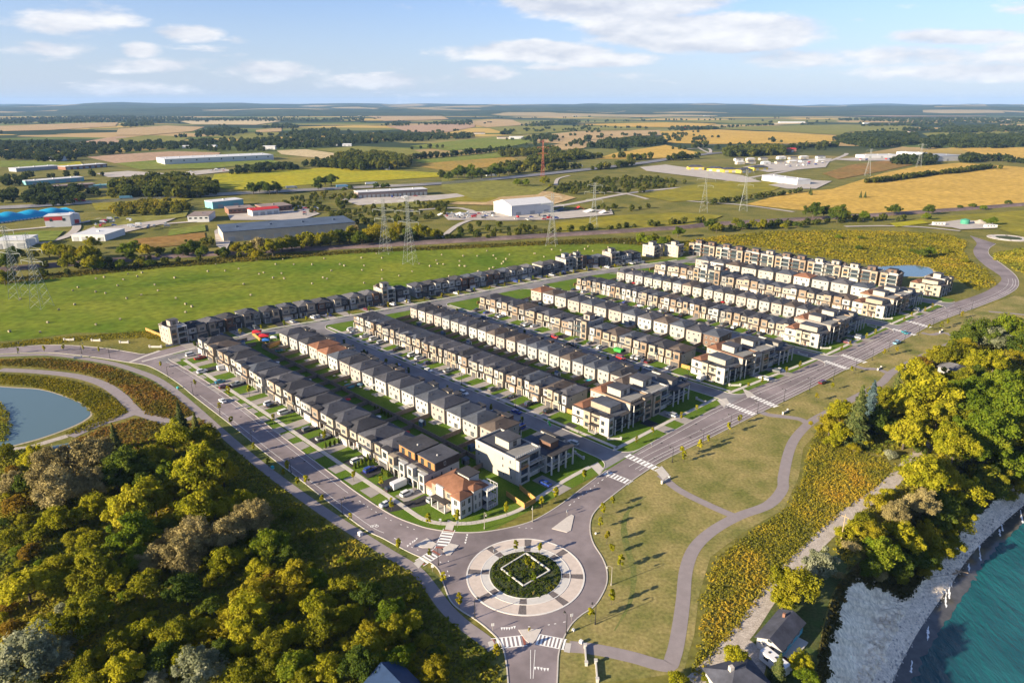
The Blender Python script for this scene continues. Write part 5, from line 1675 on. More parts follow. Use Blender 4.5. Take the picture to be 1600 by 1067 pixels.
MIDT = [  # px of crown centre, radius
    (8, 408, 14, R_, DG), (25, 395, 12, R_, DG), (5, 433, 12, R_, O_), (48, 398, 9, R_, O_), (75, 390, 12, R_, Y_), (92, 393, 13, R_, O_), (112, 394, 12, R_, O_), (128, 394, 12, R_, GO), (140, 398, 15, R_, O_), (103, 408, 13, R_, O_), (143, 410, 13, R_, O_), (152, 415, 9, R_, GR), (144, 379, 10, R_, O_),
    (195, 390, 11, R_, GR), (207, 388, 12, R_, GR), (205, 400, 9, R_, DG), (231, 390, 11, R_, GO), (250, 392, 7, R_, O_), (190, 412, 8, R_, GR), (218, 411, 9, SH, O_), (235, 412, 9, SH, DG), (300, 386, 12, R_, DG), (285, 392, 9, R_, DG), (315, 393, 10, R_, DG), (370, 388, 9, R_, GO), (390, 390, 10, R_, O_), (352, 393, 8, R_, DG), (405, 384, 13, R_, TA), (425, 386, 13, R_, O_), (440, 382, 12, R_, O_), (455, 380, 12, R_, O_),
    (470, 377, 13, R_, O_), (485, 374, 13, R_, Y_), (500, 374, 13, R_, O_), (515, 372, 13, R_, O_), (530, 370, 13, R_, DG), (545, 366, 13, R_, O_), (555, 362, 11, R_, TA), (565, 372, 12, R_, DG), (580, 366, 13, R_, GO), (592, 360, 11, R_, GO), (610, 368, 12, R_, O_), (622, 358, 12, R_, GO), (640, 365, 10, R_, DG), (655, 362, 12, R_, O_), (668, 362, 10, R_, GO), (680, 365, 9, R_, O_), (400, 398, 9, R_, GO), (700, 370, 7, SH, O_), (720, 368, 7, SH, DG), (745, 362, 6, SH, O_),
    (1003, 372, 9, R_, GR), (1012, 375, 9, R_, GR), (1025, 374, 9, R_, O_), (1035, 377, 8, R_, GR), (1045, 374, 7, R_, O_), (1060, 362, 8, R_, GR), (1112, 350, 9, R_, DG), (1120, 355, 8, R_, O_), (1160, 352, 7, R_, DG), (1175, 350, 7, R_, O_), (1150, 347, 7, R_, O_), (1190, 350, 8, R_, O_), (1205, 353, 7, SH, DG), (1225, 354, 7, SH, O_), (1245, 352, 8, SH, DG), (1272, 328, 13, R_, DG), (1288, 330, 9, R_, DG), (1310, 333, 13, R_, DG), (1320, 337, 9, R_, O_), (1350, 337, 8, R_, GR), (1397, 327, 9, R_, DG), (1452, 327, 8, R_, DG), (1448, 338, 6, R_, GR),
    (1500, 324, 5, SH, DG), (1520, 322, 6, SH, DG), (1537, 325, 6, SH, GR), (1575, 317, 6, SH, DG), (1440, 395, 8, R_, DG), (1455, 393, 8, R_, GR), (1425, 392, 5, SH, DG), (1342, 388, 6, SH, DG), (1310, 371, 6, SH, GR), (1345, 372, 5, SH, DG), (1540, 347, 6, SH, GR), (1550, 345, 7, R_, GR),
    (860, 290, 4, SH, O_), (808, 285, 6, R_, GR), (822, 285, 6, R_, GR), (850, 282, 7, R_, O_), (1345, 305, 3, CO, SP), (1266, 299, 3, CO, SP), (1268, 301, 3, CO, SP), (1352, 305, 3, CO, SP), (1480, 393, 6, SH, O_), (1507, 408, 6, SH, O_), (1530, 440, 4, SH, Y_),
    (395, 294, 9, R_, DG), (405, 292, 9, R_, DG), (413, 290, 8, R_, DG), (420, 294, 9, R_, DG), (432, 293, 9, R_, DG), (500, 283, 8, R_, DG), (508, 282, 8, R_, DG), (517, 281, 9, R_, DG), (497, 290, 7, R_, DG), (537, 296, 4, R_, DG), (548, 293, 4, R_, DG), (588, 290, 5, R_, DG), (598, 291, 4, R_, DG), (606, 290, 4, R_, DG),
    (700, 275, 7, R_, DG), (715, 270, 8, R_, DG), (725, 268, 8, R_, DG), (738, 272, 8, R_, DG), (752, 270, 9, R_, DG), (768, 268, 9, R_, DG), (780, 266, 9, R_, DG), (795, 265, 8, R_, DG), (720, 263, 6, R_, GR), (735, 262, 6, R_, GR), (772, 259, 5, R_, GR)]
for (u, v, r, sh, co) in MIDT:
    tree_px(u, v, r, sh, co, MID, variant=(10 if co == TA else None))
def sapling(u, v, h=4.2, colour=None, place=''):
    x, y = G(u, v)
    h *= RNG.uniform(.85, 1.15)
    t_ = tree(x, y, h, 'young', colour or RNG.choice([Y_, Y_, O_]), place, None, 1.0, 'young_tree')
    return t_
for (u, v) in [(306, 605), (344, 643), (362, 665), (398, 706), (420, 730), (443, 746), (466, 760), (504, 788), (548, 816), (623, 861), (252, 575), (70, 551), (100, 549), (131, 549), (155, 552), (30, 552), (672, 872)]:
    sapling(u, v, 3.6, None, 'path verge')
for (u, v) in [(670, 822), (714, 820), (792, 806), (846, 793), (868, 783), (912, 751), (480, 762), (450, 738), (612, 797), (553, 752), (596, 763), (508, 690), (428, 663), (390, 620), (358, 620)]:
    sapling(u, v, 4.6, Y_, 'front lawns')
for (u, v) in [(957, 792), (941, 807), (938, 826), (956, 866), (969, 890), (955, 945), (923, 971), (693, 915), (718, 949), (776, 1030), (948, 850), (1068, 722), (1092, 705), (1106, 696), (1138, 678), (1065, 715), (1275, 628), (1300, 610), (1330, 585), (1380, 558), (1400, 553), (1480, 510), (1502, 498), (1450, 517), (1470, 515), (1155, 663)]:
    sapling(u, v, 4.2, RNG.choice([Y_, Y_, O_, GO]), 'park verge')
for k, v0 in enumerate(STREET_V[:4]):
    for j in range(16):
        if j % 4 == 3:
            continue
        u = -168 + j * 9.2 + RNG.uniform(-1, 1)
        x, y = S(u, v0 - 5.4)
        tree(x, y, RNG.uniform(3.4, 4.4), 'young', RNG.choice([GR, DG, O_]), f'street {k}', None, 1.0, 'young_tree')
for j in range(26):
    v = -10 + j * 12.4
    x, y = S(north_u(v) + 2.0, v)
    tree(x, y, RNG.uniform(3.4, 4.6), 'young', RNG.choice([Y_, GO, GR]), 'hay field road', None, 1.0, 'young_tree')
for bi_, v0 in ((2, 60), (3, 137), (4, 215), (5, 293)):
    for dv in (4, 14, 33, 44):
        x, y = S(art_u(v0 + dv) - 3.2, v0 + dv)
        tree(x, y, RNG.uniform(3.2, 4.0), 'young', RNG.choice([Y_, Y_, O_, GO]), 'lakeside road', None, 1.0, 'young_tree')
for (u, v) in [(806, 862), (843, 866), (824, 888), (833, 893), (834, 913), (797, 912)]:
    sapling(u, v, 3.4, RNG.choice([Y_, O_, GR]), 'roundabout')
REG = {WEST: 'in the wood beside the pond', EAST: 'in the lakeside wood', MID: 'in the rail side scrub', 'path verge': 'on the wood path verge', 'front lawns': 'on front lawns', 'park verge': 'along the park verge',
       'hay field road': 'along the hay field road', 'lakeside road': 'before the lakeside houses', 'roundabout': 'in the roundabout bed', 'street 0': 'on the first inner street', 'street 1': 'on the second inner street', 'street 2': 'on the third inner street', 'street 3': 'on the fourth inner street'}
HT_ = 0
SHN = {'round': 'broadleaf tree', 'tall': 'tall tree', 'spread': 'spreading tree', 'shrub': 'bushy shrub', 'conifer': 'pointed spruce', 'young': 'slim young tree'}
grp = {}
for tr in TREES:
    grp.setdefault((tr[6], tr[4], tr[5]), []).append(tr)
for (reg, shp, colr), L_ in grp.items():
    L_.sort(key=lambda q: q[1] / q[2])
    for i, q in enumerate(L_):
        one = len(L_) == 1
        head = f"{'lone' if one else ordinal(i + 1)} {colr} {SHN[shp]}"
        if not one:
            head += ', pond end first' if shp == 'young' else ' from the pond side'
        q[0]['label'] = f"{head}, {REG[reg]}"
        q[0]['group'] = ('trees ' if shp != 'shrub' else 'shrubs ') + REG[reg]
ced = proto('cedar', 0)
ced[0].materials.append(LEAF['dark green']) if len(ced[0].materials) == 0 else None
spots = [((509, 700), (537, 690), 5), ((555, 732), (580, 715), 6), ((577, 728), (592, 718), 3), ((500, 685), (508, 678), 3), ((598, 740), (606, 745), 4), ((586, 640), (612, 655), 6), ((440, 740), (441, 741), 0)]
cn = 0
for (a, b_, n) in spots:
    for k in range(n):
        t_ = k / max(1, n - 1)
        x, y = G(a[0] + (b_[0] - a[0]) * t_, a[1] + (b_[1] - a[1]) * t_)
        root = bpy.data.objects.new('cedar_shrub', None); link(root)
        root.location = (x, y, 0); h = RNG.uniform(1.9, 2.5); root.scale = (h, h, h); root.rotation_euler = (0, 0, RNG.uniform(0, 6))
        obj('crown', ced[0], None, root); obj('trunk', ced[1], M_bark, root)
        cn += 1
        tag(root, f"{ordinal(cn)} narrow dark cedar column lining the drives by the wood street", 'shrub', 'cedar columns beside the drives')
def cover(name, label, pts, size, per, mats_stops, rng, hscale=1.0, leaf=.5, keyscale=.04):
    """tufts of leaves at pts, one object; tint follows a slow field so that colours come in patches"""
    n = len(pts)
    base = np.repeat(np.array(pts), per, axis=0)
    sz = np.repeat(size * rng.uniform(.55, 1.4, n), per)
    d = rng.normal(size=(n * per, 3)); d /= np.linalg.norm(d, axis=1, keepdims=True)
    d[:, 2] = np.abs(d[:, 2])
    C = np.zeros((n * per, 3))
    C[:, :2] = base[:, :2] + d[:, :2] * sz[:, None] * .8
    C[:, 2] = base[:, 2] + d[:, 2] * sz * hscale * rng.uniform(.2, 1.0, n * per)
    nr_ = d + np.array([0, 0, .35]) + rng.normal(scale=.6, size=d.shape)
    V, Fq = quads(C, nr_, leaf, rng, 1.6)
    fld = np.array([mnoise.noise(Vector((p[0] * keyscale, p[1] * keyscale, 0))) + .6 * mnoise.noise(Vector((p[0] * keyscale * 4, p[1] * keyscale * 4, 3))) for p in pts])
    tint = np.clip(np.repeat(.5 + fld * .55, per) + rng.normal(scale=.13, size=n * per), 0, 1)
    me = arrays_mesh(name, V, Fq, tint)
    o = obj(name, me, leaf_mat('cover ' + name + label[:6], mats_stops, wpos=True, nscale=.08))
    tag(o, label, 'ground cover', kind='stuff')
    return o
def fill(poly_px, spacing, rng, avoid=(), jitter=1.0, zf=True):
    poly = W_(poly_px)
    xs = [p[0] for p in poly]; ys = [p[1] for p in poly]
    out = []
    x = min(xs)
    while x < max(xs):
        y = min(ys)
        while y < max(ys):
            q = (x + rng.uniform(-.5, .5) * spacing * jitter, y + rng.uniform(-.5, .5) * spacing * jitter)
            if inside(q, poly) and not any(inside(q, a) for a in avoid):
                out.append((q[0], q[1], 0.0))
            y += spacing
        x += spacing
    return out
rg = np.random.default_rng(5)
ST_MEADOW = [(0.085, 0.105, 0.019), (0.172, 0.171, 0.021), (0.297, 0.256, 0.026), (0.455, 0.321, 0.035), (0.455, 0.249, 0.037)]
ST_SLOPE = [(0.072, 0.070, 0.017), (0.144, 0.126, 0.022), (0.210, 0.144, 0.029), (0.246, 0.126, 0.036), (0.288, 0.186, 0.036)]
ST_UNDER = [(0.066, 0.094, 0.018), (0.123, 0.149, 0.020), (0.205, 0.206, 0.025), (0.311, 0.263, 0.031), (0.427, 0.305, 0.037)]
ST_REED = [(.085, .090, .012), (.150, .145, .014), (.215, .185, .018), (.26, .20, .022)]
MEAD = [(1098, 1010), (1078, 1045), (1088, 1058), (1150, 985), (1192, 928), (1243, 868), (1312, 803), (1366, 765), (1396, 735), (1378, 716), (1330, 705), (1300, 668), (1282, 668), (1265, 700), (1252, 748), (1232, 792), (1165, 838), (1118, 874), (1100, 930), (1094, 985)]
avp = [offset(PATH_R, 1.9) + offset(PATH_R, -1.9)[::-1]]
pts = fill(MEAD, 1.05, rg, avp)
cover('meadow', 'tall orange and yellow goldenrod meadow between path and gravel lane', pts, .95, 15, ST_MEADOW, rg, .8, .36)
fr2 = [p for p in fill([(x + (x - 1215) * .06, y + (y - 850) * .05) for x, y in MEAD], 2.6, rg, avp + [W_(MEAD)])]
cover('meadow', 'stray goldenrod tufts around the meadow edge', fr2, .8, 10, ST_MEADOW, rg, .7, .34)
SLOPE = [(0, 562), (75, 560), (120, 565), (170, 573), (210, 586), (245, 602), (275, 622), (310, 648), (268, 655), (230, 648), (206, 622), (188, 606), (158, 592), (118, 580), (60, 574), (0, 571)]
avl = [offset(PATH_L, 2.0) + offset(PATH_L, -2.0)[::-1]]
pts = fill(SLOPE, 1.15, rg, avl)
cover('slope_brush', 'rusty brown and yellow brush on the slope between the paths', pts, 1.0, 9, ST_SLOPE, rg, .8, .6, .05)
RING = [(0, 584), (60, 588), (115, 596), (155, 609), (182, 626), (200, 643), (180, 655), (140, 672), (108, 680), (104, 676), (150, 652), (138, 640), (120, 626), (90, 614), (40, 602), (0, 600)]
pts = fill(RING, 1.0, rg, [POND])
cover('pond_reeds', 'yellow reeds and grasses ringing the pond', pts, .9, 9, ST_REED, rg, .9, .5, .06)
RING2 = [(110, 690), (160, 668), (215, 654), (262, 664), (290, 664), (320, 655), (330, 690), (280, 700), (200, 705), (130, 705)]
pts = fill(RING2, 1.2, rg, [])
cover('pond_brush', 'mixed olive and orange brush below the pond path', pts, 1.0, 9, ST_SLOPE, rg, .8, .6, .07)
ISLE = [(-60, 630), (0, 632), (12, 645), (14, 668), (8, 690), (-60, 692)]
cover('pond_spit', 'dark olive brush on the spit in the pond', fill(ISLE, 1.1, rg), 1.6, 10, ST_UNDER, rg, 1.0, .6, .06)
UND = [(-160, 720), (60, 700), (130, 705), (300, 672), (322, 668), (350, 692), (440, 766), (540, 838), (600, 868), (642, 894), (668, 928), (690, 956), (720, 984), (755, 1012), (775, 1030), (785, 1067), (760, 1140), (-260, 1140)]
pts = fill(UND, 1.25, rg, avl)
cover('undergrowth', 'dense olive undergrowth between the trees of the pond wood', pts, 1.05, 10, ST_UNDER, rg, .9, .62, .035)
LW = [(1440, 578), (1500, 545), (1640, 520), (1760, 560), (1700, 620), (1560, 690), (1505, 722), (1460, 757), (1420, 797), (1385, 835), (1350, 860), (1326, 885), (1300, 860), (1330, 815), (1400, 765), (1420, 735), (1440, 710), (1420, 695), (1380, 712), (1330, 700), (1290, 672), (1320, 640), (1385, 616)]
pts = fill(LW, 1.5, rg, [])
cover('undergrowth', 'dark undergrowth beneath the lakeside wood', pts, 1.1, 9, ST_UNDER, rg, .8, .65, .05)
pts = []
for i in range(len(CREST_S) - 1):
    for j in range(NB):
        x, y, z = bv[i * nb + j]
        if _mb.m[i * NB + j] == 1 and abs(y) < 700 and (i % 2 == 0):
            for q in range(4):
                k2 = min(len(bv) - 1, i * nb + j + 1)
                a, b_ = rg.uniform(0, 1), rg.uniform(0, 1)
                p0, p1, p2 = bv[i * nb + j], bv[k2], bv[(i + 1) * nb + j]
                pts.append(tuple(p0[c] + (p1[c] - p0[c]) * a + (p2[c] - p0[c]) * b_ for c in range(3)))
cover('bluff_brush', 'brown and green brush clinging to the top of the bluff', pts, 1.0, 8, [(.030, .034, .012), (.060, .058, .018), (.10, .085, .03), (.16, .12, .04)], rg, .8, .6, .05)
cx0, cy0 = RC
pts = []
for k in range(520):
    a, r = rg.uniform(0, 6.283), math.sqrt(rg.uniform(0, 1)) * RR * .58
    pts.append((cx0 + r * math.cos(a), cy0 + r * math.sin(a), .25))
cover('bed_planting', 'low green and yellow planting in the roundabout bed', pts, .5, 9, [(.030, .052, .012), (.055, .085, .014), (.095, .115, .016), (.17, .15, .02)], rg, .8, .3, .3)
SCR = [(1000, 395), (1075, 392), (1110, 380), (1180, 385), (1260, 398), (1360, 415), (1462, 424), (1500, 440), (1530, 455), (1555, 445), (1545, 425), (1512, 405), (1505, 392), (1512, 378), (1480, 366), (1400, 362), (1300, 360), (1200, 362), (1100, 372), (1030, 384)]
pts = fill(SCR, 2.6, rg, [POND2])
cover('field_brush', 'yellow and rusty scrub behind the last row of houses', pts, 1.5, 7, [(.09, .098, .014), (.19, .175, .018), (.29, .235, .022), (.29, .175, .03)], rg, .5, 1.3, .018)
SCR2 = [(1555, 395), (1552, 405), (1575, 415), (1600, 430), (1700, 440), (1700, 392), (1600, 388)]
cover('field_brush', 'dark scrub beyond the bend of the lakeside road', fill(SCR2, 2.4, rg), 1.6, 7, ST_UNDER[1:], rg, .6, 1.3, .03)
VR = [(0, 545), (0, 537), (60, 530), (140, 524), (230, 517), (262, 520), (262, 535), (225, 528), (140, 532), (50, 540)]
cover('field_brush', 'yellow weeds at the edge of the hay field', fill(VR, 1.3, rg), .9, 8, ST_REED, rg, .7, .55, .05)
RAILV = [(0, 445), (120, 432), (270, 418), (400, 408), (560, 396), (700, 390), (860, 383), (960, 381), (1010, 384), (1010, 372), (900, 374), (800, 380), (560, 391), (400, 400), (270, 409), (120, 423), (0, 436)]
cover('field_brush', 'green and brown brush along the railway bank', fill(RAILV, 2.2, rg), 1.4, 7, [(.045, .05, .012), (.09, .085, .015), (.14, .115, .02), (.20, .15, .03)], rg, .6, 1.1, .03)
def field_mat(name, c, c2=None, sc=.012, rows=None):
    return mat('field ' + name, c, col2=c2 or tuple(x * .78 for x in c), scale=sc, scale2=.12, detail=7, rough=1, spec=.03)
CROP = {
    'yellow crop': field_mat('yellow', (.33, .28, .018), (.24, .24, .022)), 'gold wheat': field_mat('gold', (.47, .305, .072), (.38, .25, .055)), 'tan stubble': field_mat('tan', (.40, .285, .150), (.33, .235, .115)),
    'pink soil': field_mat('pink', (.36, .245, .165), (.31, .215, .14)), 'green pasture': field_mat('pasture', (.125, .165, .028), (.17, .18, .04)), 'olive field': field_mat('olivefield', (.20, .19, .045), (.15, .15, .035)),
    'rusty field': field_mat('rust', (.24, .135, .045), (.17, .125, .04)), 'orange field': field_mat('orangef', (.31, .20, .05), (.235, .18, .045)), 'pale stubble': field_mat('pale', (.47, .38, .225), (.39, .31, .17)), 'weedy yellow': field_mat('weedy', (.25, .21, .025), (.15, .145, .025), .03)}
FIELDS = [
    ('yellow crop', [(335, 273), (420, 267), (520, 262), (600, 266), (695, 271), (700, 276), (560, 285), (470, 290), (380, 298), (325, 293)]),
    ('gold wheat', [(1165, 320), (1230, 302), (1300, 296), (1380, 271), (1430, 261), (1500, 255), (1545, 258), (1600, 262), (1760, 268), (1760, 302), (1600, 318), (1480, 330), (1390, 335), (1300, 333), (1240, 328)]),
    ('gold wheat', [(1030, 206), (1120, 203), (1230, 208), (1320, 214), (1320, 221), (1230, 225), (1100, 226), (1045, 224)]), ('olive field', [(1120, 202), (1170, 198), (1320, 195), (1420, 197), (1440, 205), (1330, 206), (1310, 212), (1230, 206)]),
    ('gold wheat', [(930, 249), (960, 240), (1040, 227), (1095, 240), (1085, 246), (1020, 249)]), ('tan stubble', [(795, 240), (850, 229), (905, 222), (935, 221), (912, 232), (860, 237)]),
    ('tan stubble', [(830, 213), (900, 206), (1030, 204), (1040, 212), (990, 213), (935, 221), (880, 226), (840, 222)]), ('pink soil', [(135, 246), (200, 241), (270, 237), (345, 239), (338, 246), (230, 252), (180, 256)]),
    ('green pasture', [(640, 250), (720, 244), (795, 237), (840, 240), (790, 246), (740, 250), (660, 256)]), ('orange field', [(642, 258), (720, 251), (800, 246), (815, 254), (720, 268), (695, 268)]),
    ('pink soil', [(604, 198), (680, 195), (742, 193), (742, 199), (700, 207), (640, 207)]), ('tan stubble', [(568, 180), (690, 182), (702, 187), (600, 190)]), ('green pasture', [(640, 229), (700, 222), (790, 213), (830, 214), (835, 222), (790, 231), (700, 236)]),
    ('pale stubble', [(432, 236), (478, 234), (545, 243), (560, 248), (520, 250), (440, 242)]), ('olive field', [(485, 234), (560, 229), (640, 233), (660, 240), (600, 248), (560, 243)]), ('weedy yellow', [(1000, 306), (1100, 286), (1170, 282), (1230, 289), (1210, 298), (1130, 312), (1050, 316)]),
    ('rusty field', [(1285, 272), (1330, 258), (1400, 250), (1432, 257), (1380, 268), (1310, 281)]), ('rusty field', [(210, 374), (320, 364), (322, 380), (200, 392)]), ('tan stubble', [(185, 202), (260, 197), (320, 199), (300, 206), (230, 212), (180, 212)]), ('olive field', [(180, 218), (230, 212), (300, 214), (280, 222), (200, 224)]),
    ('tan stubble', [(0, 198), (120, 193), (185, 192), (180, 198), (80, 204), (0, 206)]), ('pink soil', [(120, 224), (180, 214), (240, 216), (210, 222), (140, 228)]), ('olive field', [(320, 214), (390, 208), (440, 207), (430, 214), (380, 219)]), ('tan stubble', [(400, 204), (440, 200), (440, 206), (400, 208)]),
    ('pale stubble', [(280, 190), (400, 187), (440, 190), (400, 196), (300, 195)]), ('green pasture', [(0, 252), (60, 252), (120, 255), (60, 262), (0, 262)]), ('yellow crop', [(30, 260), (125, 253), (130, 258), (60, 264), (20, 268)]), ('green pasture', [(180, 256), (258, 250), (420, 250), (440, 254), (330, 264), (220, 266)]),
    ('tan stubble', [(700, 190), (800, 188), (820, 196), (760, 200), (742, 196)]), ('olive field', [(760, 200), (830, 196), (980, 198), (1030, 203), (900, 205), (800, 212)]), ('gold wheat', [(900, 195), (1040, 192), (1120, 194), (1090, 200), (980, 199)]), ('olive field', [(1040, 190), (1300, 187), (1310, 191), (1160, 194)]),
    ('pink soil', [(1270, 176), (1380, 173), (1560, 175), (1540, 182), (1400, 183), (1300, 181)]), ('pale stubble', [(1205, 191), (1250, 190), (1262, 194), (1210, 196)]), ('gold wheat', [(1500, 233), (1560, 230), (1760, 238), (1760, 252), (1600, 252), (1530, 244)]), ('olive field', [(1440, 209), (1500, 206), (1560, 206), (1600, 208), (1520, 212), (1450, 214)]),
    ('olive field', [(690, 278), (780, 283), (860, 292), (840, 305), (740, 312), (690, 296)]), ('weedy yellow', [(640, 308), (720, 303), (780, 310), (760, 317), (680, 316)]), ('tan stubble', [(700, 320), (780, 300), (860, 300), (900, 310), (860, 322), (780, 322)]), ('weedy yellow', [(860, 350), (960, 338), (1060, 333), (1130, 338), (1100, 350), (980, 362), (880, 368)]),
    ('weedy yellow', [(1380, 352), (1460, 340), (1600, 330), (1760, 326), (1760, 380), (1600, 372), (1540, 352), (1460, 350)]), ('yellow crop', [(1390, 350), (1440, 345), (1450, 350), (1400, 356)]), ('green pasture', [(0, 368), (60, 362), (100, 362), (85, 378), (0, 384)]), ('olive field', [(560, 318), (640, 312), (690, 322), (600, 330)]),
    ('green pasture', [(265, 360), (320, 352), (322, 362), (262, 370)]), ('olive field', [(140, 345), (250, 330), (300, 322), (290, 340), (150, 358)]), ('weedy yellow', [(140, 312), (210, 305), (300, 312), (250, 328), (150, 330)])]
for i, (k, poly) in enumerate(FIELDS):
    far = G(*poly[0])[1]
    sheet('farm_field', W_(poly), .06 + min(3.0, far * .0004) + i * .012, CROP[k])
t = M_ground.node_tree
b = t.nodes['Principled BSDF']
src = b.inputs['Base Color'].links[0].from_socket
g = nd(t, 'ShaderNodeNewGeometry')
mp = nd(t, 'ShaderNodeMapping')
mp.inputs['Rotation'].default_value = (0, 0, .5)
mp.inputs['Scale'].default_value = (.0016, .0026, 0)
t.links.new(g.outputs['Position'], mp.inputs[0])
vo = nd(t, 'ShaderNodeTexVoronoi', distance='CHEBYCHEV')
vo.inputs['Scale'].default_value = 1.0
t.links.new(mp.outputs[0], vo.inputs['Vector'])
sp = nd(t, 'ShaderNodeSeparateColor')
t.links.new(vo.outputs['Color'], sp.inputs[0])
cr = nd(t, 'ShaderNodeValToRGB')
cr.color_ramp.interpolation = 'CONSTANT'
cols = [(.030, .045, .018), (.15, .15, .04), (.36, .25, .11), (.034, .05, .02), (.10, .13, .03), (.42, .29, .08), (.026, .042, .018), (.22, .19, .06)]
while len(cr.color_ramp.elements) < len(cols):
    cr.color_ramp.elements.new(.5)
for i, c in enumerate(cols):
    cr.color_ramp.elements[i].position = i / len(cols)
    cr.color_ramp.elements[i].color = (*c, 1)
t.links.new(sp.outputs[0], cr.inputs[0])
sy = nd(t, 'ShaderNodeSeparateXYZ')
t.links.new(g.outputs['Position'], sy.inputs[0])
mr_ = nd(t, 'ShaderNodeMapRange')
mr_.inputs['From Min'].default_value = 1500
mr_.inputs['From Max'].default_value = 2100
t.links.new(sy.outputs[1], mr_.inputs[0])
mx = nd(t, 'ShaderNodeMix', data_type='RGBA')
t.links.new(mr_.outputs[0], mx.inputs['Factor'])
t.links.new(src, mx.inputs['A'])
t.links.new(cr.outputs[0], mx.inputs['B'])
t.links.new(mx.outputs['Result'], b.inputs['Base Color'])
hv, hf = [], []
NX, NY = 170, 34
for j in range(NY):
    y = 7600 + (j / (NY - 1)) ** 1.2 * 15000
    for i in range(NX):
        x = (i / (NX - 1) - .5) * 2.3 * y
        q = Vector((x * .00016, y * .00016, 0))
        h = 165 * min(1, j / 20) ** .8 * (.72 + .55 * mnoise.noise(q * 1.3) + .25 * mnoise.noise(q * 4)) + 30 * mnoise.noise(q * 7 + Vector((3, 1, 2))) * min(1, j / 6)
        hv.append((x, y, max(-2, h - 8 if j else -3)))
for j in range(NY - 1):
    for i in range(NX - 1):
        hf.append((j * NX + i, j * NX + i + 1, (j + 1) * NX + i + 1, (j + 1) * NX + i))
m_ = MB(); m_.v, m_.f = hv, hf
M_hill = mat('hill_woods', (.030, .046, .020), col2=(.055, .068, .026), scale=.0012, scale2=.006, detail=9, rough=1, spec=.02)
t = M_hill.node_tree
b = t.nodes['Principled BSDF']
src = b.inputs['Base Color'].links[0].from_socket
g = nd(t, 'ShaderNodeNewGeometry')
mp = nd(t, 'ShaderNodeMapping'); mp.inputs['Scale'].default_value = (.00085, .0011, 0); mp.inputs['Rotation'].default_value = (0, 0, .4)
t.links.new(g.outputs['Position'], mp.inputs[0])
vo = nd(t, 'ShaderNodeTexVoronoi', distance='CHEBYCHEV'); t.links.new(mp.outputs[0], vo.inputs['Vector']); vo.inputs['Scale'].default_value = 1
sp = nd(t, 'ShaderNodeSeparateColor'); t.links.new(vo.outputs['Color'], sp.inputs[0])
gt = mth(t, 'GREATER_THAN', sp.outputs[0], .84)
mx = nd(t, 'ShaderNodeMix', data_type='RGBA')
t.links.new(gt, mx.inputs['Factor']); t.links.new(src, mx.inputs['A']); mx.inputs['B'].default_value = (.30, .235, .12, 1)
t.links.new(mx.outputs['Result'], b.inputs['Base Color'])
structure('hills', m_.mesh('hills', smooth=True), M_hill)
def crown_arrays(rng, n, sz):
    d = rng.normal(size=(n, 3)); d /= np.linalg.norm(d, axis=1, keepdims=True)
    C = d * rng.uniform(.55, 1.0, n)[:, None] * np.array([.85, .85, .8]) + np.array([0, 0, .95])
    V, Fq = quads(C, d + rng.normal(scale=.5, size=d.shape), sz, rng, 1.3)
    return V, Fq
fr = np.random.default_rng(21)
FPRO = [[crown_arrays(fr, 70, .52) for _ in range(5)], [crown_arrays(fr, 26, .85) for _ in range(5)]]
def wood(label, pts, h, stops_key, name='treeline', hv_=.3, tall=1.0):
    """pts: world positions; one stuff object"""
    Vs, Fs, Ts = [], [], []
    k = 0
    for (x, y) in pts:
        V, Fq = FPRO[1 if y > 2300 else 0][int(fr.integers(5))]
        s = h * .5 * fr.uniform(1 - hv_, 1 + hv_)
        Vs.append(V * np.array([s, s, s * tall]) + np.array([x, y, 0]))
        Fs.append(Fq + k)
        k += len(V)
        Ts.append(np.clip(fr.normal(fr.uniform(.2, .75), .1, len(Fq)), 0, 1))
    if not Vs:
        return
    me = arrays_mesh(name, np.concatenate(Vs), np.concatenate(Fs), np.concatenate(Ts))
    return tag(obj(name, me, leaf_mat('far ' + stops_key, FST[stops_key], wpos=True, nscale=.012)), label, 'trees', kind='stuff')
FST = {'dark': [(.022, .034, .014), (.036, .052, .018), (.056, .072, .021), (.085, .09, .026)], 'mixed': [(.035, .048, .014), (.062, .078, .016), (.105, .11, .018), (.19, .155, .022)], 'yellow': [(.06, .07, .014), (.11, .115, .016), (.20, .17, .02), (.30, .22, .03)]}
def area(poly, sp):
    w = W_(poly)
    d = sum(p[1] for p in w) / len(w)
    out = []
    xs = [p[0] for p in w]; ys = [p[1] for p in w]
    n = int((max(xs) - min(xs)) * (max(ys) - min(ys)) / sp ** 2)
    for _ in range(n):
        q = (fr.uniform(min(xs), max(xs)), fr.uniform(min(ys), max(ys)))
        if inside(q, w):
            out.append(q)
    return out
def line(pl, sp, width):
    w = W_(pl)
    out = []
    for a, b_ in zip(w, w[1:]):
        l = math.dist(a, b_)
        for k in range(max(1, int(l / sp))):
            f = (k + fr.uniform(0, 1)) * sp / l
            out.append((a[0] + (b_[0] - a[0]) * f + fr.uniform(-1, 1) * width, a[1] + (b_[1] - a[1]) * f + fr.uniform(-1, 1) * width))
    return out
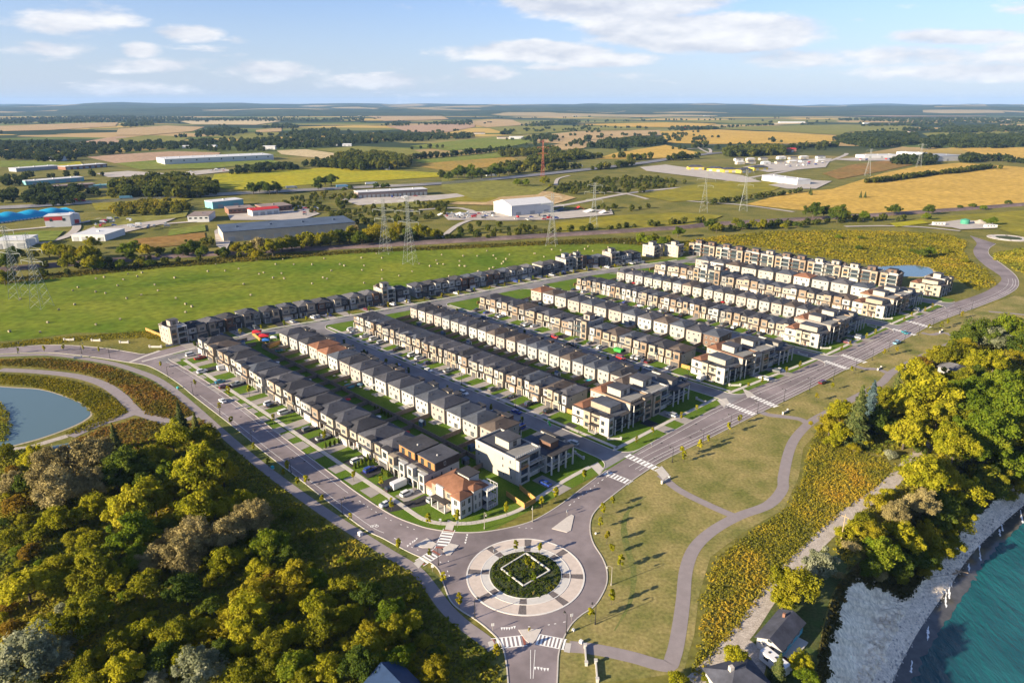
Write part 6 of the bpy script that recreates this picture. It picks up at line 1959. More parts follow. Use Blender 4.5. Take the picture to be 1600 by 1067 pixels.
WOODS = [  # label, key, h, areas(poly, spacing), lines(poly, spacing, width)
    ('dark wood beyond the long sheds', 'dark', 15, [([(0, 226), (60, 224), (130, 228), (250, 224), (272, 232), (200, 240), (130, 246), (118, 252), (60, 254), (0, 253)], 26)], []),
    ('dark trees among the plant yards', 'dark', 12, [([(30, 322), (40, 306), (120, 300), (128, 318), (90, 324)], 13), ([(0, 308), (25, 306), (26, 318), (0, 318)], 12), ([(0, 292), (10, 280), (42, 280), (40, 292)], 16), ([(45, 298), (75, 292), (80, 302), (60, 306)], 12)], [([(45, 279), (172, 275)], 15, 6), ([(128, 300), (160, 308)], 13, 5)]),
    ('olive wood above the highway', 'mixed', 15, [([(170, 300), (200, 288), (270, 281), (335, 290), (345, 306), (290, 311), (175, 311)], 12)], []),
    ('yellow bushes below the highway', 'yellow', 8, [([(175, 332), (190, 323), (240, 318), (292, 318), (296, 330), (260, 338), (180, 340)], 8)], []),
    ('dark clump among distant stubble fields', 'dark', 16, [([(300, 211), (320, 205), (345, 201), (385, 207), (383, 210), (360, 214), (320, 214)], 34), ([(410, 201), (430, 196), (468, 197), (466, 202)], 40)], [([(270, 216), (325, 214)], 26, 20)]),
    ('long dark wood behind the white warehouse', 'dark', 15, [([(262, 226), (330, 222), (400, 221), (470, 216), (530, 212), (530, 229), (480, 233), (440, 234), (400, 239), (345, 239), (300, 234), (262, 236)], 25), ([(436, 214), (470, 206), (530, 204), (530, 212), (480, 217)], 34)], []),
    ('tree row along the yellow crop', 'dark', 13, [([(345, 272), (395, 265), (465, 260), (466, 266), (420, 270), (360, 274)], 15), ([(470, 262), (490, 256), (530, 252), (530, 264)], 14)], []),
    ('mixed wood at the head of the yellow crop', 'mixed', 17, [([(515, 264), (525, 250), (550, 244), (600, 245), (640, 254), (640, 263), (600, 267), (560, 269)], 15)], []),
    ('dark belt of trees across the middle fields', 'dark', 15, [([(520, 216), (600, 211), (650, 212), (730, 213), (742, 216), (650, 222), (600, 223), (560, 227), (520, 228)], 24)], [([(640, 234), (705, 231)], 24, 12), ([(640, 250), (700, 246), (790, 236), (812, 236)], 11, 6), ([(722, 212), (742, 211)], 14, 10)]),
    ('far dark belts under the hills', 'dark', 16, [([(520, 186), (570, 184), (570, 190), (520, 191)], 70), ([(594, 197), (640, 193), (640, 198)], 40), ([(650, 196), (738, 189), (738, 196)], 45), ([(835, 193), (900, 190), (905, 194), (850, 198)], 45), ([(792, 198), (856, 194), (856, 199)], 36)], [([(900, 192), (1040, 189), (1160, 188)], 45, 60)]),
    ('dotted tree row along a field edge', 'dark', 14, [([(780, 211), (800, 206), (800, 212)], 24), ([(820, 219), (850, 213), (872, 217), (870, 220)], 22)], [([(820, 206), (950, 204)], 42, 8), ([(880, 204), (940, 203)], 20, 10), ([(895, 199), (935, 198)], 30, 14)]),
    ('oval dark wood in the golden fields', 'dark', 17, [([(913, 232), (935, 226), (955, 222), (1000, 220), (1030, 223), (1040, 226), (1010, 230), (960, 233)], 20)], [([(915, 220), (925, 219)], 14, 6)]),
    ('mixed tree bands beyond the highway', 'mixed', 14, [([(780, 240), (800, 238), (860, 235), (880, 240), (840, 246), (780, 246)], 15), ([(830, 250), (900, 240), (930, 248), (880, 254), (820, 258)], 12), ([(780, 262), (850, 256), (860, 260), (780, 268)], 13)], [([(780, 273), (905, 264)], 9, 8), ([(928, 266), (960, 263), (992, 259)], 8, 7), ([(980, 252), (1015, 248)], 9, 8), ([(932, 247), (944, 247)], 7, 5), ([(955, 248), (980, 246)], 9, 7), ([(700, 280), (690, 278)], 8, 5)]),
    ('tall tree row behind the white vans', 'mixed', 18, [([(1130, 246), (1135, 238), (1180, 235), (1222, 234), (1224, 243), (1180, 245)], 13)], [([(1040, 252), (1090, 248)], 11, 8), ([(1082, 232), (1100, 230)], 14, 8), ([(1234, 233), (1310, 230)], 12, 8)]),
    ('dark tree rows between the golden fields', 'dark', 14, [([(1040, 203), (1060, 200), (1120, 201), (1118, 204)], 26), ([(1128, 200), (1153, 199)], 24)], [([(1045, 202), (1120, 202)], 16, 12), ([(1160, 198), (1213, 196)], 18, 14), ([(1250, 196), (1272, 195)], 18, 14), ([(1128, 200), (1153, 199)], 18, 10)]),
    ('dark wood behind the lake plant', 'dark', 16, [([(1300, 220), (1330, 213), (1365, 210), (1432, 212), (1436, 225), (1400, 230), (1360, 233), (1330, 228)], 19), ([(1408, 205), (1440, 201), (1462, 203), (1460, 206)], 30), ([(1438, 222), (1470, 216), (1520, 214), (1600, 216), (1760, 220), (1760, 232), (1600, 230), (1560, 233), (1480, 232), (1440, 234)], 20), ([(1460, 207), (1480, 200), (1575, 198), (1620, 204), (1575, 207), (1500, 209)], 28), ([(1385, 258), (1410, 250), (1462, 252), (1455, 259)], 14), ([(1497, 254), (1510, 249), (1527, 251), (1525, 255)], 11)], [([(1530, 253), (1560, 252), (1600, 257), (1700, 262)], 11, 6)]),
    ('hedge across the golden field', 'mixed', 9, [], [([(1356, 287), (1400, 282), (1450, 275), (1500, 270), (1540, 264), (1565, 265)], 4.5, 4), ([(1356, 287), (1400, 282), (1450, 275)], 5, 4), ([(1490, 271), (1545, 264)], 4, 5)]),
    ('far belts beneath the eastern hills', 'dark', 16, [([(1300, 188), (1400, 185), (1600, 186), (1700, 190), (1600, 194), (1400, 192)], 60), ([(1330, 198), (1460, 192), (1500, 197), (1400, 198)], 44)], []),
    ('far belts beneath the western hills', 'dark', 16, [([(0, 186), (180, 182), (330, 186), (420, 186), (530, 188), (500, 191), (300, 190), (180, 192), (0, 195)], 62), ([(185, 197), (235, 192), (240, 196), (200, 200)], 40)], []),
    ('green shrubs in the gully by the highway', 'mixed', 7, [([(850, 302), (880, 290), (930, 282), (1000, 278), (1060, 284), (1080, 290), (1000, 302), (930, 306)], 13)], [([(1100, 322), (1170, 312), (1260, 300)], 9, 4)]),
    ('scrub between railway and highway', 'mixed', 6, [([(500, 340), (560, 328), (640, 318), (700, 320), (690, 345), (560, 352)], 12), ([(690, 365), (740, 352), (820, 352), (860, 366), (760, 375)], 15), ([(430, 320), (520, 300), (560, 310), (540, 330), (470, 335)], 12), ([(900, 330), (1000, 318), (1040, 325), (960, 335)], 18), ([(330, 372), (350, 380), (350, 400), (300, 404), (220, 410), (200, 405), (280, 395)], 12), ([(50, 420), (180, 406), (180, 415), (60, 430)], 13)], []),
    ('bushes along the railway cutting', 'mixed', 7, [], [([(700, 376), (800, 369), (1000, 356), (1110, 348)], 9, 5), ([(1110, 362), (1250, 352), (1360, 346), (1420, 346)], 7, 6), ([(0, 440), (120, 425), (270, 412), (400, 402)], 9, 5), ([(400, 388), (560, 378), (690, 372)], 6, 6), ([(360, 394), (480, 384), (560, 376)], 5, 5)])]
for (lab, key, h, areas, lines) in WOODS:
    pts = []
    for a, s_ in areas:
        pts += area(a, s_)
    for l_, s_, w_ in lines:
        pts += line(l_, s_, w_)
    wood(lab, pts, h, key)
pts = []
for _ in range(900):
    v = 178 + 60 * fr.uniform(0, 1) ** 1.6
    u = fr.uniform(-60, 1660)
    x, y = G(u, v)
    n_ = mnoise.noise(Vector((x * .0011, y * .0011, 5)))
    if n_ > .12:
        for _k in range(3):
            pts.append((x + fr.uniform(-22, 22), y + fr.uniform(-14, 14)))
wood('scattered farm trees over the distant country', pts, 13, 'dark')
rw = MB()
RAIL = smooth(W_([(-200, 436), (-20, 424), (60, 417), (270, 401), (412, 393), (570, 385), (800, 372), (1050, 357), (1112, 351), (1200, 346), (1360, 337), (1480, 329), (1600, 320), (1800, 306)]), 4)
for (d0, z0), (d1, z1) in zip(((8, 0), (5.2, 1.5), (-5.2, 1.5)), ((5.2, 1.5), (-5.2, 1.5), (-8, 0))):
    a, b_ = offset(RAIL, d0), offset(RAIL, d1)
    n = len(RAIL)
    rw.add([(x, y, z0) for x, y in a] + [(x, y, z1) for x, y in b_], [(n + i, n + i + 1, i + 1, i) for i in range(n - 1)])
structure('railway', rw.mesh('railway'), mat('rail_ballast', (.145, .105, .10), var=.2, scale=.3, scale2=.05, rough=1))
rl = MB()
for d in (3.2, 1.75, -1.75, -3.2):
    kerb_faces(rl, RAIL, .10, .17, d, 1.5)
structure('rails', rl.mesh('rails'), mat('rail_steel', (.20, .17, .16), rough=.4, metal=.6))
hw_ = MB()
HWY = smooth(W_([(-200, 336), (0, 326), (60, 323), (130, 318), (270, 309), (440, 300), (560, 294), (700, 287), (870, 271), (1000, 256), (1060, 247), (1110, 241), (1150, 238)]), 4)
strip_faces(hw_, HWY, -13, 13, .9)
M_hwy = mat('highway_concrete', (.27, .26, .265), var=.06, scale=.05, rough=.95)
structure('highway', hw_.mesh('highway'), M_hwy)
hb = MB()
kerb_faces(hb, HWY, .6, 1.0, -.3, .9)
kerb_faces(hb, HWY, .3, .8, 12.6, .9); kerb_faces(hb, HWY, .3, .8, -12.8, .9)
structure('highway_barrier', hb.mesh('barrier'), M_conc)
rd = MB()
zz = .5
for pts, w in (([(690, 372), (720, 350), (760, 338)], 3), ([(640, 330), (720, 326), (780, 345), (880, 336)], 4), ([(845, 327), (900, 318), (980, 303), (1040, 296), (1100, 290), (1160, 280), (1230, 268), (1290, 254), (1320, 243), (1322, 240)], 5), ([(1012, 312), (980, 304), (930, 298)], 3), ([(1020, 309), (1090, 316), (1160, 321), (1240, 332)], 3.4), ([(868, 290), (872, 280), (890, 275)], 3),
               ([(0, 362), (60, 357), (120, 350), (160, 342)], 4), ([(170, 358), (240, 352), (330, 345)], 4), ([(60, 382), (100, 372), (118, 360), (120, 352)], 4), ([(243, 350), (250, 340), (262, 332), (270, 330)], 6), ([(1320, 355), (1380, 354), (1440, 356), (1500, 362)], 3), ([(1000, 240), (1100, 232), (1110, 241)], 4), ([(1110, 241), (1090, 229), (1120, 226)], 3), ([(1452, 352), (1500, 356), (1545, 352)], 5)):
    zz += .02
    strip_faces(rd, smooth(W_(pts), 4), -w, w, zz)
for poly in ([(135, 360), (190, 338), (275, 328), (280, 340), (250, 352), (160, 372)], [(355, 335), (395, 325), (470, 322), (500, 335), (470, 345), (360, 345)], [(860, 345), (700, 345), (690, 335), (780, 330), (870, 330), (955, 328), (958, 336)], [(335, 362), (352, 352), (360, 380), (352, 395), (338, 385)], [(1000, 262), (1040, 258), (1160, 275), (1190, 285), (1160, 286), (1010, 268)], [(1160, 262), (1240, 250), (1300, 248), (1290, 262), (1200, 270)],
             [(1200, 290), (1262, 282), (1300, 284), (1275, 296), (1230, 296)], [(530, 312), (680, 306), (720, 303), (740, 306), (680, 314), (560, 322)], [(1430, 248), (1350, 246), (1300, 250), (1330, 252), (1430, 252)], [(150, 272), (200, 268), (260, 272), (230, 276), (170, 278)], [(270, 271), (350, 264), (365, 268), (300, 275)], [(1460, 350), (1500, 345), (1550, 348), (1555, 358), (1500, 360)]):
    zz += .02
    rd.sheet(W_(poly), zz)
structure('country_road', rd.mesh('roads'), mat('pale_gravel_road', (.36, .325, .29), var=.1, scale=.08, rough=1))
M_white = mat('metal_white', (.52, .52, .52), var=.04, scale=.2, rough=.55)
M_greyw = mat('metal_grey', (.30, .31, .32), var=.05, scale=.2, rough=.6)
M_teal = mat('metal_teal', (.16, .36, .40), var=.06, scale=.2, rough=.5)
M_cyan = mat('blue_cover', (.012, .30, .52), var=.08, scale=.05, rough=.5)
M_redr = mat('red_panel', (.42, .035, .035), var=.08, scale=.2, rough=.6)
M_navy = mat('navy_roof', (.060, .085, .13), var=.15, scale=.08, rough=.8)
M_brnr = mat('brown_flat_roof', (.21, .165, .15), var=.12, scale=.1, rough=.95)
M_brick = mat('red_brick', (.20, .105, .075), var=.12, scale=.3, rough=.95)
M_tanw = mat('tan_wall', (.40, .355, .29), var=.06, scale=.2, rough=.9)
M_yel = mat('yellow_sheathing', (.46, .36, .06), var=.06, scale=.2, rough=.9)
_FB = {}
def far_building(a, b_, dep, h, label, wall=None, roof=None, kind='flat', doors=0, windows=0, door_mat=None, name='warehouse', cat='building', band=None):
    A, B = G(*a), G(*b_)
    w = math.dist(A, B)
    rz = math.atan2(B[1] - A[1], B[0] - A[0])
    root = thing(name, (A[0], A[1], 0), rz, label, cat)
    wall = wall or M_white; roof = roof or M_white
    obj('wall', MB().box(0, 0, 0, w, dep, h).mesh('wall'), wall, root)
    if kind == 'flat':
        r = MB().box(-.3, -.3, h, w + .3, dep + .3, h + .5)
        for k in range(max(1, int(w / 25))):
            x = (k + .5) * w / max(1, int(w / 25))
            r.box(x - 1.2, dep * .5 - 1, h + .5, x + 1.2, dep * .5 + 1, h + 1.7)
        obj('roof', r.mesh('roof'), roof, root)
    elif kind == 'hip':
        obj('roof', MB().hip(0, 0, w, dep, h, min(w, dep) * .22, .5).mesh('roof'), roof, root)
    else:
        m = MB()
        m.add([(-.4, -.4, h), (w + .4, -.4, h), (w + .4, dep + .4, h), (-.4, dep + .4, h), (-.4, dep / 2, h + dep * .12), (w + .4, dep / 2, h + dep * .12), (-.4, -.4, h - .3), (w + .4, -.4, h - .3), (w + .4, dep + .4, h - .3), (-.4, dep + .4, h - .3)],
              [(0, 1, 5, 4), (2, 3, 4, 5), (0, 4, 3), (1, 2, 5), (6, 7, 1, 0), (7, 8, 2, 1), (8, 9, 3, 2), (9, 6, 0, 3)])
        obj('roof', m.mesh('roof'), roof, root)
    if band:
        obj('colour_band', MB().box(-.05, -.08, h * .62, w * .7, -.02, h * .97).mesh('band'), band, root)
    for k in range(doors):
        x = (k + .5) * w / doors
        hw2 = min(3.2, w / doors * .32)
        if ('d', hw2, h) not in _FB:
            _FB[('d', hw2, h)] = MB().box(-hw2, -.12, 0, hw2, .02, min(4.6, h * .72)).mesh('door')
        o = obj('loading_door', _FB[('d', hw2, h)], door_mat or M_greyw, root)
        o.location = (x, 0, 0)
    for k in range(windows):
        x = (k + .5) * w / windows
        if ('w', h) not in _FB:
            _FB[('w', h)] = MB().box(-1.3, -.10, h * .55, 1.3, .02, h * .8).mesh('window')
        o = obj('window', _FB[('w', h)], M_glass, root)
        o.location = (x, -.01, 0)
    return root
far_building((258, 258), (428, 250), 75, 11, 'huge white warehouse with a row of dark square windows beyond the highway', doors=0, windows=9)
far_building((26, 269), (93, 264), 26, 6, 'long pale shed, western of the two behind a tree row', M_greyw, M_white, doors=6)
far_building((103, 266), (168, 261), 26, 6, 'long pale shed with brick base, eastern of two behind a tree row', M_brick, M_white, doors=7)
far_building((46, 290), (132, 283), 24, 6, 'white flat shed with turquoise end among plant yard trees', M_teal, M_white, doors=5)
far_building((75, 299), (150, 294), 22, 6, 'low brown brick plant with pale roof edge above the highway', M_brick, M_brnr, doors=5, windows=0)
far_building((147, 295), (168, 294), 12, 4.5, 'small turquoise shed beside the brown brick plant', M_teal, M_teal, doors=2)
far_building((72, 356), (112, 354), 20, 11, 'white block building with a jagged red band by the blue covers', M_white, M_white, windows=2, band=M_redr)
far_building((112, 351), (127, 349), 14, 10, 'white annex with red panel next to the block building', M_white, M_white, doors=1, door_mat=M_redr)
far_building((113, 377), (165, 377), 34, 5.5, 'wide low white hall with blue side wall behind the railway trees', M_white, M_white, doors=4)
far_building((-10, 390), (42, 388), 26, 7, 'white works building with blue gable near the lattice towers', M_white, M_white, doors=3)
far_building((333, 327), (381, 322), 22, 8, 'teal metal building with bright white roof', M_teal, M_white, doors=2)
far_building((294, 348), (327, 347), 34, 6.5, 'flat brown-roofed building with white front and round red sign', M_white, M_brnr, doors=0, windows=4)
far_building((358, 336), (398, 333), 26, 6, 'low brick shop block with rusty flat roof', M_brick, M_brnr, windows=6)
far_building((412, 333), (457, 329), 30, 6, 'eastern brick shop block with rusty roof beside parked vans', M_brick, M_brnr, windows=6)
far_building((395, 339), (437, 335), 16, 7, 'bright red roofed hall with white arched front', M_white, M_redr, kind='gable', doors=4)
far_building((350, 379), (556, 362), 46, 9, 'very long hall with navy roof behind the railway', M_tanw, M_navy, doors=9)
far_building((560, 311), (668, 305), 24, 8, 'long low building with white roof and dark bays by the highway', M_brnr, M_white, doors=16)
far_building((799, 339), (864, 333), 40, 12, 'white steel shed with three grey loading doors', M_white, M_white, kind='gable', doors=3)
far_building((1190, 282), (1245, 290), 26, 8, 'bright white box warehouse beside the golden field', M_white, M_white, doors=0, windows=0)
far_building((1350, 248), (1405, 247), 30, 7, 'low white plant building left of the glasshouse row'.replace('left of', 'west of'), M_white, M_white, doors=3)
far_building((1400, 243), (1440, 245), 34, 8, 'white hall behind birches at the lake plant', M_white, M_white, doors=2)
far_building((1455, 253), (1505, 251), 60, 11, 'large white hall with grey end wall above the golden field', M_white, M_greyw, doors=1)
for i, (a, b_) in enumerate((((1076, 266), (1100, 266)), ((1104, 268), (1128, 269)), ((1130, 270), (1152, 270)), ((1158, 271), (1176, 270)), ((1178, 267), (1200, 266)))):
    far_building(a, b_, 16, 5.5, f'{ordinal(i + 1)} unfinished yellow house with dark roof, counted from the highway side', M_yel, MR['charcoal'], kind='hip', doors=2, name='unfinished_house', cat='house')
hr2 = random.Random(9)
for i in range(14):
    u, v = 1150 + (i % 7) * 21 + hr2.uniform(-4, 4), 252 + (i // 7) * 6 + hr2.uniform(-1, 1) - (i % 7) * .6
    far_building((u, v), (u + 12, v - .3), 9, 5, f'{ordinal(i + 1)} small pale house in the new estate beyond the gravel yard', M_tanw if i % 3 else M_white, M_white if i % 2 else MR['grey'], kind='hip', doors=1, name='new_house', cat='house')
for i, (u, v, w, c) in enumerate([(78, 252, 20, 'white'), (125, 240, 8, 'white'), (285, 232, 14, 'white'), (315, 233, 22, 'white'), (410, 234, 20, 'white'), (512, 228, 15, 'white'), (535, 229, 14, 'white'), (655, 216, 12, 'white'), (600, 266, 9, 'white'), (777, 218, 20, 'tan'), (796, 218, 22, 'white'), (1048, 202, 12, 'red'), (1068, 202, 8, 'red'), (740, 210, 18, 'tan'), (895, 182, 10, 'white'), (1100, 182, 8, 'white'), (1218, 193, 40, 'white'), (1340, 218, 14, 'white'), (1558, 232, 8, 'white'), (1420, 208, 10, 'tan'), (1220, 238, 24, 'red'), (1380, 195, 10, 'white'), (1350, 194, 9, 'white'), (1555, 190, 14, 'tan'), (1575, 188, 14, 'tan'), (1000, 178, 18, 'white'), (560, 182, 6, 'white'), (640, 180, 8, 'white')]):
    far_building((u, v), (u + w, v - .1), 12 + w * .3, 6 if w < 20 else 8, f'{ordinal(i + 1)} distant {c} farm building among the country fields', {'white': M_white, 'tan': M_tanw, 'red': M_brick}[c], {'white': M_white, 'tan': MR['brown'], 'red': M_redr}[c], kind='gable', doors=2, name='farm_building')
A, B = G(-30, 353), G(118, 333)
L_ = math.dist(A, B)
root = thing('covered_stockpile', (A[0], A[1], 0), math.atan2(B[1] - A[1], B[0] - A[0]), 'bright blue tarpaulin over a long wavy stockpile beside the red banded block', 'stockpile')
n = 24
vs, fs = [], []
for i in range(n + 1):
    x = L_ * i / n
    hh = 7 + 3.2 * abs(math.sin(i * .55)) - 3.5 * (i / n)
    for (y, z) in ((0, 0), (2, hh * .55), (16, hh), (30, hh * .6), (36, 0)):
        vs.append((x, y, z))
for i in range(n):
    for j in range(4):
        fs.append((i * 5 + j, (i + 1) * 5 + j, (i + 1) * 5 + j + 1, i * 5 + j + 1))
m = MB(); m.v, m.f = vs, fs
obj('cover', m.mesh('cover', smooth=True), M_cyan, root)
m = MB()
for i in range(26):
    m.box(i * L_ / 26, -1.2, 0, i * L_ / 26 + L_ / 40, -.2, 1.2)
o = obj('ballast_blocks', m.mesh('blocks'), M_white, root); o['kind'] = 'stuff'
for i, (u, v, r, c) in enumerate(((880, 330, 9, 'navy'), (925, 332, 12, 'white'), (945, 334, 8, 'white'), (905, 327, 6, 'red'), (695, 336, 8, 'white'), (720, 337, 9, 'white'))):
    x, y = G(u, v)
    root = thing('covered_heap', (x, y, 0), .3, f'{ordinal(i + 1)} tarp-covered heap, {c}, in the gravel yard by the steel shed', 'heap')
    m = MB()
    m.gable(-r, -r * .5, r, r * .5, 0, 3.2, 0, .3)
    obj('cover', m.mesh('cover'), {'navy': M_navy, 'white': M_white, 'red': M_redr}[c], root)
    m = MB()
    for k in (-.8, 0, .8):
        m.box(r * k - .2, -r * .55, 0, r * k + .2, -r * .5, .5)
    o = obj('sandbags', m.mesh('bags'), M_tanw, root); o['kind'] = 'stuff'
def pylon(u, v, h, label, colour=None, rot=None, w=9.0):
    x, y = G(u, v)
    root = thing('lattice_tower', (x, y, 0), GRID + .5 if rot is None else rot, label, 'pylon', 'power line towers')
    steel = colour or M_steel
    hw2, tw = w / 2, .9
    waist = h * .62
    def half(z):
        return hw2 + (1.1 - hw2) * (z / waist) if z < waist else 1.1 + (tw - 1.1) * ((z - waist) / (h - waist))
    for sx in (-1, 1):
        for sy in (-1, 1):
            m = MB()
            zs = [0, waist * .5, waist, h]
            for a, b_ in zip(zs, zs[1:]):
                m.bar((sx * half(a), sy * half(a), a), (sx * half(b_), sy * half(b_), b_), .115 if a < waist else .09)
            obj('leg', m.mesh('leg'), steel, root)
    br = MB()
    z = 0.0
    while z < h - 1:
        s_ = max(1.8, half(z) * 1.25)
        z2 = min(h, z + s_)
        for (p, q) in (((-1, -1), (1, -1)), ((1, -1), (1, 1)), ((1, 1), (-1, 1)), ((-1, 1), (-1, -1))):
            br.bar((p[0] * half(z), p[1] * half(z), z), (q[0] * half(z2), q[1] * half(z2), z2), .045, 3)
            br.bar((q[0] * half(z), q[1] * half(z), z), (p[0] * half(z2), p[1] * half(z2), z2), .045, 3)
        z = z2
    o = obj('bracing', br.mesh('bracing'), steel, root); o['kind'] = 'stuff'
    for k, (zf, ln) in enumerate(((.62, 8.5), (.78, 10), (.93, 7.5))):
        m = MB()
        for sx in (-1, 1):
            zz_ = h * zf
            m.bar((sx * .9, .6, zz_), (sx * ln, 0, zz_ + .5), .07); m.bar((sx * .9, -.6, zz_), (sx * ln, 0, zz_ + .5), .07); m.bar((sx * .9, 0, zz_ + 2.2), (sx * ln, 0, zz_ + .5), .07)
            m.bar((sx * ln, 0, zz_ + .5), (sx * ln, 0, zz_ - 1.8), .12)
        obj('crossarm', m.mesh('crossarm'), steel, root)
    return root
M_steel = mat('galvanised', (.30, .32, .31), var=.08, scale=.5, rough=.5, metal=.2)
M_rw = mat('red_white_steel', (.42, .12, .08), var=.1, scale=.2, rough=.6)
pylon(32, 466, 47, 'tall steel lattice tower by the railway, first from the pond side')
pylon(66, 480, 46, 'tall steel lattice tower standing in the hay field corner near another')
pylon(641, 412, 52, 'tallest pale lattice tower standing on a mound in the hay field')
pylon(603, 396, 46, 'greyish lattice tower beside the railway, next to the tallest one')
pylon(862, 384, 46, 'thin lattice tower at the hay field edge, east of the steel shed')
pylon(927, 358, 46, 'thin lattice tower in the scrub beyond the tracks')
pylon(1099, 332, 48, 'lattice tower by the gravel lane crossing, west of its pair')
pylon(1161, 330, 48, 'lattice tower by the gravel lane crossing, east of its pair')
pylon(848, 276, 62, 'red and white lattice mast beside the highway', M_rw, w=6)
pylon(1355, 275, 46, 'distant lattice tower on the rusty field')
pylon(1435, 262, 46, 'distant lattice tower near the white plant')
CARC = {'white': (.62, .62, .61), 'black': (.012, .012, .014), 'grey': (.12, .125, .13), 'silver': (.36, .37, .38), 'red': (.34, .018, .02), 'blue': (.015, .04, .22), 'dark blue': (.015, .025, .06), 'maroon': (.11, .012, .02), 'teal': (.03, .22, .28), 'light blue': (.16, .38, .52), 'green': (.02, .10, .05)}
M_tyre = mat('tyre', (.012, .012, .012), rough=.9)
M_lampg = mat('lamp_glass', (.55, .55, .52), rough=.2, spec=.6)
M_tail = mat('tail_lamp', (.22, .01, .01), rough=.3)
def car_paint(c):
    n = 'paint ' + c
    if n not in _MATS:
        m = bpy.data.materials.new(n)
        m.use_nodes = True
        b = m.node_tree.nodes['Principled BSDF']
        b.inputs['Base Color'].default_value = (*CARC[c], 1)
        b.inputs['Roughness'].default_value = .28
        b.inputs['Coat Weight'].default_value = .6
        b.inputs['Coat Roughness'].default_value = .08
        _MATS[n] = m
    return _MATS[n]
def loft(sections):
    """sections: list of (x, half width bottom, half width top, z0, z1) along the car"""
    m = MB()
    vs = []
    for (x, wb, wt, z0, z1) in sections:
        vs += [(x, -wb, z0), (x, -wb, z0 + (z1 - z0) * .55), (x, -wt, z1), (x, wt, z1), (x, wb, z0 + (z1 - z0) * .55), (x, wb, z0)]
    fs = []
    n = len(sections)
    for i in range(n - 1):
        for j in range(6):
            fs.append((i * 6 + j, i * 6 + (j + 1) % 6, (i + 1) * 6 + (j + 1) % 6, (i + 1) * 6 + j))
    fs.append(tuple(range(5, -1, -1))); fs.append(tuple((n - 1) * 6 + j for j in range(6)))
    m.add(vs, [tuple(reversed(f)) for f in fs])
    return m
def wheel_mesh(r=.34, w=.22):
    m = MB()
    n = 10
    vs = []
    for y in (-w / 2, w / 2):
        for i in range(n):
            vs.append((r * math.cos(2 * math.pi * i / n), y, r + r * math.sin(2 * math.pi * i / n)))
    m.add(vs, [(i, n + i, n + (i + 1) % n, (i + 1) % n) for i in range(n)] + [tuple(range(n)), tuple(range(2 * n - 1, n - 1, -1))])
    m.mi = 1
    vs = []
    for y in (-w / 2 - .01, w / 2 + .01):
        for i in range(8):
            vs.append((r * .58 * math.cos(2 * math.pi * i / 8), y, r + r * .58 * math.sin(2 * math.pi * i / 8)))
    m.add(vs, [tuple(range(8)), tuple(range(15, 7, -1))])
    return m.mesh('wheel', mats=[M_tyre, mat('rim', (.30, .31, .32), rough=.35, metal=.7)])
_WHEEL = wheel_mesh()
CARKIND = {  # L, W, body sections, glass sections, roof sections
    'sedan': dict(L=4.7, body=[(-2.35, .78, .70, .32, .78), (-2.2, .90, .82, .22, .95), (-.9, .92, .86, .20, 1.0), (.9, .92, .86, .20, .98), (2.05, .90, .78, .22, .84), (2.35, .76, .66, .32, .66)],
                  glass=[(-1.75, .80, .62, .94, .98), (-1.05, .80, .62, .94, 1.40), (.25, .80, .62, .94, 1.42), (1.1, .80, .66, .94, .99)], roof=(-1.05, .25, .60, 1.41)),
    'suv': dict(L=4.7, body=[(-2.35, .84, .80, .36, 1.0), (-2.2, .94, .88, .28, 1.12), (.8, .94, .88, .26, 1.12), (1.95, .92, .82, .28, 1.02), (2.35, .80, .72, .38, .84)],
                glass=[(-2.2, .86, .76, 1.08, 1.3), (-2.0, .86, .70, 1.08, 1.68), (.25, .86, .70, 1.08, 1.70), (1.0, .86, .76, 1.08, 1.13)], roof=(-2.0, .25, .69, 1.69)),
    'van': dict(L=5.0, body=[(-2.5, .88, .84, .34, 1.1), (-2.4, .96, .90, .26, 1.2), (1.2, .96, .90, .26, 1.15), (2.2, .94, .84, .28, 1.0), (2.5, .84, .74, .36, .8)],
                glass=[(-2.4, .88, .80, 1.14, 1.4), (-2.3, .88, .76, 1.14, 1.86), (.7, .88, .74, 1.14, 1.86), (1.7, .88, .80, 1.10, 1.14)], roof=(-2.3, .7, .74, 1.86)),
    'pickup': dict(L=5.6, body=[(-2.8, .90, .86, .42, 1.05), (-2.7, .96, .92, .36, 1.12), (-.6, .96, .92, .34, 1.12), (1.5, .96, .90, .34, 1.14), (2.5, .94, .86, .36, 1.08), (2.8, .86, .78, .46, .9)],
                   glass=[(-.75, .88, .78, 1.08, 1.2), (-.6, .88, .72, 1.08, 1.78), (.7, .88, .72, 1.08, 1.80), (1.35, .88, .80, 1.08, 1.14)], roof=(-.6, .7, .71, 1.79)),
    'cargo van': dict(L=5.9, body=[(-2.95, .95, .93, .36, 2.3), (-2.9, 1.0, .95, .30, 2.4), (1.4, 1.0, .95, .30, 2.4), (2.1, 1.0, .90, .30, 1.5), (2.95, .88, .78, .36, .95)],
                      glass=[(1.35, .93, .85, 1.45, 2.25), (1.45, .97, .88, 1.45, 2.25), (2.05, .97, .84, 1.42, 1.53)], roof=(-2.7, 1.2, .90, 2.4))}
_CARM = {}
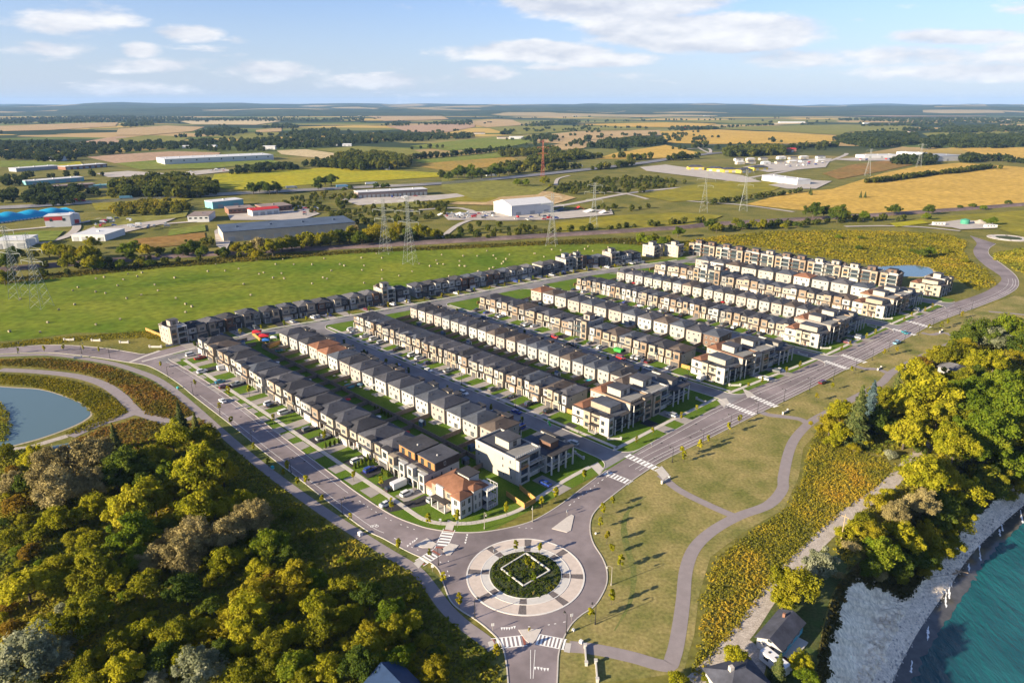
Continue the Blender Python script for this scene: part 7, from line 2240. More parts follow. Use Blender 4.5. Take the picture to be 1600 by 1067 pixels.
def car_parts(kind):
    if kind in _CARM:
        return _CARM[kind]
    k = CARKIND[kind]
    x0, x1, w, z = k['roof']
    hl = MB(); xf = k['L'] / 2
    zf = k['body'][-1][3] + .62 * (k['body'][-1][4] - k['body'][-1][3])
    roof = MB().add([(x0 - .05, -w, z), (x1 + .1, -w, z), (x1 + .1, w, z), (x0 - .05, w, z), (x0 + .05, -w * .9, z + .07), (x1, -w * .9, z + .07), (x1, w * .9, z + .07), (x0 + .05, w * .9, z + .07)],
                    [(0, 3, 2, 1), (4, 5, 6, 7), (0, 1, 5, 4), (1, 2, 6, 5), (2, 3, 7, 6), (3, 0, 4, 7)])
    extra = []
    if kind == 'pickup':
        extra.append(('cargo_bed', MB().box(-2.6, -.78, 1.10, -.85, .78, 1.14).mesh('bed'), M_dtrim))
    _CARM[kind] = dict(body=loft(k['body']).mesh('body'), glass=loft(k['glass']).mesh('glass'), roof=roof.mesh('roof'),
                       head=MB().box(xf - .28, -.14, zf - .07, xf + .015, .14, zf + .09).mesh('headlight'), tail=MB().box(-xf - .015, -.12, zf, -xf + .2, .12, zf + .18).mesh('tail_lamp'), extra=extra, wb=xf - .95, wh=k['body'][1][1], hy=k['body'][-1][1] - .12)
    return _CARM[kind]
CARS_MADE = []
def car(x, y, rz, kind, colour, label, group=None, z=0.07):
    p = car_parts(kind)
    root = thing('parked_car' if kind not in ('pickup', 'cargo van') else kind.replace(' ', '_') + ('_truck' if kind == 'pickup' else ''), (x, y, z), rz, label, {'pickup': 'pickup truck', 'cargo van': 'van', 'van': 'minivan'}.get(kind, 'car'), group)
    obj('body', p['body'], car_paint(colour), root)
    obj('cabin_glass', p['glass'], M_glass, root)
    obj('roof', p['roof'], car_paint(colour), root)
    for sx in (-1, 1):
        for sy in (-1, 1):
            o = obj('wheel', _WHEEL, None, root)
            o.location = (sx * p['wb'], sy * (p['wh'] - .10), 0)
    for sy in (-1, 1):
        o = obj('headlight', p['head'], M_lampg, root); o.location = (0, sy * p['hy'], 0)
        o = obj('tail_lamp', p['tail'], M_tail, root); o.location = (0, sy * (p['hy'] + .02), 0)
    for nm, me, mm in p['extra']:
        obj(nm, me, mm, root)
    CARS_MADE.append((x, y))
    return root
cr_ = random.Random(77)
COLS = ['white', 'white', 'white', 'black', 'black', 'grey', 'grey', 'silver', 'silver', 'dark blue', 'grey', 'white', 'silver', 'black', 'maroon', 'blue']
KINDS_ = ['sedan', 'sedan', 'suv', 'suv', 'suv', 'van', 'pickup']
for h in HOUSES:
    if h['row'] in (2, 4, 6, 8, 10):
        pr = .45
    elif h['row'] == 11:
        pr = .5
    else:
        pr = .72
    if cr_.random() > pr or (h['row'] == 1 and h['k'] in (0, 1, 15, 16)):
        continue
    a0, dw, vg = h['drive']
    two = dw > 4.9 and cr_.random() < .45
    slots = [a0 + dw * .27, a0 + dw * .74] if two else [a0 + dw * cr_.choice([.3, .5, .68])]
    for si, s_ in enumerate(slots):
        kd, cl = cr_.choice(KINDS_), cr_.choice(COLS)
        off_ = cr_.uniform(3.2, 4.6)
        side_txt = ' beside another car' if two and si else ''
        place = {0: f"{h['ord']} house from pond along the hay field", 11: f"{h['ord']} tall house from lake end, scrub row"}.get(h['row'], f"{h['ord']} house from lake end, {ROWNAME.get(h['row'], '')}")
        if h['row'] > 20:
            place = f"a tall lake-facing house, {STN[h['blk']]} block from the roundabout" if h['k'] == 1 else f"the balcony house facing the lake, {STN[h['blk']]} block"
            x, y = S(vg + off_, s_)
            rz = GRID + (0 if cr_.random() < .3 else math.pi)
        elif h['row'] == 0:
            x, y = S(vg + off_ + .6, s_)
            rz = GRID + math.pi
        else:
            x, y = S(s_, vg + h['face'] * off_)
            rz = GRID + math.pi / 2 * (-h['face'])
        lab = f"{cl} {kd} on drive of {place}" if not side_txt else f"{cl} {kd}, second car at {place}"
        car(x, y, rz + cr_.uniform(-.05, .05), kd, cl, lab, 'cars parked on the drives')
def car_px(u, v, ang, kind, colour, label):
    x, y = G(u, v)
    return car(x, y, ang, kind, colour, label)
AD, SD_ = GRID, GRID + math.pi / 2
AR = math.atan2(G(1440, 520)[1] - G(1000, 720)[1], G(1440, 520)[0] - G(1000, 720)[0])
car_px(348, 628, AD + math.pi, 'sedan', 'white', 'white sedan driving along the wood street, alone on the road')
car_px(1285, 599, AR, 'suv', 'maroon', 'dark red car driving on the lakeside road near the park')
car_px(1401, 537, AR, 'pickup', 'light blue', 'light blue pickup on the lakeside road beyond the fourth crossing')
car_px(1413, 521, AR + .9, 'sedan', 'teal', 'teal car turning across the far crosswalk into a side street')
car_px(636, 773, SD_, 'suv', 'white', 'white crossover on the drive beside the box trailer')
car_px(612, 765, SD_, 'suv', 'black', 'black car on the drive beside the white box trailer')
car_px(604, 789, SD_, 'sedan', 'white', 'white sedan parked across the drive apron by a young tree')
car_px(678, 782, SD_, 'van', 'silver', 'silver minivan on the asphalt drive of the terracotta house')
car_px(852, 757, AD + math.pi, 'sedan', 'blue', 'bright blue car on the concrete drive by the wooden fence')
car_px(350, 577, SD_, 'cargo van', 'white', 'white cargo van on the third drive from the hay field road')
car_px(313, 561, SD_, 'pickup', 'red', 'red pickup on the first drive at the hay field end')
car_px(316, 582, SD_ + .1, 'suv', 'white', 'white crossover parked across the sidewalk near the hay field end')
car_px(351, 606, SD_, 'suv', 'maroon', 'maroon crossover at the kerb beside a teal car')
car_px(344, 598, SD_, 'sedan', 'teal', 'teal sedan at the kerb beside the maroon crossover')
car_px(807, 645, AD + math.pi, 'sedan', 'blue', 'deep blue car parked at the kerb of the first inner street')
car_px(725, 616, AD, 'suv', 'white', 'white pickup-sized crossover parked along the first inner street')
car_px(970, 561, AD, 'van', 'red', 'red minivan parked on the second inner street')
car_px(866, 528, AD, 'suv', 'red', 'bright red crossover parked high on the second inner street')
car_px(670, 580, AD, 'sedan', 'white', 'white sedan at the kerb outside the third row')
car_px(1096, 594, SD_, 'cargo van', 'white', 'white van beside the yellow fence on the second inner street')
car_px(1320, 520, SD_ + 1.5, 'sedan', 'white', 'white car beside the tall white corner house, fourth block')
car_px(1194, 593, AD + math.pi, 'suv', 'white', 'white crossover on the drive of a lake house, third block')
for i in range(26):
    j = i % 4
    v0 = STREET_V[j]
    u = -150 + (i // 4) * 22 + cr_.uniform(-5, 5)
    x, y = S(u, v0 + (2.7 if i % 2 else -2.7))
    if any(math.hypot(x - a, y - b_) < 7 for a, b_ in CARS_MADE):
        continue
    kd, cl = cr_.choice(KINDS_), cr_.choice(COLS)
    car(x, y, AD + (0 if i % 3 else math.pi), kd, cl, f"{cl} {kd} on inner street {('one', 'two', 'three', 'four')[j]}, {ordinal(7 - i // 4)} from the lake", 'cars parked at the kerbs')
x, y = G(623, 762)
root = thing('box_trailer', (x, y, .07), SD_, 'white box trailer parked on the drive of the dark-topped house', 'trailer')
obj('box', MB().box(-2.6, -1.05, .55, 2.6, 1.05, 2.75).mesh('box'), car_paint('white'), root)
obj('hitch', MB().bar((2.6, -.5, .6), (3.7, 0, .6), .06).bar((2.6, .5, .6), (3.7, 0, .6), .06).mesh('hitch'), M_dtrim, root)
for sy in (-1, 1):
    o = obj('wheel', _WHEEL, None, root); o.location = (-.3, sy * 1.0, 0)
def lorry(u, v, ang, L_, colour, label):
    x, y = G(u, v)
    root = thing('transport_truck', (x, y, .95), ang, label, 'truck', 'trucks on the highway')
    obj('trailer', MB().box(-L_ / 2, -1.28, 1.1, L_ / 2 - 3.6, 1.28, 4.0).mesh('trailer'), car_paint(colour), root)
    obj('cab', MB().box(L_ / 2 - 3.2, -1.22, .7, L_ / 2 - 1.3, 1.22, 3.6).box(L_ / 2 - 1.29, -1.1, .7, L_ / 2, 1.1, 2.1).mesh('cab'), car_paint(colour), root)
    obj('windscreen', MB().box(L_ / 2 - 1.32, -1.05, 2.15, L_ / 2 - 1.25, 1.05, 3.2).mesh('screen'), M_glass, root)
    for sx in (-L_ / 2 + 1.2, -L_ / 2 + 2.5, L_ / 2 - 2.6, L_ / 2 - .9):
        for sy in (-1, 1):
            o = obj('wheel', _WHEEL, None, root); o.location = (sx, sy * 1.1, 0); o.scale = (1.5, 1.3, 1.5)
HA = math.atan2(G(700, 287)[1] - G(270, 309)[1], G(700, 287)[0] - G(270, 309)[0])
for i, (u, v, l, c, t_) in enumerate([(108, 318, 17, 'white', 'white truck on the highway behind the blue covered heap'), (124, 317, 15, 'red', 'red and white truck following on the highway near the covers'), (222, 308, 19, 'white', 'white truck on the highway above the yellow bushes'), (198, 312, 16, 'light blue', 'pale blue truck on the highway beside the olive wood'),
                                (535, 294, 18, 'light blue', 'pale blue truck passing the dark tree row on the highway'), (581, 290, 20, 'white', 'long white truck on the highway before the yellow crop'), (768, 277, 20, 'white', 'white truck emerging from the dark trees on the highway'), (905, 262, 16, 'white', 'white truck on the highway near the red mast'), (456, 296, 16, 'silver', 'silver truck half hidden by roadside trees')]):
    lorry(u, v, HA, l, c, t_)
yr = random.Random(12)
yi = 0
for (poly, n, txt) in (([(135, 350), (190, 342), (210, 342), (205, 352), (150, 360)], 12, 'the yard behind the low white hall'), ([(205, 354), (262, 352), (262, 358), (200, 362)], 9, 'the strip lot along the plant lane'), ([(460, 328), (495, 326), (500, 334), (465, 340)], 7, 'the lot beside the red roofed hall'), ([(690, 336), (775, 334), (775, 344), (700, 344)], 20, 'the gravel yard west of the steel shed'), ([(800, 342), (870, 338), (870, 345), (810, 347)], 12, 'the apron before the steel shed'),
                       ([(1190, 262), (1290, 252), (1285, 258), (1200, 266)], 16, 'the yard beyond the new estate'), ([(1340, 250), (1440, 248), (1440, 251), (1340, 253)], 8, 'the lake plant lot'), ([(610, 310), (660, 308), (665, 311), (620, 313)], 8, 'the lot before the long white-roofed building'), ([(285, 270), (355, 265), (358, 268), (295, 273)], 10, 'the yard near the white warehouse')):
    w = W_(poly)
    k = 0
    for _ in range(600):
        q = (yr.uniform(min(p[0] for p in w), max(p[0] for p in w)), yr.uniform(min(p[1] for p in w), max(p[1] for p in w)))
        if inside(q, w) and not any(math.hypot(q[0] - a, q[1] - b_) < 6.5 for a, b_ in CARS_MADE):
            kd, cl = yr.choice(['van', 'cargo van', 'suv', 'pickup', 'cargo van']), yr.choice(['white', 'white', 'silver', 'grey', 'dark blue', 'red', 'blue'])
            k += 1
            car(q[0], q[1], yr.choice([.3, 1.87, .35]), kd, cl, f"{ordinal(k)} vehicle, a {cl} {kd}, in {txt}", 'vehicles in ' + txt, z=1.55)
            if k >= n:
                break
M_post = mat('dark_post', (.028, .028, .03), rough=.5)
M_conpole = mat('concrete_pole', (.27, .25, .22), rough=.9)
_LP = {}
def lamp_post(x, y, rz, label, group, h=5.6, mm=None):
    if h not in _LP:
        a = MB().cyl(0, 0, 0, h, .11, .07, 8)
        b_ = MB().cyl(0, 0, 0, .7, .2, .17, 8)
        c = MB().bar((0, 0, h), (.9, 0, h + .25), .045, 6).bar((.9, 0, h + .25), (1.25, 0, h + .05), .04, 6)
        hd = MB().cyl(1.25, 0, h - .42, h + .05, .3, .14, 8)
        gl = MB().cyl(1.25, 0, h - .55, h - .425, .2, .26, 8)
        _LP[h] = [('pole', a.mesh('pole')), ('base', b_.mesh('base')), ('arm', c.mesh('arm')), ('lamp_head', hd.mesh('head')), ('lens', gl.mesh('lens'))]
    root = thing('street_lamp', (x, y, 0), rz, label, 'street lamp', group)
    for nm, me in _LP[h]:
        obj(nm, me, M_lampg if nm == 'lens' else (mm or M_post), root)
    return root
for i, (u, v) in enumerate([(535, 804), (455, 739), (394, 694), (344, 650), (302, 618), (263, 591), (172, 560), (128, 553), (28, 552)]):
    x, y = G(u, v)
    lamp_post(x, y, AD + math.pi / 2, f"{ordinal(i + 1)} dark lamp post from the roundabout along the wood street", 'lamp posts on the wood street')
for i, (u, v) in enumerate([(742, 966), (685, 883), (885, 990), (955, 914), (757, 826), (832, 815), (930, 975)]):
    x, y = G(u, v)
    a = math.atan2(RC[1] - y, RC[0] - x)
    lamp_post(x, y, a, f"{['dark lamp post beside the wood path', 'dark lamp post by the western crosswalk', 'dark lamp post by the southern crosswalk', 'slim tall post among park saplings', 'pale slim post on the corner lawn', 'pale slim post by the wooden fence', 'short post on the park side kerb'][i]} at the roundabout", 'lamp posts round the roundabout', 5.6, M_conpole if i in (3, 4, 5) else None)
for i in range(16):
    v = 62 + i * 19.5
    x, y = S(art_u(v) + 13.5 - (v > 200) * 1.5, v)
    lamp_post(x, y, AR + math.pi / 2 + .2, f"{ordinal(i + 1)} dark lamp post from the roundabout along the lakeside road", 'lamp posts on the lakeside road')
for j, v0 in enumerate(STREET_V[:4]):
    for i in range(5):
        x, y = S(-20 - i * 34, v0 + 5.3)
        lamp_post(x, y, AD - math.pi / 2, f"{ordinal(i + 1)} lamp post from the lake end on inner street {('one', 'two', 'three', 'four')[j]}", 'lamp posts on the inner streets')
M_fence = mat('weathered_fence', (.215, .170, .138), var=.15, scale=1.2, rough=.95)
M_cedar = mat('new_cedar', (.40, .235, .075), var=.15, scale=1.4, rough=.9)
_FP = {}
def fence(p, q, label, mm=None, h=1.8, group='yard fences', bay=2.4):
    d = math.dist(p, q)
    n = max(1, round(d / bay))
    s = d / n
    key = round(s, 1)
    if key not in _FP:
        b_ = MB()
        k = 8
        for i in range(k):
            b_.box((i + .04) * key / k, -.02 + .012 * (i % 2), .06, (i + .96) * key / k, .02 + .012 * (i % 2), h + .02 * ((i * 7) % 3))
        b_.box(0, .033, .35, key, .075, .45).box(0, .033, 1.4, key, .075, 1.5).box(0, -.07, h + .06, key, .07, h + .10)
        _FP[key] = (b_.mesh('panel'), MB().box(-.06, -.06, -.05, .06, .06, h + .12).mesh('post'))
    root = thing('board_fence', (p[0], p[1], 0), math.atan2(q[1] - p[1], q[0] - p[0]), label, 'fence', group)
    for i in range(n):
        o = obj('fence_panel', _FP[key][0], mm or M_fence, root); o.location = (i * s, 0, 0); o.scale = (s / key, 1, 1)
        o = obj('post', _FP[key][1], mm or M_fence, root); o.location = (i * s, 0, 0)
    o = obj('post', _FP[key][1], mm or M_fence, root); o.location = (d, 0, 0)
    return root
YMID = {(1, 2): 14.3, (3, 4): 90.4, (5, 6): 168.2, (7, 8): 247.2, (9, 10): 323.2}
PAIRN = {(1, 2): 'first', (3, 4): 'second', (5, 6): 'third', (7, 8): 'fourth', (9, 10): 'fifth'}
yards = []
for (ra, rb), vm in YMID.items():
    ua = max(ROWS[ra][5], ROWS[rb][5]); ub = min(ROWS[ra][6], ROWS[rb][6])
    segs = int((ua - ub) / 24)
    for k in range(segs):
        fence(S(ua - k * 24, vm), S(ua - (k + 1) * 24 + .12, vm), f"brown board fence, middle of the {PAIRN[(ra, rb)]} yard strip, {ordinal(k + 1)} stretch from lake")
    for rr, sgn in ((ra, 1), (rb, -1)):
        vf, face, dep, lot, hw, ue, us, vc = ROWS[rr]
        n = int((ue - us) / lot)
        vr = vf + (dep if sgn > 0 else -dep)
        for k in range(0, n + 1):
            if hr.random() < .12:
                continue
            u = ue - k * lot + (lot - hw) / 2
            if abs(vm - vr) > 1.2:
                fence(S(u, vr + sgn * .1), S(u, vm - sgn * .12), f"brown board fence {'beyond' if k else 'before'} the {ordinal(max(1, k))} yard from lake, {ROWNAME[rr]}")
        for k in range(n):
            yards.append((rr, k, ue - k * lot - hw / 2, (vr + vm) / 2, sgn, abs(vm - vr)))
fr_ = [S(-8.2, 5.6), S(1.0, 4.6), S(1.0, 9.4), S(-8.0, 11.4)]
rt = fence(fr_[0], fr_[1], 'bright new cedar fence by the terracotta house, side next to the lawn', M_cedar, group='cedar fences')
fence(fr_[1], fr_[2], 'bright new cedar fence at the roundabout, short end by the sidewalk', M_cedar, group='cedar fences')
fence(fr_[2], fr_[3], 'bright new cedar fence by the terracotta house, side next to the tall house', M_cedar, group='cedar fences')
for i, (rr, v) in enumerate(((3, 66.8), (5, 143.6), (7, 221.5), (9, 297.6))):
    u = ROWS[rr][5] + .3
    fence(S(u, v), S(u + 4.8, v), f"yellow cedar fence closing the side yard at the lake end, {ROWNAME[rr]}", M_cedar, group='cedar fences')
    us = ROWS[rr][6] + 1.0
    fence(S(us - 4, v + 4), S(us - 4, v + 13), f"yellow cedar fence at the hay field end, {ROWNAME[rr]}", M_cedar, group='cedar fences')
fence(G(228, 517), G(262, 531), 'pale cedar fence beside the first house by the pond road', M_cedar, group='cedar fences')
for a, b_ in (((394, 523), (421, 545)), ((421, 545), (440, 537))):
    fence(G(*a), G(*b_), f"orange board fence of the yard with red canopies, {'long' if a[0] < 400 else 'short'} side", M_cedar, group='cedar fences')
M_canv = {c: mat('canvas ' + c, v, var=.05, rough=.8) for c, v in {'red': (.42, .02, .03), 'blue': (.03, .13, .40), 'white': (.55, .55, .54), 'turquoise': (.05, .38, .42), 'green': (.05, .38, .06), 'grey': (.2, .2, .21), 'slate blue': (.07, .13, .18)}.items()}
def canopy(x, y, c, label, s=1.6, h=2.3, rz=0.3):
    root = thing('canopy_tent', (x, y, .02), rz, label, 'canopy')
    m = MB().add([(-s, -s, h), (s, -s, h), (s, s, h), (-s, s, h), (0, 0, h + .8), (-s, -s, h - .25), (s, -s, h - .25), (s, s, h - .25), (-s, s, h - .25)], [(0, 1, 4), (1, 2, 4), (2, 3, 4), (3, 0, 4), (5, 6, 1, 0), (6, 7, 2, 1), (7, 8, 3, 2), (8, 5, 0, 3)])
    obj('cloth', m.mesh('cloth'), M_canv[c], root)
    lg = MB().cyl(0, 0, 0, h, .04, n=5).mesh('leg')
    for sx in (-1, 1):
        for sy in (-1, 1):
            o = obj('leg', lg, M_trim, root); o.location = (sx * (s - .06), sy * (s - .06), 0)
for (u, v, c, s, lab) in [(402, 524, 'red', 2.4, 'large red canopy behind the first house at the hay field end'), (413, 530, 'red', 2.6, 'second red canopy next to blue one in the fenced yard'), (416, 537, 'blue', 1.8, 'blue canopy in the fenced yard with red canopies'), (428, 533, 'white', 1.6, 'white canopy by the wall in the red canopy yard'),
                          (583, 608, 'white', 1.7, 'white gazebo in a yard of the second row from the wood'), (640, 637, 'white', 1.6, 'white gazebo beside paving, second row from the wood'), (1000, 483, 'white', 1.5, 'white gazebo in a far yard among white houses'), (750, 556, 'white', 1.5, 'pale gazebo behind the third row from the wood')]:
    x, y = G(u, v)
    canopy(x, y, c, lab, s)
_SHED = {}
def shed(x, y, rz, c, label):
    root = thing('garden_shed', (x, y, 0), rz, label, 'shed', 'garden sheds')
    if 'w' not in _SHED:
        _SHED['w'] = MB().box(-1.1, -.9, 0, 1.1, .9, 1.9).mesh('wall'); _SHED['r'] = MB().gable(-1.1, -.9, 1.1, .9, 1.9, .55, .15, .08).mesh('roof'); _SHED['d'] = MB().box(-.4, -.95, .05, .4, -.88, 1.7).mesh('door')
    obj('wall', _SHED['w'], M_canv[c], root); obj('roof', _SHED['r'], M_navy, root); obj('door', _SHED['d'], M_dtrim, root)
def pool(x, y, r, c, label):
    root = thing('garden_pool', (x, y, .02), 0, label, 'pool')
    m = MB(); n = 16
    vs = []
    for z, rr in ((0, r + .12), (.9, r + .12), (.9, r), (.1, r)):
        vs += [(rr * math.cos(2 * math.pi * i / n), rr * math.sin(2 * math.pi * i / n), z) for i in range(n)]
    m.add(vs, [(j * n + i, j * n + (i + 1) % n, (j + 1) * n + (i + 1) % n, (j + 1) * n + i) for j in range(3) for i in range(n)])
    obj('pool_wall', m.mesh('pool_wall'), M_canv['slate blue'], root)
    w = MB().sheet([(r * math.cos(2 * math.pi * i / n), r * math.sin(2 * math.pi * i / n)) for i in range(n)], .78)
    obj('water', w.mesh('water'), M_canv[c], root)
def patio_set(x, y, rz, label):
    root = thing('patio_table', (x, y, .02), rz, label, 'patio table', 'patio tables')
    if 'pt' not in _SHED:
        _SHED['pt'] = MB().cyl(0, 0, .70, .74, .75, n=12).mesh('tabletop'); _SHED['pl'] = MB().cyl(0, 0, 0, .7, .06, n=6).mesh('leg')
        _SHED['pu'] = MB().cyl(0, 0, 2.1, 2.6, 1.4, .08, 10).mesh('umbrella'); _SHED['pp'] = MB().cyl(0, 0, .74, 2.1, .03, n=5).mesh('pole')
    obj('tabletop', _SHED['pt'], M_canv['grey'], root); obj('leg', _SHED['pl'], M_dtrim, root)
    if cr_.random() < .5:
        obj('umbrella', _SHED['pu'], M_canv[cr_.choice(['grey', 'white', 'slate blue', 'red'])], root); obj('pole', _SHED['pp'], M_trim, root)
def trampoline(x, y, label):
    root = thing('trampoline', (x, y, .02), 0, label, 'trampoline')
    n = 16
    m = MB(); vs = []
    for rr in (1.5, 1.85):
        vs += [(rr * math.cos(2 * math.pi * i / n), rr * math.sin(2 * math.pi * i / n), .8) for i in range(n)]
    m.add(vs, [(i, n + i, n + (i + 1) % n, (i + 1) % n) for i in range(n)])
    obj('pad_ring', m.mesh('pad'), M_canv['turquoise'], root)
    obj('mat', MB().cyl(0, 0, .74, .78, 1.5, n=16).mesh('mat'), M_dtrim, root)
    lg = MB().cyl(0, 0, 0, .8, .04, n=5).mesh('leg')
    for i in range(6):
        o = obj('leg', lg, M_trim, root); o.location = (1.68 * math.cos(i * 1.047), 1.68 * math.sin(i * 1.047), 0)
trampoline(*G(436, 549), 'round trampoline with turquoise rim on open lawn behind the first rows')
pool(*G(546, 605), 2.2, 'turquoise', 'round turquoise pool in a yard of the second row')
pool(*G(562, 602), 1.3, 'turquoise', 'small inflatable pool beside the round turquoise one')
pool(*G(921, 597), 1.6, 'turquoise', 'pale blue pool behind white houses of the fourth row')
pool(*G(948, 606), 1.2, 'turquoise', 'small blue pool near the brick house, fourth row')
used = set()
for i, (rr, k, u, vm, sgn, w) in enumerate(yards):
    if rr > 8 or cr_.random() > .62 or w < 5:
        continue
    c = cr_.choice(['shed', 'patio', 'patio', 'patio', 'slab'])
    lot = f"in the {ordinal(k + 1)} yard from the lake, {ROWNAME[rr]}"
    x, y = S(u + cr_.uniform(-1.6, 1.6), vm + (sgn * cr_.uniform(1.2, 2.4) if c == 'shed' else -sgn * cr_.uniform(.2, 1.6)))
    if c == 'shed':
        shed(x, y, GRID + cr_.choice([0, math.pi / 2]), cr_.choice(['slate blue', 'grey', 'white', 'slate blue']), f"small {'garden shed'} {lot}")
    elif c == 'patio':
        patio_set(x, y, 0, f"round patio table {lot}")
sl = MB()
for (rr, k, u, vm, sgn, w) in yards:
    if cr_.random() < .55 and w > 5:
        s_, d_ = cr_.uniform(1.6, 3.2), cr_.uniform(1.0, 1.9)
        v_ = vm - sgn * (w / 2 - d_ - .2)
        sl.sheet([S(u - s_, v_ - d_), S(u + s_, v_ - d_), S(u + s_, v_ + d_), S(u - s_, v_ + d_)], .036)
structure('patio_paving', sl.mesh('patios'), mat('patio_stone', (.36, .33, .30), var=.12, scale=.8, rough=.95))
x, y = G(966, 549)
root = thing('dumpster', (x, y, .07), AD, 'lime green waste bin on a drive of the fifth row', 'dumpster')
obj('bin', MB().add([(-2, -1, 0), (2, -1, 0), (2, 1, 0), (-2, 1, 0), (-2.3, -1.15, 1.5), (2.3, -1.15, 1.5), (2.3, 1.15, 1.5), (-2.3, 1.15, 1.5)], [(0, 3, 2, 1), (0, 1, 5, 4), (1, 2, 6, 5), (2, 3, 7, 6), (3, 0, 4, 7), (4, 5, 6, 7)]).mesh('bin'), M_canv['green'], root)
obj('rim', MB().box(-2.4, -1.25, 1.5, 2.4, -1.1, 1.62).box(-2.4, 1.1, 1.5, 2.4, 1.25, 1.62).mesh('rim'), M_dtrim, root)
x, y = G(858, 664)
root = thing('play_slide', (x, y, .02), .4, 'small green play slide on a front lawn of the third row', 'play set')
obj('slide', MB().add([(-.3, -1.2, .05), (.3, -1.2, .05), (.3, .6, 1.3), (-.3, .6, 1.3), (-.3, -1.2, .2), (.3, -1.2, .2), (.3, .6, 1.45), (-.3, .6, 1.45)], [(0, 3, 2, 1), (4, 5, 6, 7), (0, 1, 5, 4), (1, 2, 6, 5), (2, 3, 7, 6), (3, 0, 4, 7)]).mesh('slide'), M_canv['green'], root)
obj('ladder', MB().box(-.3, .61, 0, .3, 1.1, 1.4).mesh('ladder'), M_canv['white'], root)
M_cast = mat('cast_stone', (.44, .42, .39), var=.06, scale=.8, rough=.9)
_EW = {}
def entry_wall(x, y, rz, label, L_=4.2, h=1.0):
    k = (L_, h)
    if k not in _EW:
        _EW[k] = (MB().box(-L_ / 2, -.16, 0, L_ / 2, .16, h * .8).mesh('panel'), MB().box(-.3, -.3, 0, .3, .3, h).mesh('pier'), MB().box(-.38, -.38, h, .38, .38, h + .14).mesh('cap'))
    root = thing('entrance_wall', (x, y, 0), rz, label, 'garden wall', 'low entrance walls')
    obj('panel', _EW[k][0], M_cast, root)
    for s in (-1, 1):
        p = obj('pier', _EW[k][1], M_cast, root); p.location = (s * (L_ / 2 + .3), 0, 0)
        obj('cap', _EW[k][2], M_cast, p)
for i, (u, v, a) in enumerate([(960, 687, 0), (1148, 603, 0), (1290, 545, 0), (1387, 499, 0), (905, 713, 1), (1095, 627, 1), (1254, 555, 1), (1362, 511, 1)]):
    x, y = G(u, v)
    far_s = 'far' if a == 0 else 'near'
    entry_wall(x, y, (0 + .02) if a == 0 else GRID - .2, f"low white entrance wall, {'broadside' if a == 0 else 'end-on'}, at the corner of inner street {('one', 'two', 'three', 'four')[i % 4]}")
for i, (u, v, L_) in enumerate([(108, 532, 4.5), (150, 533, 3.8), (194, 536, 3.8), (243, 543, 5.5), (264, 541, 1.6), (122, 560, 2.4)]):
    x, y = G(u, v)
    entry_wall(x, y, -.02 if i < 4 else .5, f"{ordinal(i + 1)} low stone wall with piers on the weedy verge, from the pond bend", L_, 1.15)
for i, (u, v) in enumerate([(1040, 752), (1227, 645), (1374, 577), (1470, 519)]):
    x, y = G(u, v)
    entry_wall(x, y, AR + (math.pi / 2 if i == 4 else .1), f"white park wall with piers beside the path, {ordinal(i + 1)} along the park", 3.6, 1.0)
for i, (u, v) in enumerate([(915, 1025), (932, 1050)]):
    x, y = G(u, v)
    entry_wall(x, y, math.pi / 2 - .05, f"white low wall by the southern path, {'above' if i == 0 else 'below'} the crossing", 4.6, .9)
for i, (u, v, c, w) in enumerate([(426, 732, 'green', 1.0), (278, 607, 'green', .9), (563, 836, 'white', 1.2), (908, 1004, 'white', .8), (896, 985, 'white', .6), (931, 834, 'white', .5)]):
    x, y = G(u, v)
    root = thing('utility_box', (x, y, 0), GRID, f"{c} utility box, {ordinal(i + 1)} from the wood path end, standing on grass", 'utility box')
    obj('cabinet', MB().box(-w / 2, -w * .4, .1, w / 2, w * .4, w * .95).mesh('cabinet'), M_canv['turquoise' if c == 'green' else 'white'], root)
    obj('plinth', MB().box(-w * .6, -w * .5, 0, w * .6, w * .5, .1).mesh('plinth'), M_conc, root)
def road_sign(x, y, rz, face, label, h=2.4):
    root = thing('road_sign', (x, y, 0), rz, label, 'road sign')
    obj('post', MB().cyl(0, 0, 0, h, .045, n=6).mesh('post'), M_conpole, root)
    obj('panel', MB().box(-.35, -.03, h - .8, .35, .03, h).mesh('panel'), face, root)
for i, (u, v, c) in enumerate([(676, 893, 'white'), (688, 820, 'white'), (770, 985, 'white'), (893, 970, 'white'), (715, 824, 'white'), (1018, 700, 'white'), (950, 745, 'white'), (827, 987, 'yellow'), (834, 930, 'yellow'), (886, 806, 'white'), (772, 868, 'white')]):
    x, y = G(u, v)
    road_sign(x, y, .1 * i, M_canv['white'] if c == 'white' else M_yel, f"{c} road sign, {ordinal(i + 1)} of those round the roundabout, west first", 2.2 if c == 'white' else 1.3)
M_hay = mat('hay', (.30, .26, .17), col2=(.23, .20, .12), scale=3, rough=1)
n = 12
m = MB()
vs = []
for y_ in (-.6, .6):
    for i in range(n):
        vs.append((.72 * math.cos(2 * math.pi * i / n), y_, .70 + .72 * math.sin(2 * math.pi * i / n)))
m.add(vs, [(i, n + i, n + (i + 1) % n, (i + 1) % n) for i in range(n)] + [tuple(range(n)), tuple(range(2 * n - 1, n - 1, -1))])
BALE = m.mesh('bale')
BALE.materials.append(M_hay)
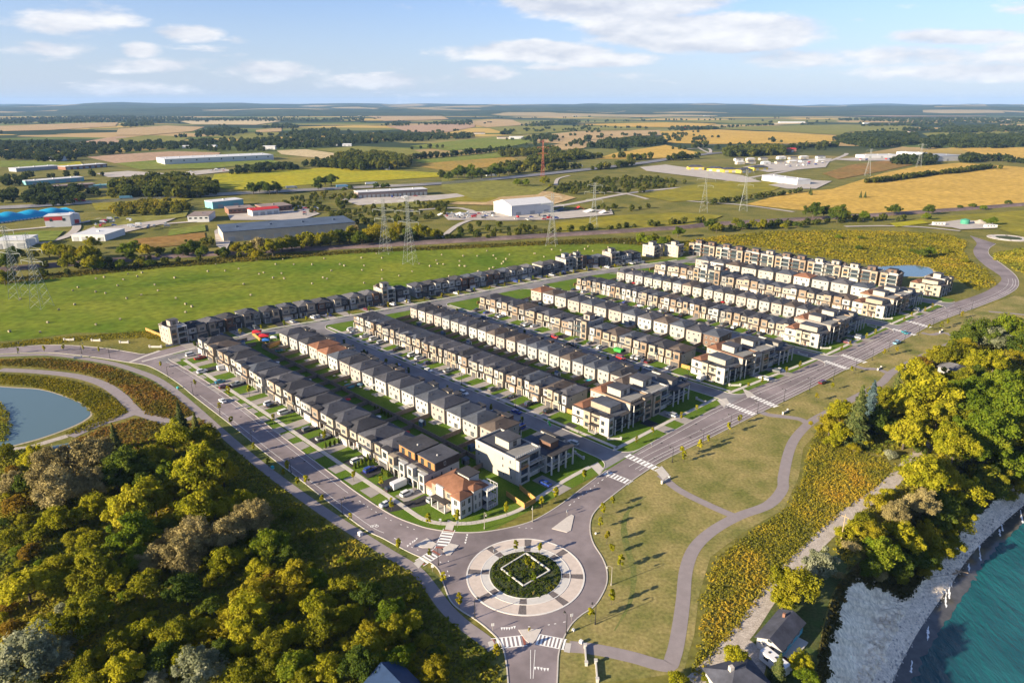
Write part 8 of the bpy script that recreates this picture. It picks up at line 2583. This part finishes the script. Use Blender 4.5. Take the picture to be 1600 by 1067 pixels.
bale_px = [(114, 455), (122, 450), (150, 436), (163, 434), (184, 447), (193, 438), (200, 429), (215, 433), (222, 427), (165, 459), (117, 477), (150, 457), (198, 467), (221, 462), (242, 446), (247, 455), (273, 435), (275, 467), (290, 476), (300, 480), (290, 489), (32, 468), (92, 485), (352, 424), (373, 421), (381, 445), (392, 462), (405, 429), (412, 427), (337, 414), (325, 425), (431, 414), (442, 406), (459, 414), (488, 414), (507, 405), (518, 424), (531, 414), (538, 416), (427, 435), (440, 428), (444, 436), (505, 435), (511, 437), (488, 444), (569, 416), (565, 404), (566, 423), (588, 397), (597, 404), (597, 423), (597, 437), (624, 432), (644, 425), (569, 443), (655, 413), (672, 417), (682, 408), (684, 413), (690, 399), (693, 414), (718, 409), (724, 401), (727, 417), (733, 434), (746, 401), (748, 425), (761, 393), (771, 400), (775, 405), (784, 413), (787, 410), (796, 399), (702, 433), (718, 416), (726, 417), (747, 425), (765, 421), (771, 419), (791, 406), (836, 397), (862, 391), (835, 397), (850, 402), (876, 392), (870, 406), (903, 393), (914, 390), (919, 386), (926, 393), (950, 387), (960, 391), (959, 392), (975, 381), (63, 520), (15, 519), (75, 505), (150, 508), (188, 500)]
br_ = random.Random(4)
for (u, v) in bale_px:
    x, y = G(u, v)
    o = bpy.data.objects.new('hay_bale', BALE)
    link(o)
    o.location = (x, y, 0); o.rotation_euler = (0, 0, br_.uniform(0, 3.14)); s = br_.uniform(.78, .98); o.scale = (s, s, s)
    tag(o, 'round straw-coloured hay bale lying on the mown green field', 'hay bale', 'hay bales on the green field')
A, B, Cc = G(1181, 1010), G(1219, 1031), G(1251, 987)
w = math.dist(A, B); d = math.dist(B, Cc)
rz = math.atan2(B[1] - A[1], B[0] - A[0])
M_shin = mat('dark_shingle', (.055, .058, .075), var=.12, scale=1.2, scale2=.25, rough=.95)
root = thing('lake_cottage', (A[0], A[1], 0), rz, 'white gabled cottage with dark roof and turquoise side beside the gravel lane', 'house')
obj('wall', MB().box(0, 0, 0, w, d, 2.7).mesh('wall'), MS['white'], root)
obj('gable', MB().add([(0, .01, 2.7), (w, .01, 2.7), (w / 2, .01, 2.7 + w * .27), (0, .25, 2.7), (w, .25, 2.7), (w / 2, .25, 2.7 + w * .27)], [(0, 1, 2), (5, 4, 3), (0, 2, 5, 3), (1, 4, 5, 2)]).mesh('gable'), MS['white'], root)
obj('side_wall', MB().box(w, .2, .1, w + .08, d - .1, 2.65).mesh('side'), mat('turquoise_siding', (.10, .34, .40), rough=.7), root)
obj('roof', MB().gable(0, 0, w, d, 2.72, w * .27, .45, .16).mesh('roof'), M_shin, root)
obj('garage_door', garage_mesh(2.6, True), None, root).location = (w * .28, -.03, .02)
obj('front_door', door_mesh(), None, root).location = (w * .62, -.03, .05)
for xx in (.45,):
    o = obj('gable_window', win_mesh(.9, .6, 'dark', 1), None, root); o.location = (w * .5, -.02, 3.2)
for k in range(3):
    o = obj('window', win_mesh(1.3, 1.2, 'white', 1), None, root); o.location = (w + .1, d * (k + .6) / 3.4, 1.0); o.rotation_euler = (0, 0, math.pi / 2)
obj('deck', MB().box(w + .1, .8, 0, w + 2.4, d * .8, .35).mesh('deck'), M_conc, root)
obj('chimney', MB().box(w * .3, d * .75, 3.2, w * .3 + .6, d * .75 + .6, 5.0).mesh('chimney'), M_brick, root)
x, y = G(1152, 1078)
root = thing('hip_roof_house', (x, y, 0), .3, 'dark hip-roofed house with white chimney among lane-side trees', 'house')
obj('wall', MB().box(-5.2, -4.3, 0, 5.2, 4.3, 3).mesh('wall'), MS['white'], root)
obj('roof', MB().hip(-5.2, -4.3, 5.2, 4.3, 3, 2.5, .6).mesh('roof'), M_shin, root)
obj('chimney', MB().box(-2.2, .2, 4.2, -1.3, 1.1, 6.4).mesh('chimney'), mat('white_brick', (.42, .38, .34), rough=.9), root)
for k in range(3):
    o = obj('window', win_mesh(1.4, 1.2, 'white', 1), None, root); o.location = (-3.4 + k * 3.4, -4.33, 1.0)
o = obj('front_door', door_mesh(), None, root); o.location = (-1.7, -4.35, .05)
x, y = G(620, 1092)
root = thing('blue_roof_house', (x, y, 0), .75, 'dark blue gabled roof of a house deep in the pond wood', 'house')
obj('wall', MB().box(-4, -5, 0, 4, 5, 3.2).mesh('wall'), M_greyw, root)
obj('roof', MB().gable(-4, -5, 4, 5, 3.2, 2.6, .5, .15).mesh('roof'), mat('blue_metal_roof', (.014, .034, .085), rough=.6), root)
o = obj('window', win_mesh(1.4, 1.2, 'white', 1), None, root); o.location = (0, -5.03, 1.2)
x, y = G(1487, 583)
root = thing('wood_edge_house', (x, y, 0), GRID, 'grey-roofed house hidden between trees of the lakeside wood', 'house')
obj('wall', MB().box(-5, -4, 0, 5, 4, 3).mesh('wall'), MS['pale grey'], root)
obj('roof', MB().hip(-5, -4, 5, 4, 3, 1.9, .5).mesh('roof'), MR['grey'], root)
for k in range(2):
    o = obj('window', win_mesh(1.4, 1.2, 'white', 1), None, root); o.location = (-2 + k * 4, -4.03, 1.0)
x, y = G(1474, 595); car(x, y, .5, 'sedan', 'white', 'white car parked by the house in the lakeside wood')
x, y = G(1484, 594); car(x, y, .4, 'suv', 'maroon', 'dark red car by the house in the lakeside wood')
x, y = G(1209, 1043)
root = thing('camper_trailer', (x, y, .05), rz - .25, 'white camper trailer parked in front of the gabled cottage', 'trailer')
obj('body', MB().box(-3.2, -1.2, .5, 3.2, 1.2, 2.9).mesh('body'), car_paint('white'), root)
for k, xx in enumerate((-1.6, .2, 1.4)):
    obj('roof_vent', MB().box(xx - .25, -.2, 2.9, xx + .25, .25, 3.05).mesh('vent'), M_dtrim, root)
for sy in (-1, 1):
    o = obj('wheel', _WHEEL, None, root); o.location = (-.3, sy * 1.05, 0)
o = obj('window', win_mesh(1.2, .7, 'dark', 0), None, root); o.location = (-1.4, -1.22, 1.6)
for k, (u, v) in enumerate(((1206, 1026), (1219, 1031), (1230, 1036))):
    x, y = G(u, v)
    root = thing('picnic_table', (x, y, .03), rz, f"maroon picnic table before the cottage, {('first', 'second', 'third')[k]} from the lane", 'picnic table', 'maroon picnic tables')
    obj('tabletop', MB().box(-1.2, -.45, .72, 1.2, .45, .8).mesh('top'), mat('maroon_paint', (.13, .012, .03), rough=.6), root)
    for s in (-1, 1):
        obj('bench', MB().box(-1.2, s * .85 - .15, .42, 1.2, s * .85 + .15, .48).mesh('bench'), mat('maroon_paint', (.13, .012, .03)), root)
        obj('leg', MB().box(s * .9 - .05, -.85, 0, s * .9 + .05, .85, .42).box(s * .9 - .05, -.3, .42, s * .9 + .05, .3, .72).mesh('leg'), M_dtrim, root)
x, y = G(1229, 1047)
root = thing('small_boat', (x, y, .05), rz + .9, 'small white boat with teal trim on the ground by the camper', 'boat')
obj('hull', loft([(-2.2, .7, .8, .3, .9), (-1.5, .6, .85, .15, .9), (.5, .55, .85, .15, .95), (1.7, .25, .5, .3, 1.05), (2.3, .02, .06, .7, 1.1)]).mesh('hull'), car_paint('white'), root)
obj('deck', MB().box(-1.4, -.6, .93, .3, .6, .99).mesh('deck'), M_teal, root)
x, y = G(1314, 843)
root = thing('utility_pole', (x, y, 0), GRID, 'pale wooden utility pole standing beside the gravel lane shrubs', 'utility pole')
obj('pole', MB().cyl(0, 0, 0, 8.5, .15, .10, 8).mesh('pole'), mat('pole_wood', (.36, .27, .16), rough=.9), root)
obj('crossarm', MB().box(-1.1, -.06, 7.6, 1.1, .06, 7.75).mesh('arm'), mat('pole_wood', (.36, .27, .16)), root)
for i, (u, v, l, a) in enumerate([(1499, 893, 4.5, -.5), (1495, 896, 3.0, .2), (1388, 838, 3, .4), (1545, 795, 3.5, .9)]):
    z = LAKE_Z + .5 if i != 2 else -1
    x, y = G(u, v, z)
    root = thing('driftwood_log', (x, y, z), a, f"{ordinal(i + 1)} bleached driftwood log along the shore", 'log', 'driftwood logs')
    obj('trunk', MB().bar((-l / 2, 0, .1), (l / 2, .2, .25), .22, 7, .12).mesh('log'), mat('driftwood', (.36, .26, .17), rough=1), root)
    obj('branch', MB().bar((0, 0, .15), (.7, .9, .5), .09, 5, .04).mesh('branch'), mat('driftwood', (.36, .26, .17)), root)
st_ = MB()
sr = random.Random(8)
for _ in range(900):
    i = sr.randrange(28, 200)
    f = sr.uniform(.80, 1.03) if sr.random() < .8 else sr.uniform(.5, .8)
    c0, s0 = CREST_S[i], SHORE_S[i]
    x, y = c0[0] + (s0[0] - c0[0]) * f, c0[1] + (s0[1] - c0[1]) * f
    z = bluff_profile(f)
    r = sr.uniform(.12, .38)
    a = sr.uniform(0, 6)
    pts = [(x + r * math.cos(a + k * 1.257) * sr.uniform(.8, 1.2), y + r * math.sin(a + k * 1.257) * sr.uniform(.8, 1.2), z - .2) for k in range(5)]
    top = [(x + (p[0] - x) * .6, y + (p[1] - y) * .6, z + r * .8) for p in pts]
    st_.add(pts + top, [(k, (k + 1) % 5, 5 + (k + 1) % 5, 5 + k) for k in range(5)] + [(5, 6, 7, 8, 9)])
sb_ = MB()
for _ in range(330):
    i = sr.randrange(24, 84)
    f = sr.gauss(.57, .05)
    c0, s0 = CREST_S[i], SHORE_S[i]
    x, y = c0[0] + (s0[0] - c0[0]) * f, c0[1] + (s0[1] - c0[1]) * f
    z = bluff_profile(f)
    r = sr.uniform(.35, 1.3)
    a = sr.uniform(0, 6)
    pts = [(x + r * math.cos(a + k * 1.047) * sr.uniform(.6, 1.2), y + r * math.sin(a + k * 1.047) * sr.uniform(.6, 1.2), z - .3) for k in range(6)]
    ox, oy = sr.uniform(-.2, .2), sr.uniform(-.2, .2)
    top = [(x + ox + (p[0] - x) * .62, y + oy + (p[1] - y) * .62, z + r * sr.uniform(.35, .75)) for p in pts]
    sb_.add(pts + top, [(k, (k + 1) % 6, 6 + (k + 1) % 6, 6 + k) for k in range(6)] + [(6, 7, 8, 9, 10, 11)])
tag(obj('slump_blocks', sb_.mesh('slump'), bluff_mat()), 'pale lumps of slumped clay at the foot of the bluff', 'clay blocks', kind='stuff')
tag(obj('shore_stones', st_.mesh('stones'), mat('shore_stone', (.38, .36, .33), var=.25, scale=1.5, rough=1)), 'pale stones scattered along the beach and bluff foot', 'stones', kind='stuff')
for i, (u, v, c) in enumerate(((1466, 353, 'white'), (1547, 357, 'white'))):
    x, y = G(u, v)
    root = thing('site_trailer', (x, y, .6), 0, f"white site office trailer, {('western', 'eastern')[i]}, beyond the second roundabout", 'trailer')
    obj('body', MB().box(-6, -1.6, .5, 6, 1.6, 3.2).mesh('body'), M_white, root)
    for k in range(3):
        o = obj('window', win_mesh(1.2, 1.0, 'dark', 0), None, root); o.location = (-3.5 + k * 3, -1.62, 1.5)
    obj('steps', MB().box(3.6, -2.4, 0, 4.8, -1.61, .5).mesh('steps'), M_dtrim, root)
x, y = G(1507, 351)
root = thing('storage_tank', (x, y, .6), 0, 'green round storage tank on the work site beyond the roundabout', 'tank')
obj('shell', MB().cyl(0, 0, 0, 4.5, 4.2, n=18).mesh('shell'), mat('green_tank', (.05, .22, .15), rough=.6), root)
obj('lid', MB().cyl(0, 0, 4.5, 5.6, 4.2, .4, 18).mesh('lid'), mat('green_tank', (.05, .22, .15)), root)
x, y = G(1530, 350)
root = thing('gravel_heap', (x, y, .6), 0, 'pale heap of crushed stone on the work site', 'heap')
hp = MB()
nn = 14
vs = [(0, 0, 4)] + [(11 * math.cos(2 * math.pi * i / nn) * (.85 + .3 * ((i * 5) % 3) / 2), 6 * math.sin(2 * math.pi * i / nn), 0) for i in range(nn)]
hp.add(vs, [(0, 1 + i, 1 + (i + 1) % nn) for i in range(nn)])
obj('heap', hp.mesh('heap'), M_gravel, root)
hz = MB().box(-31000, -700, -18.5, 31000, 26500, 330)
hm = bpy.data.materials.new('air')
hm.use_nodes = True
ht = hm.node_tree
ht.nodes.clear()
pv = ht.nodes.new('ShaderNodeVolumePrincipled')
pv.inputs['Color'].default_value = (0.34, 0.58, 1.0, 1)
pv.inputs['Density'].default_value = HAZE
pv.inputs['Anisotropy'].default_value = 0.0
ho = ht.nodes.new('ShaderNodeOutputMaterial')
ht.links.new(pv.outputs[0], ho.inputs['Volume'])
o = obj('haze', hz.mesh('haze'), hm)
o['kind'] = 'stuff'
o['label'] = 'thin blue air over the whole country'
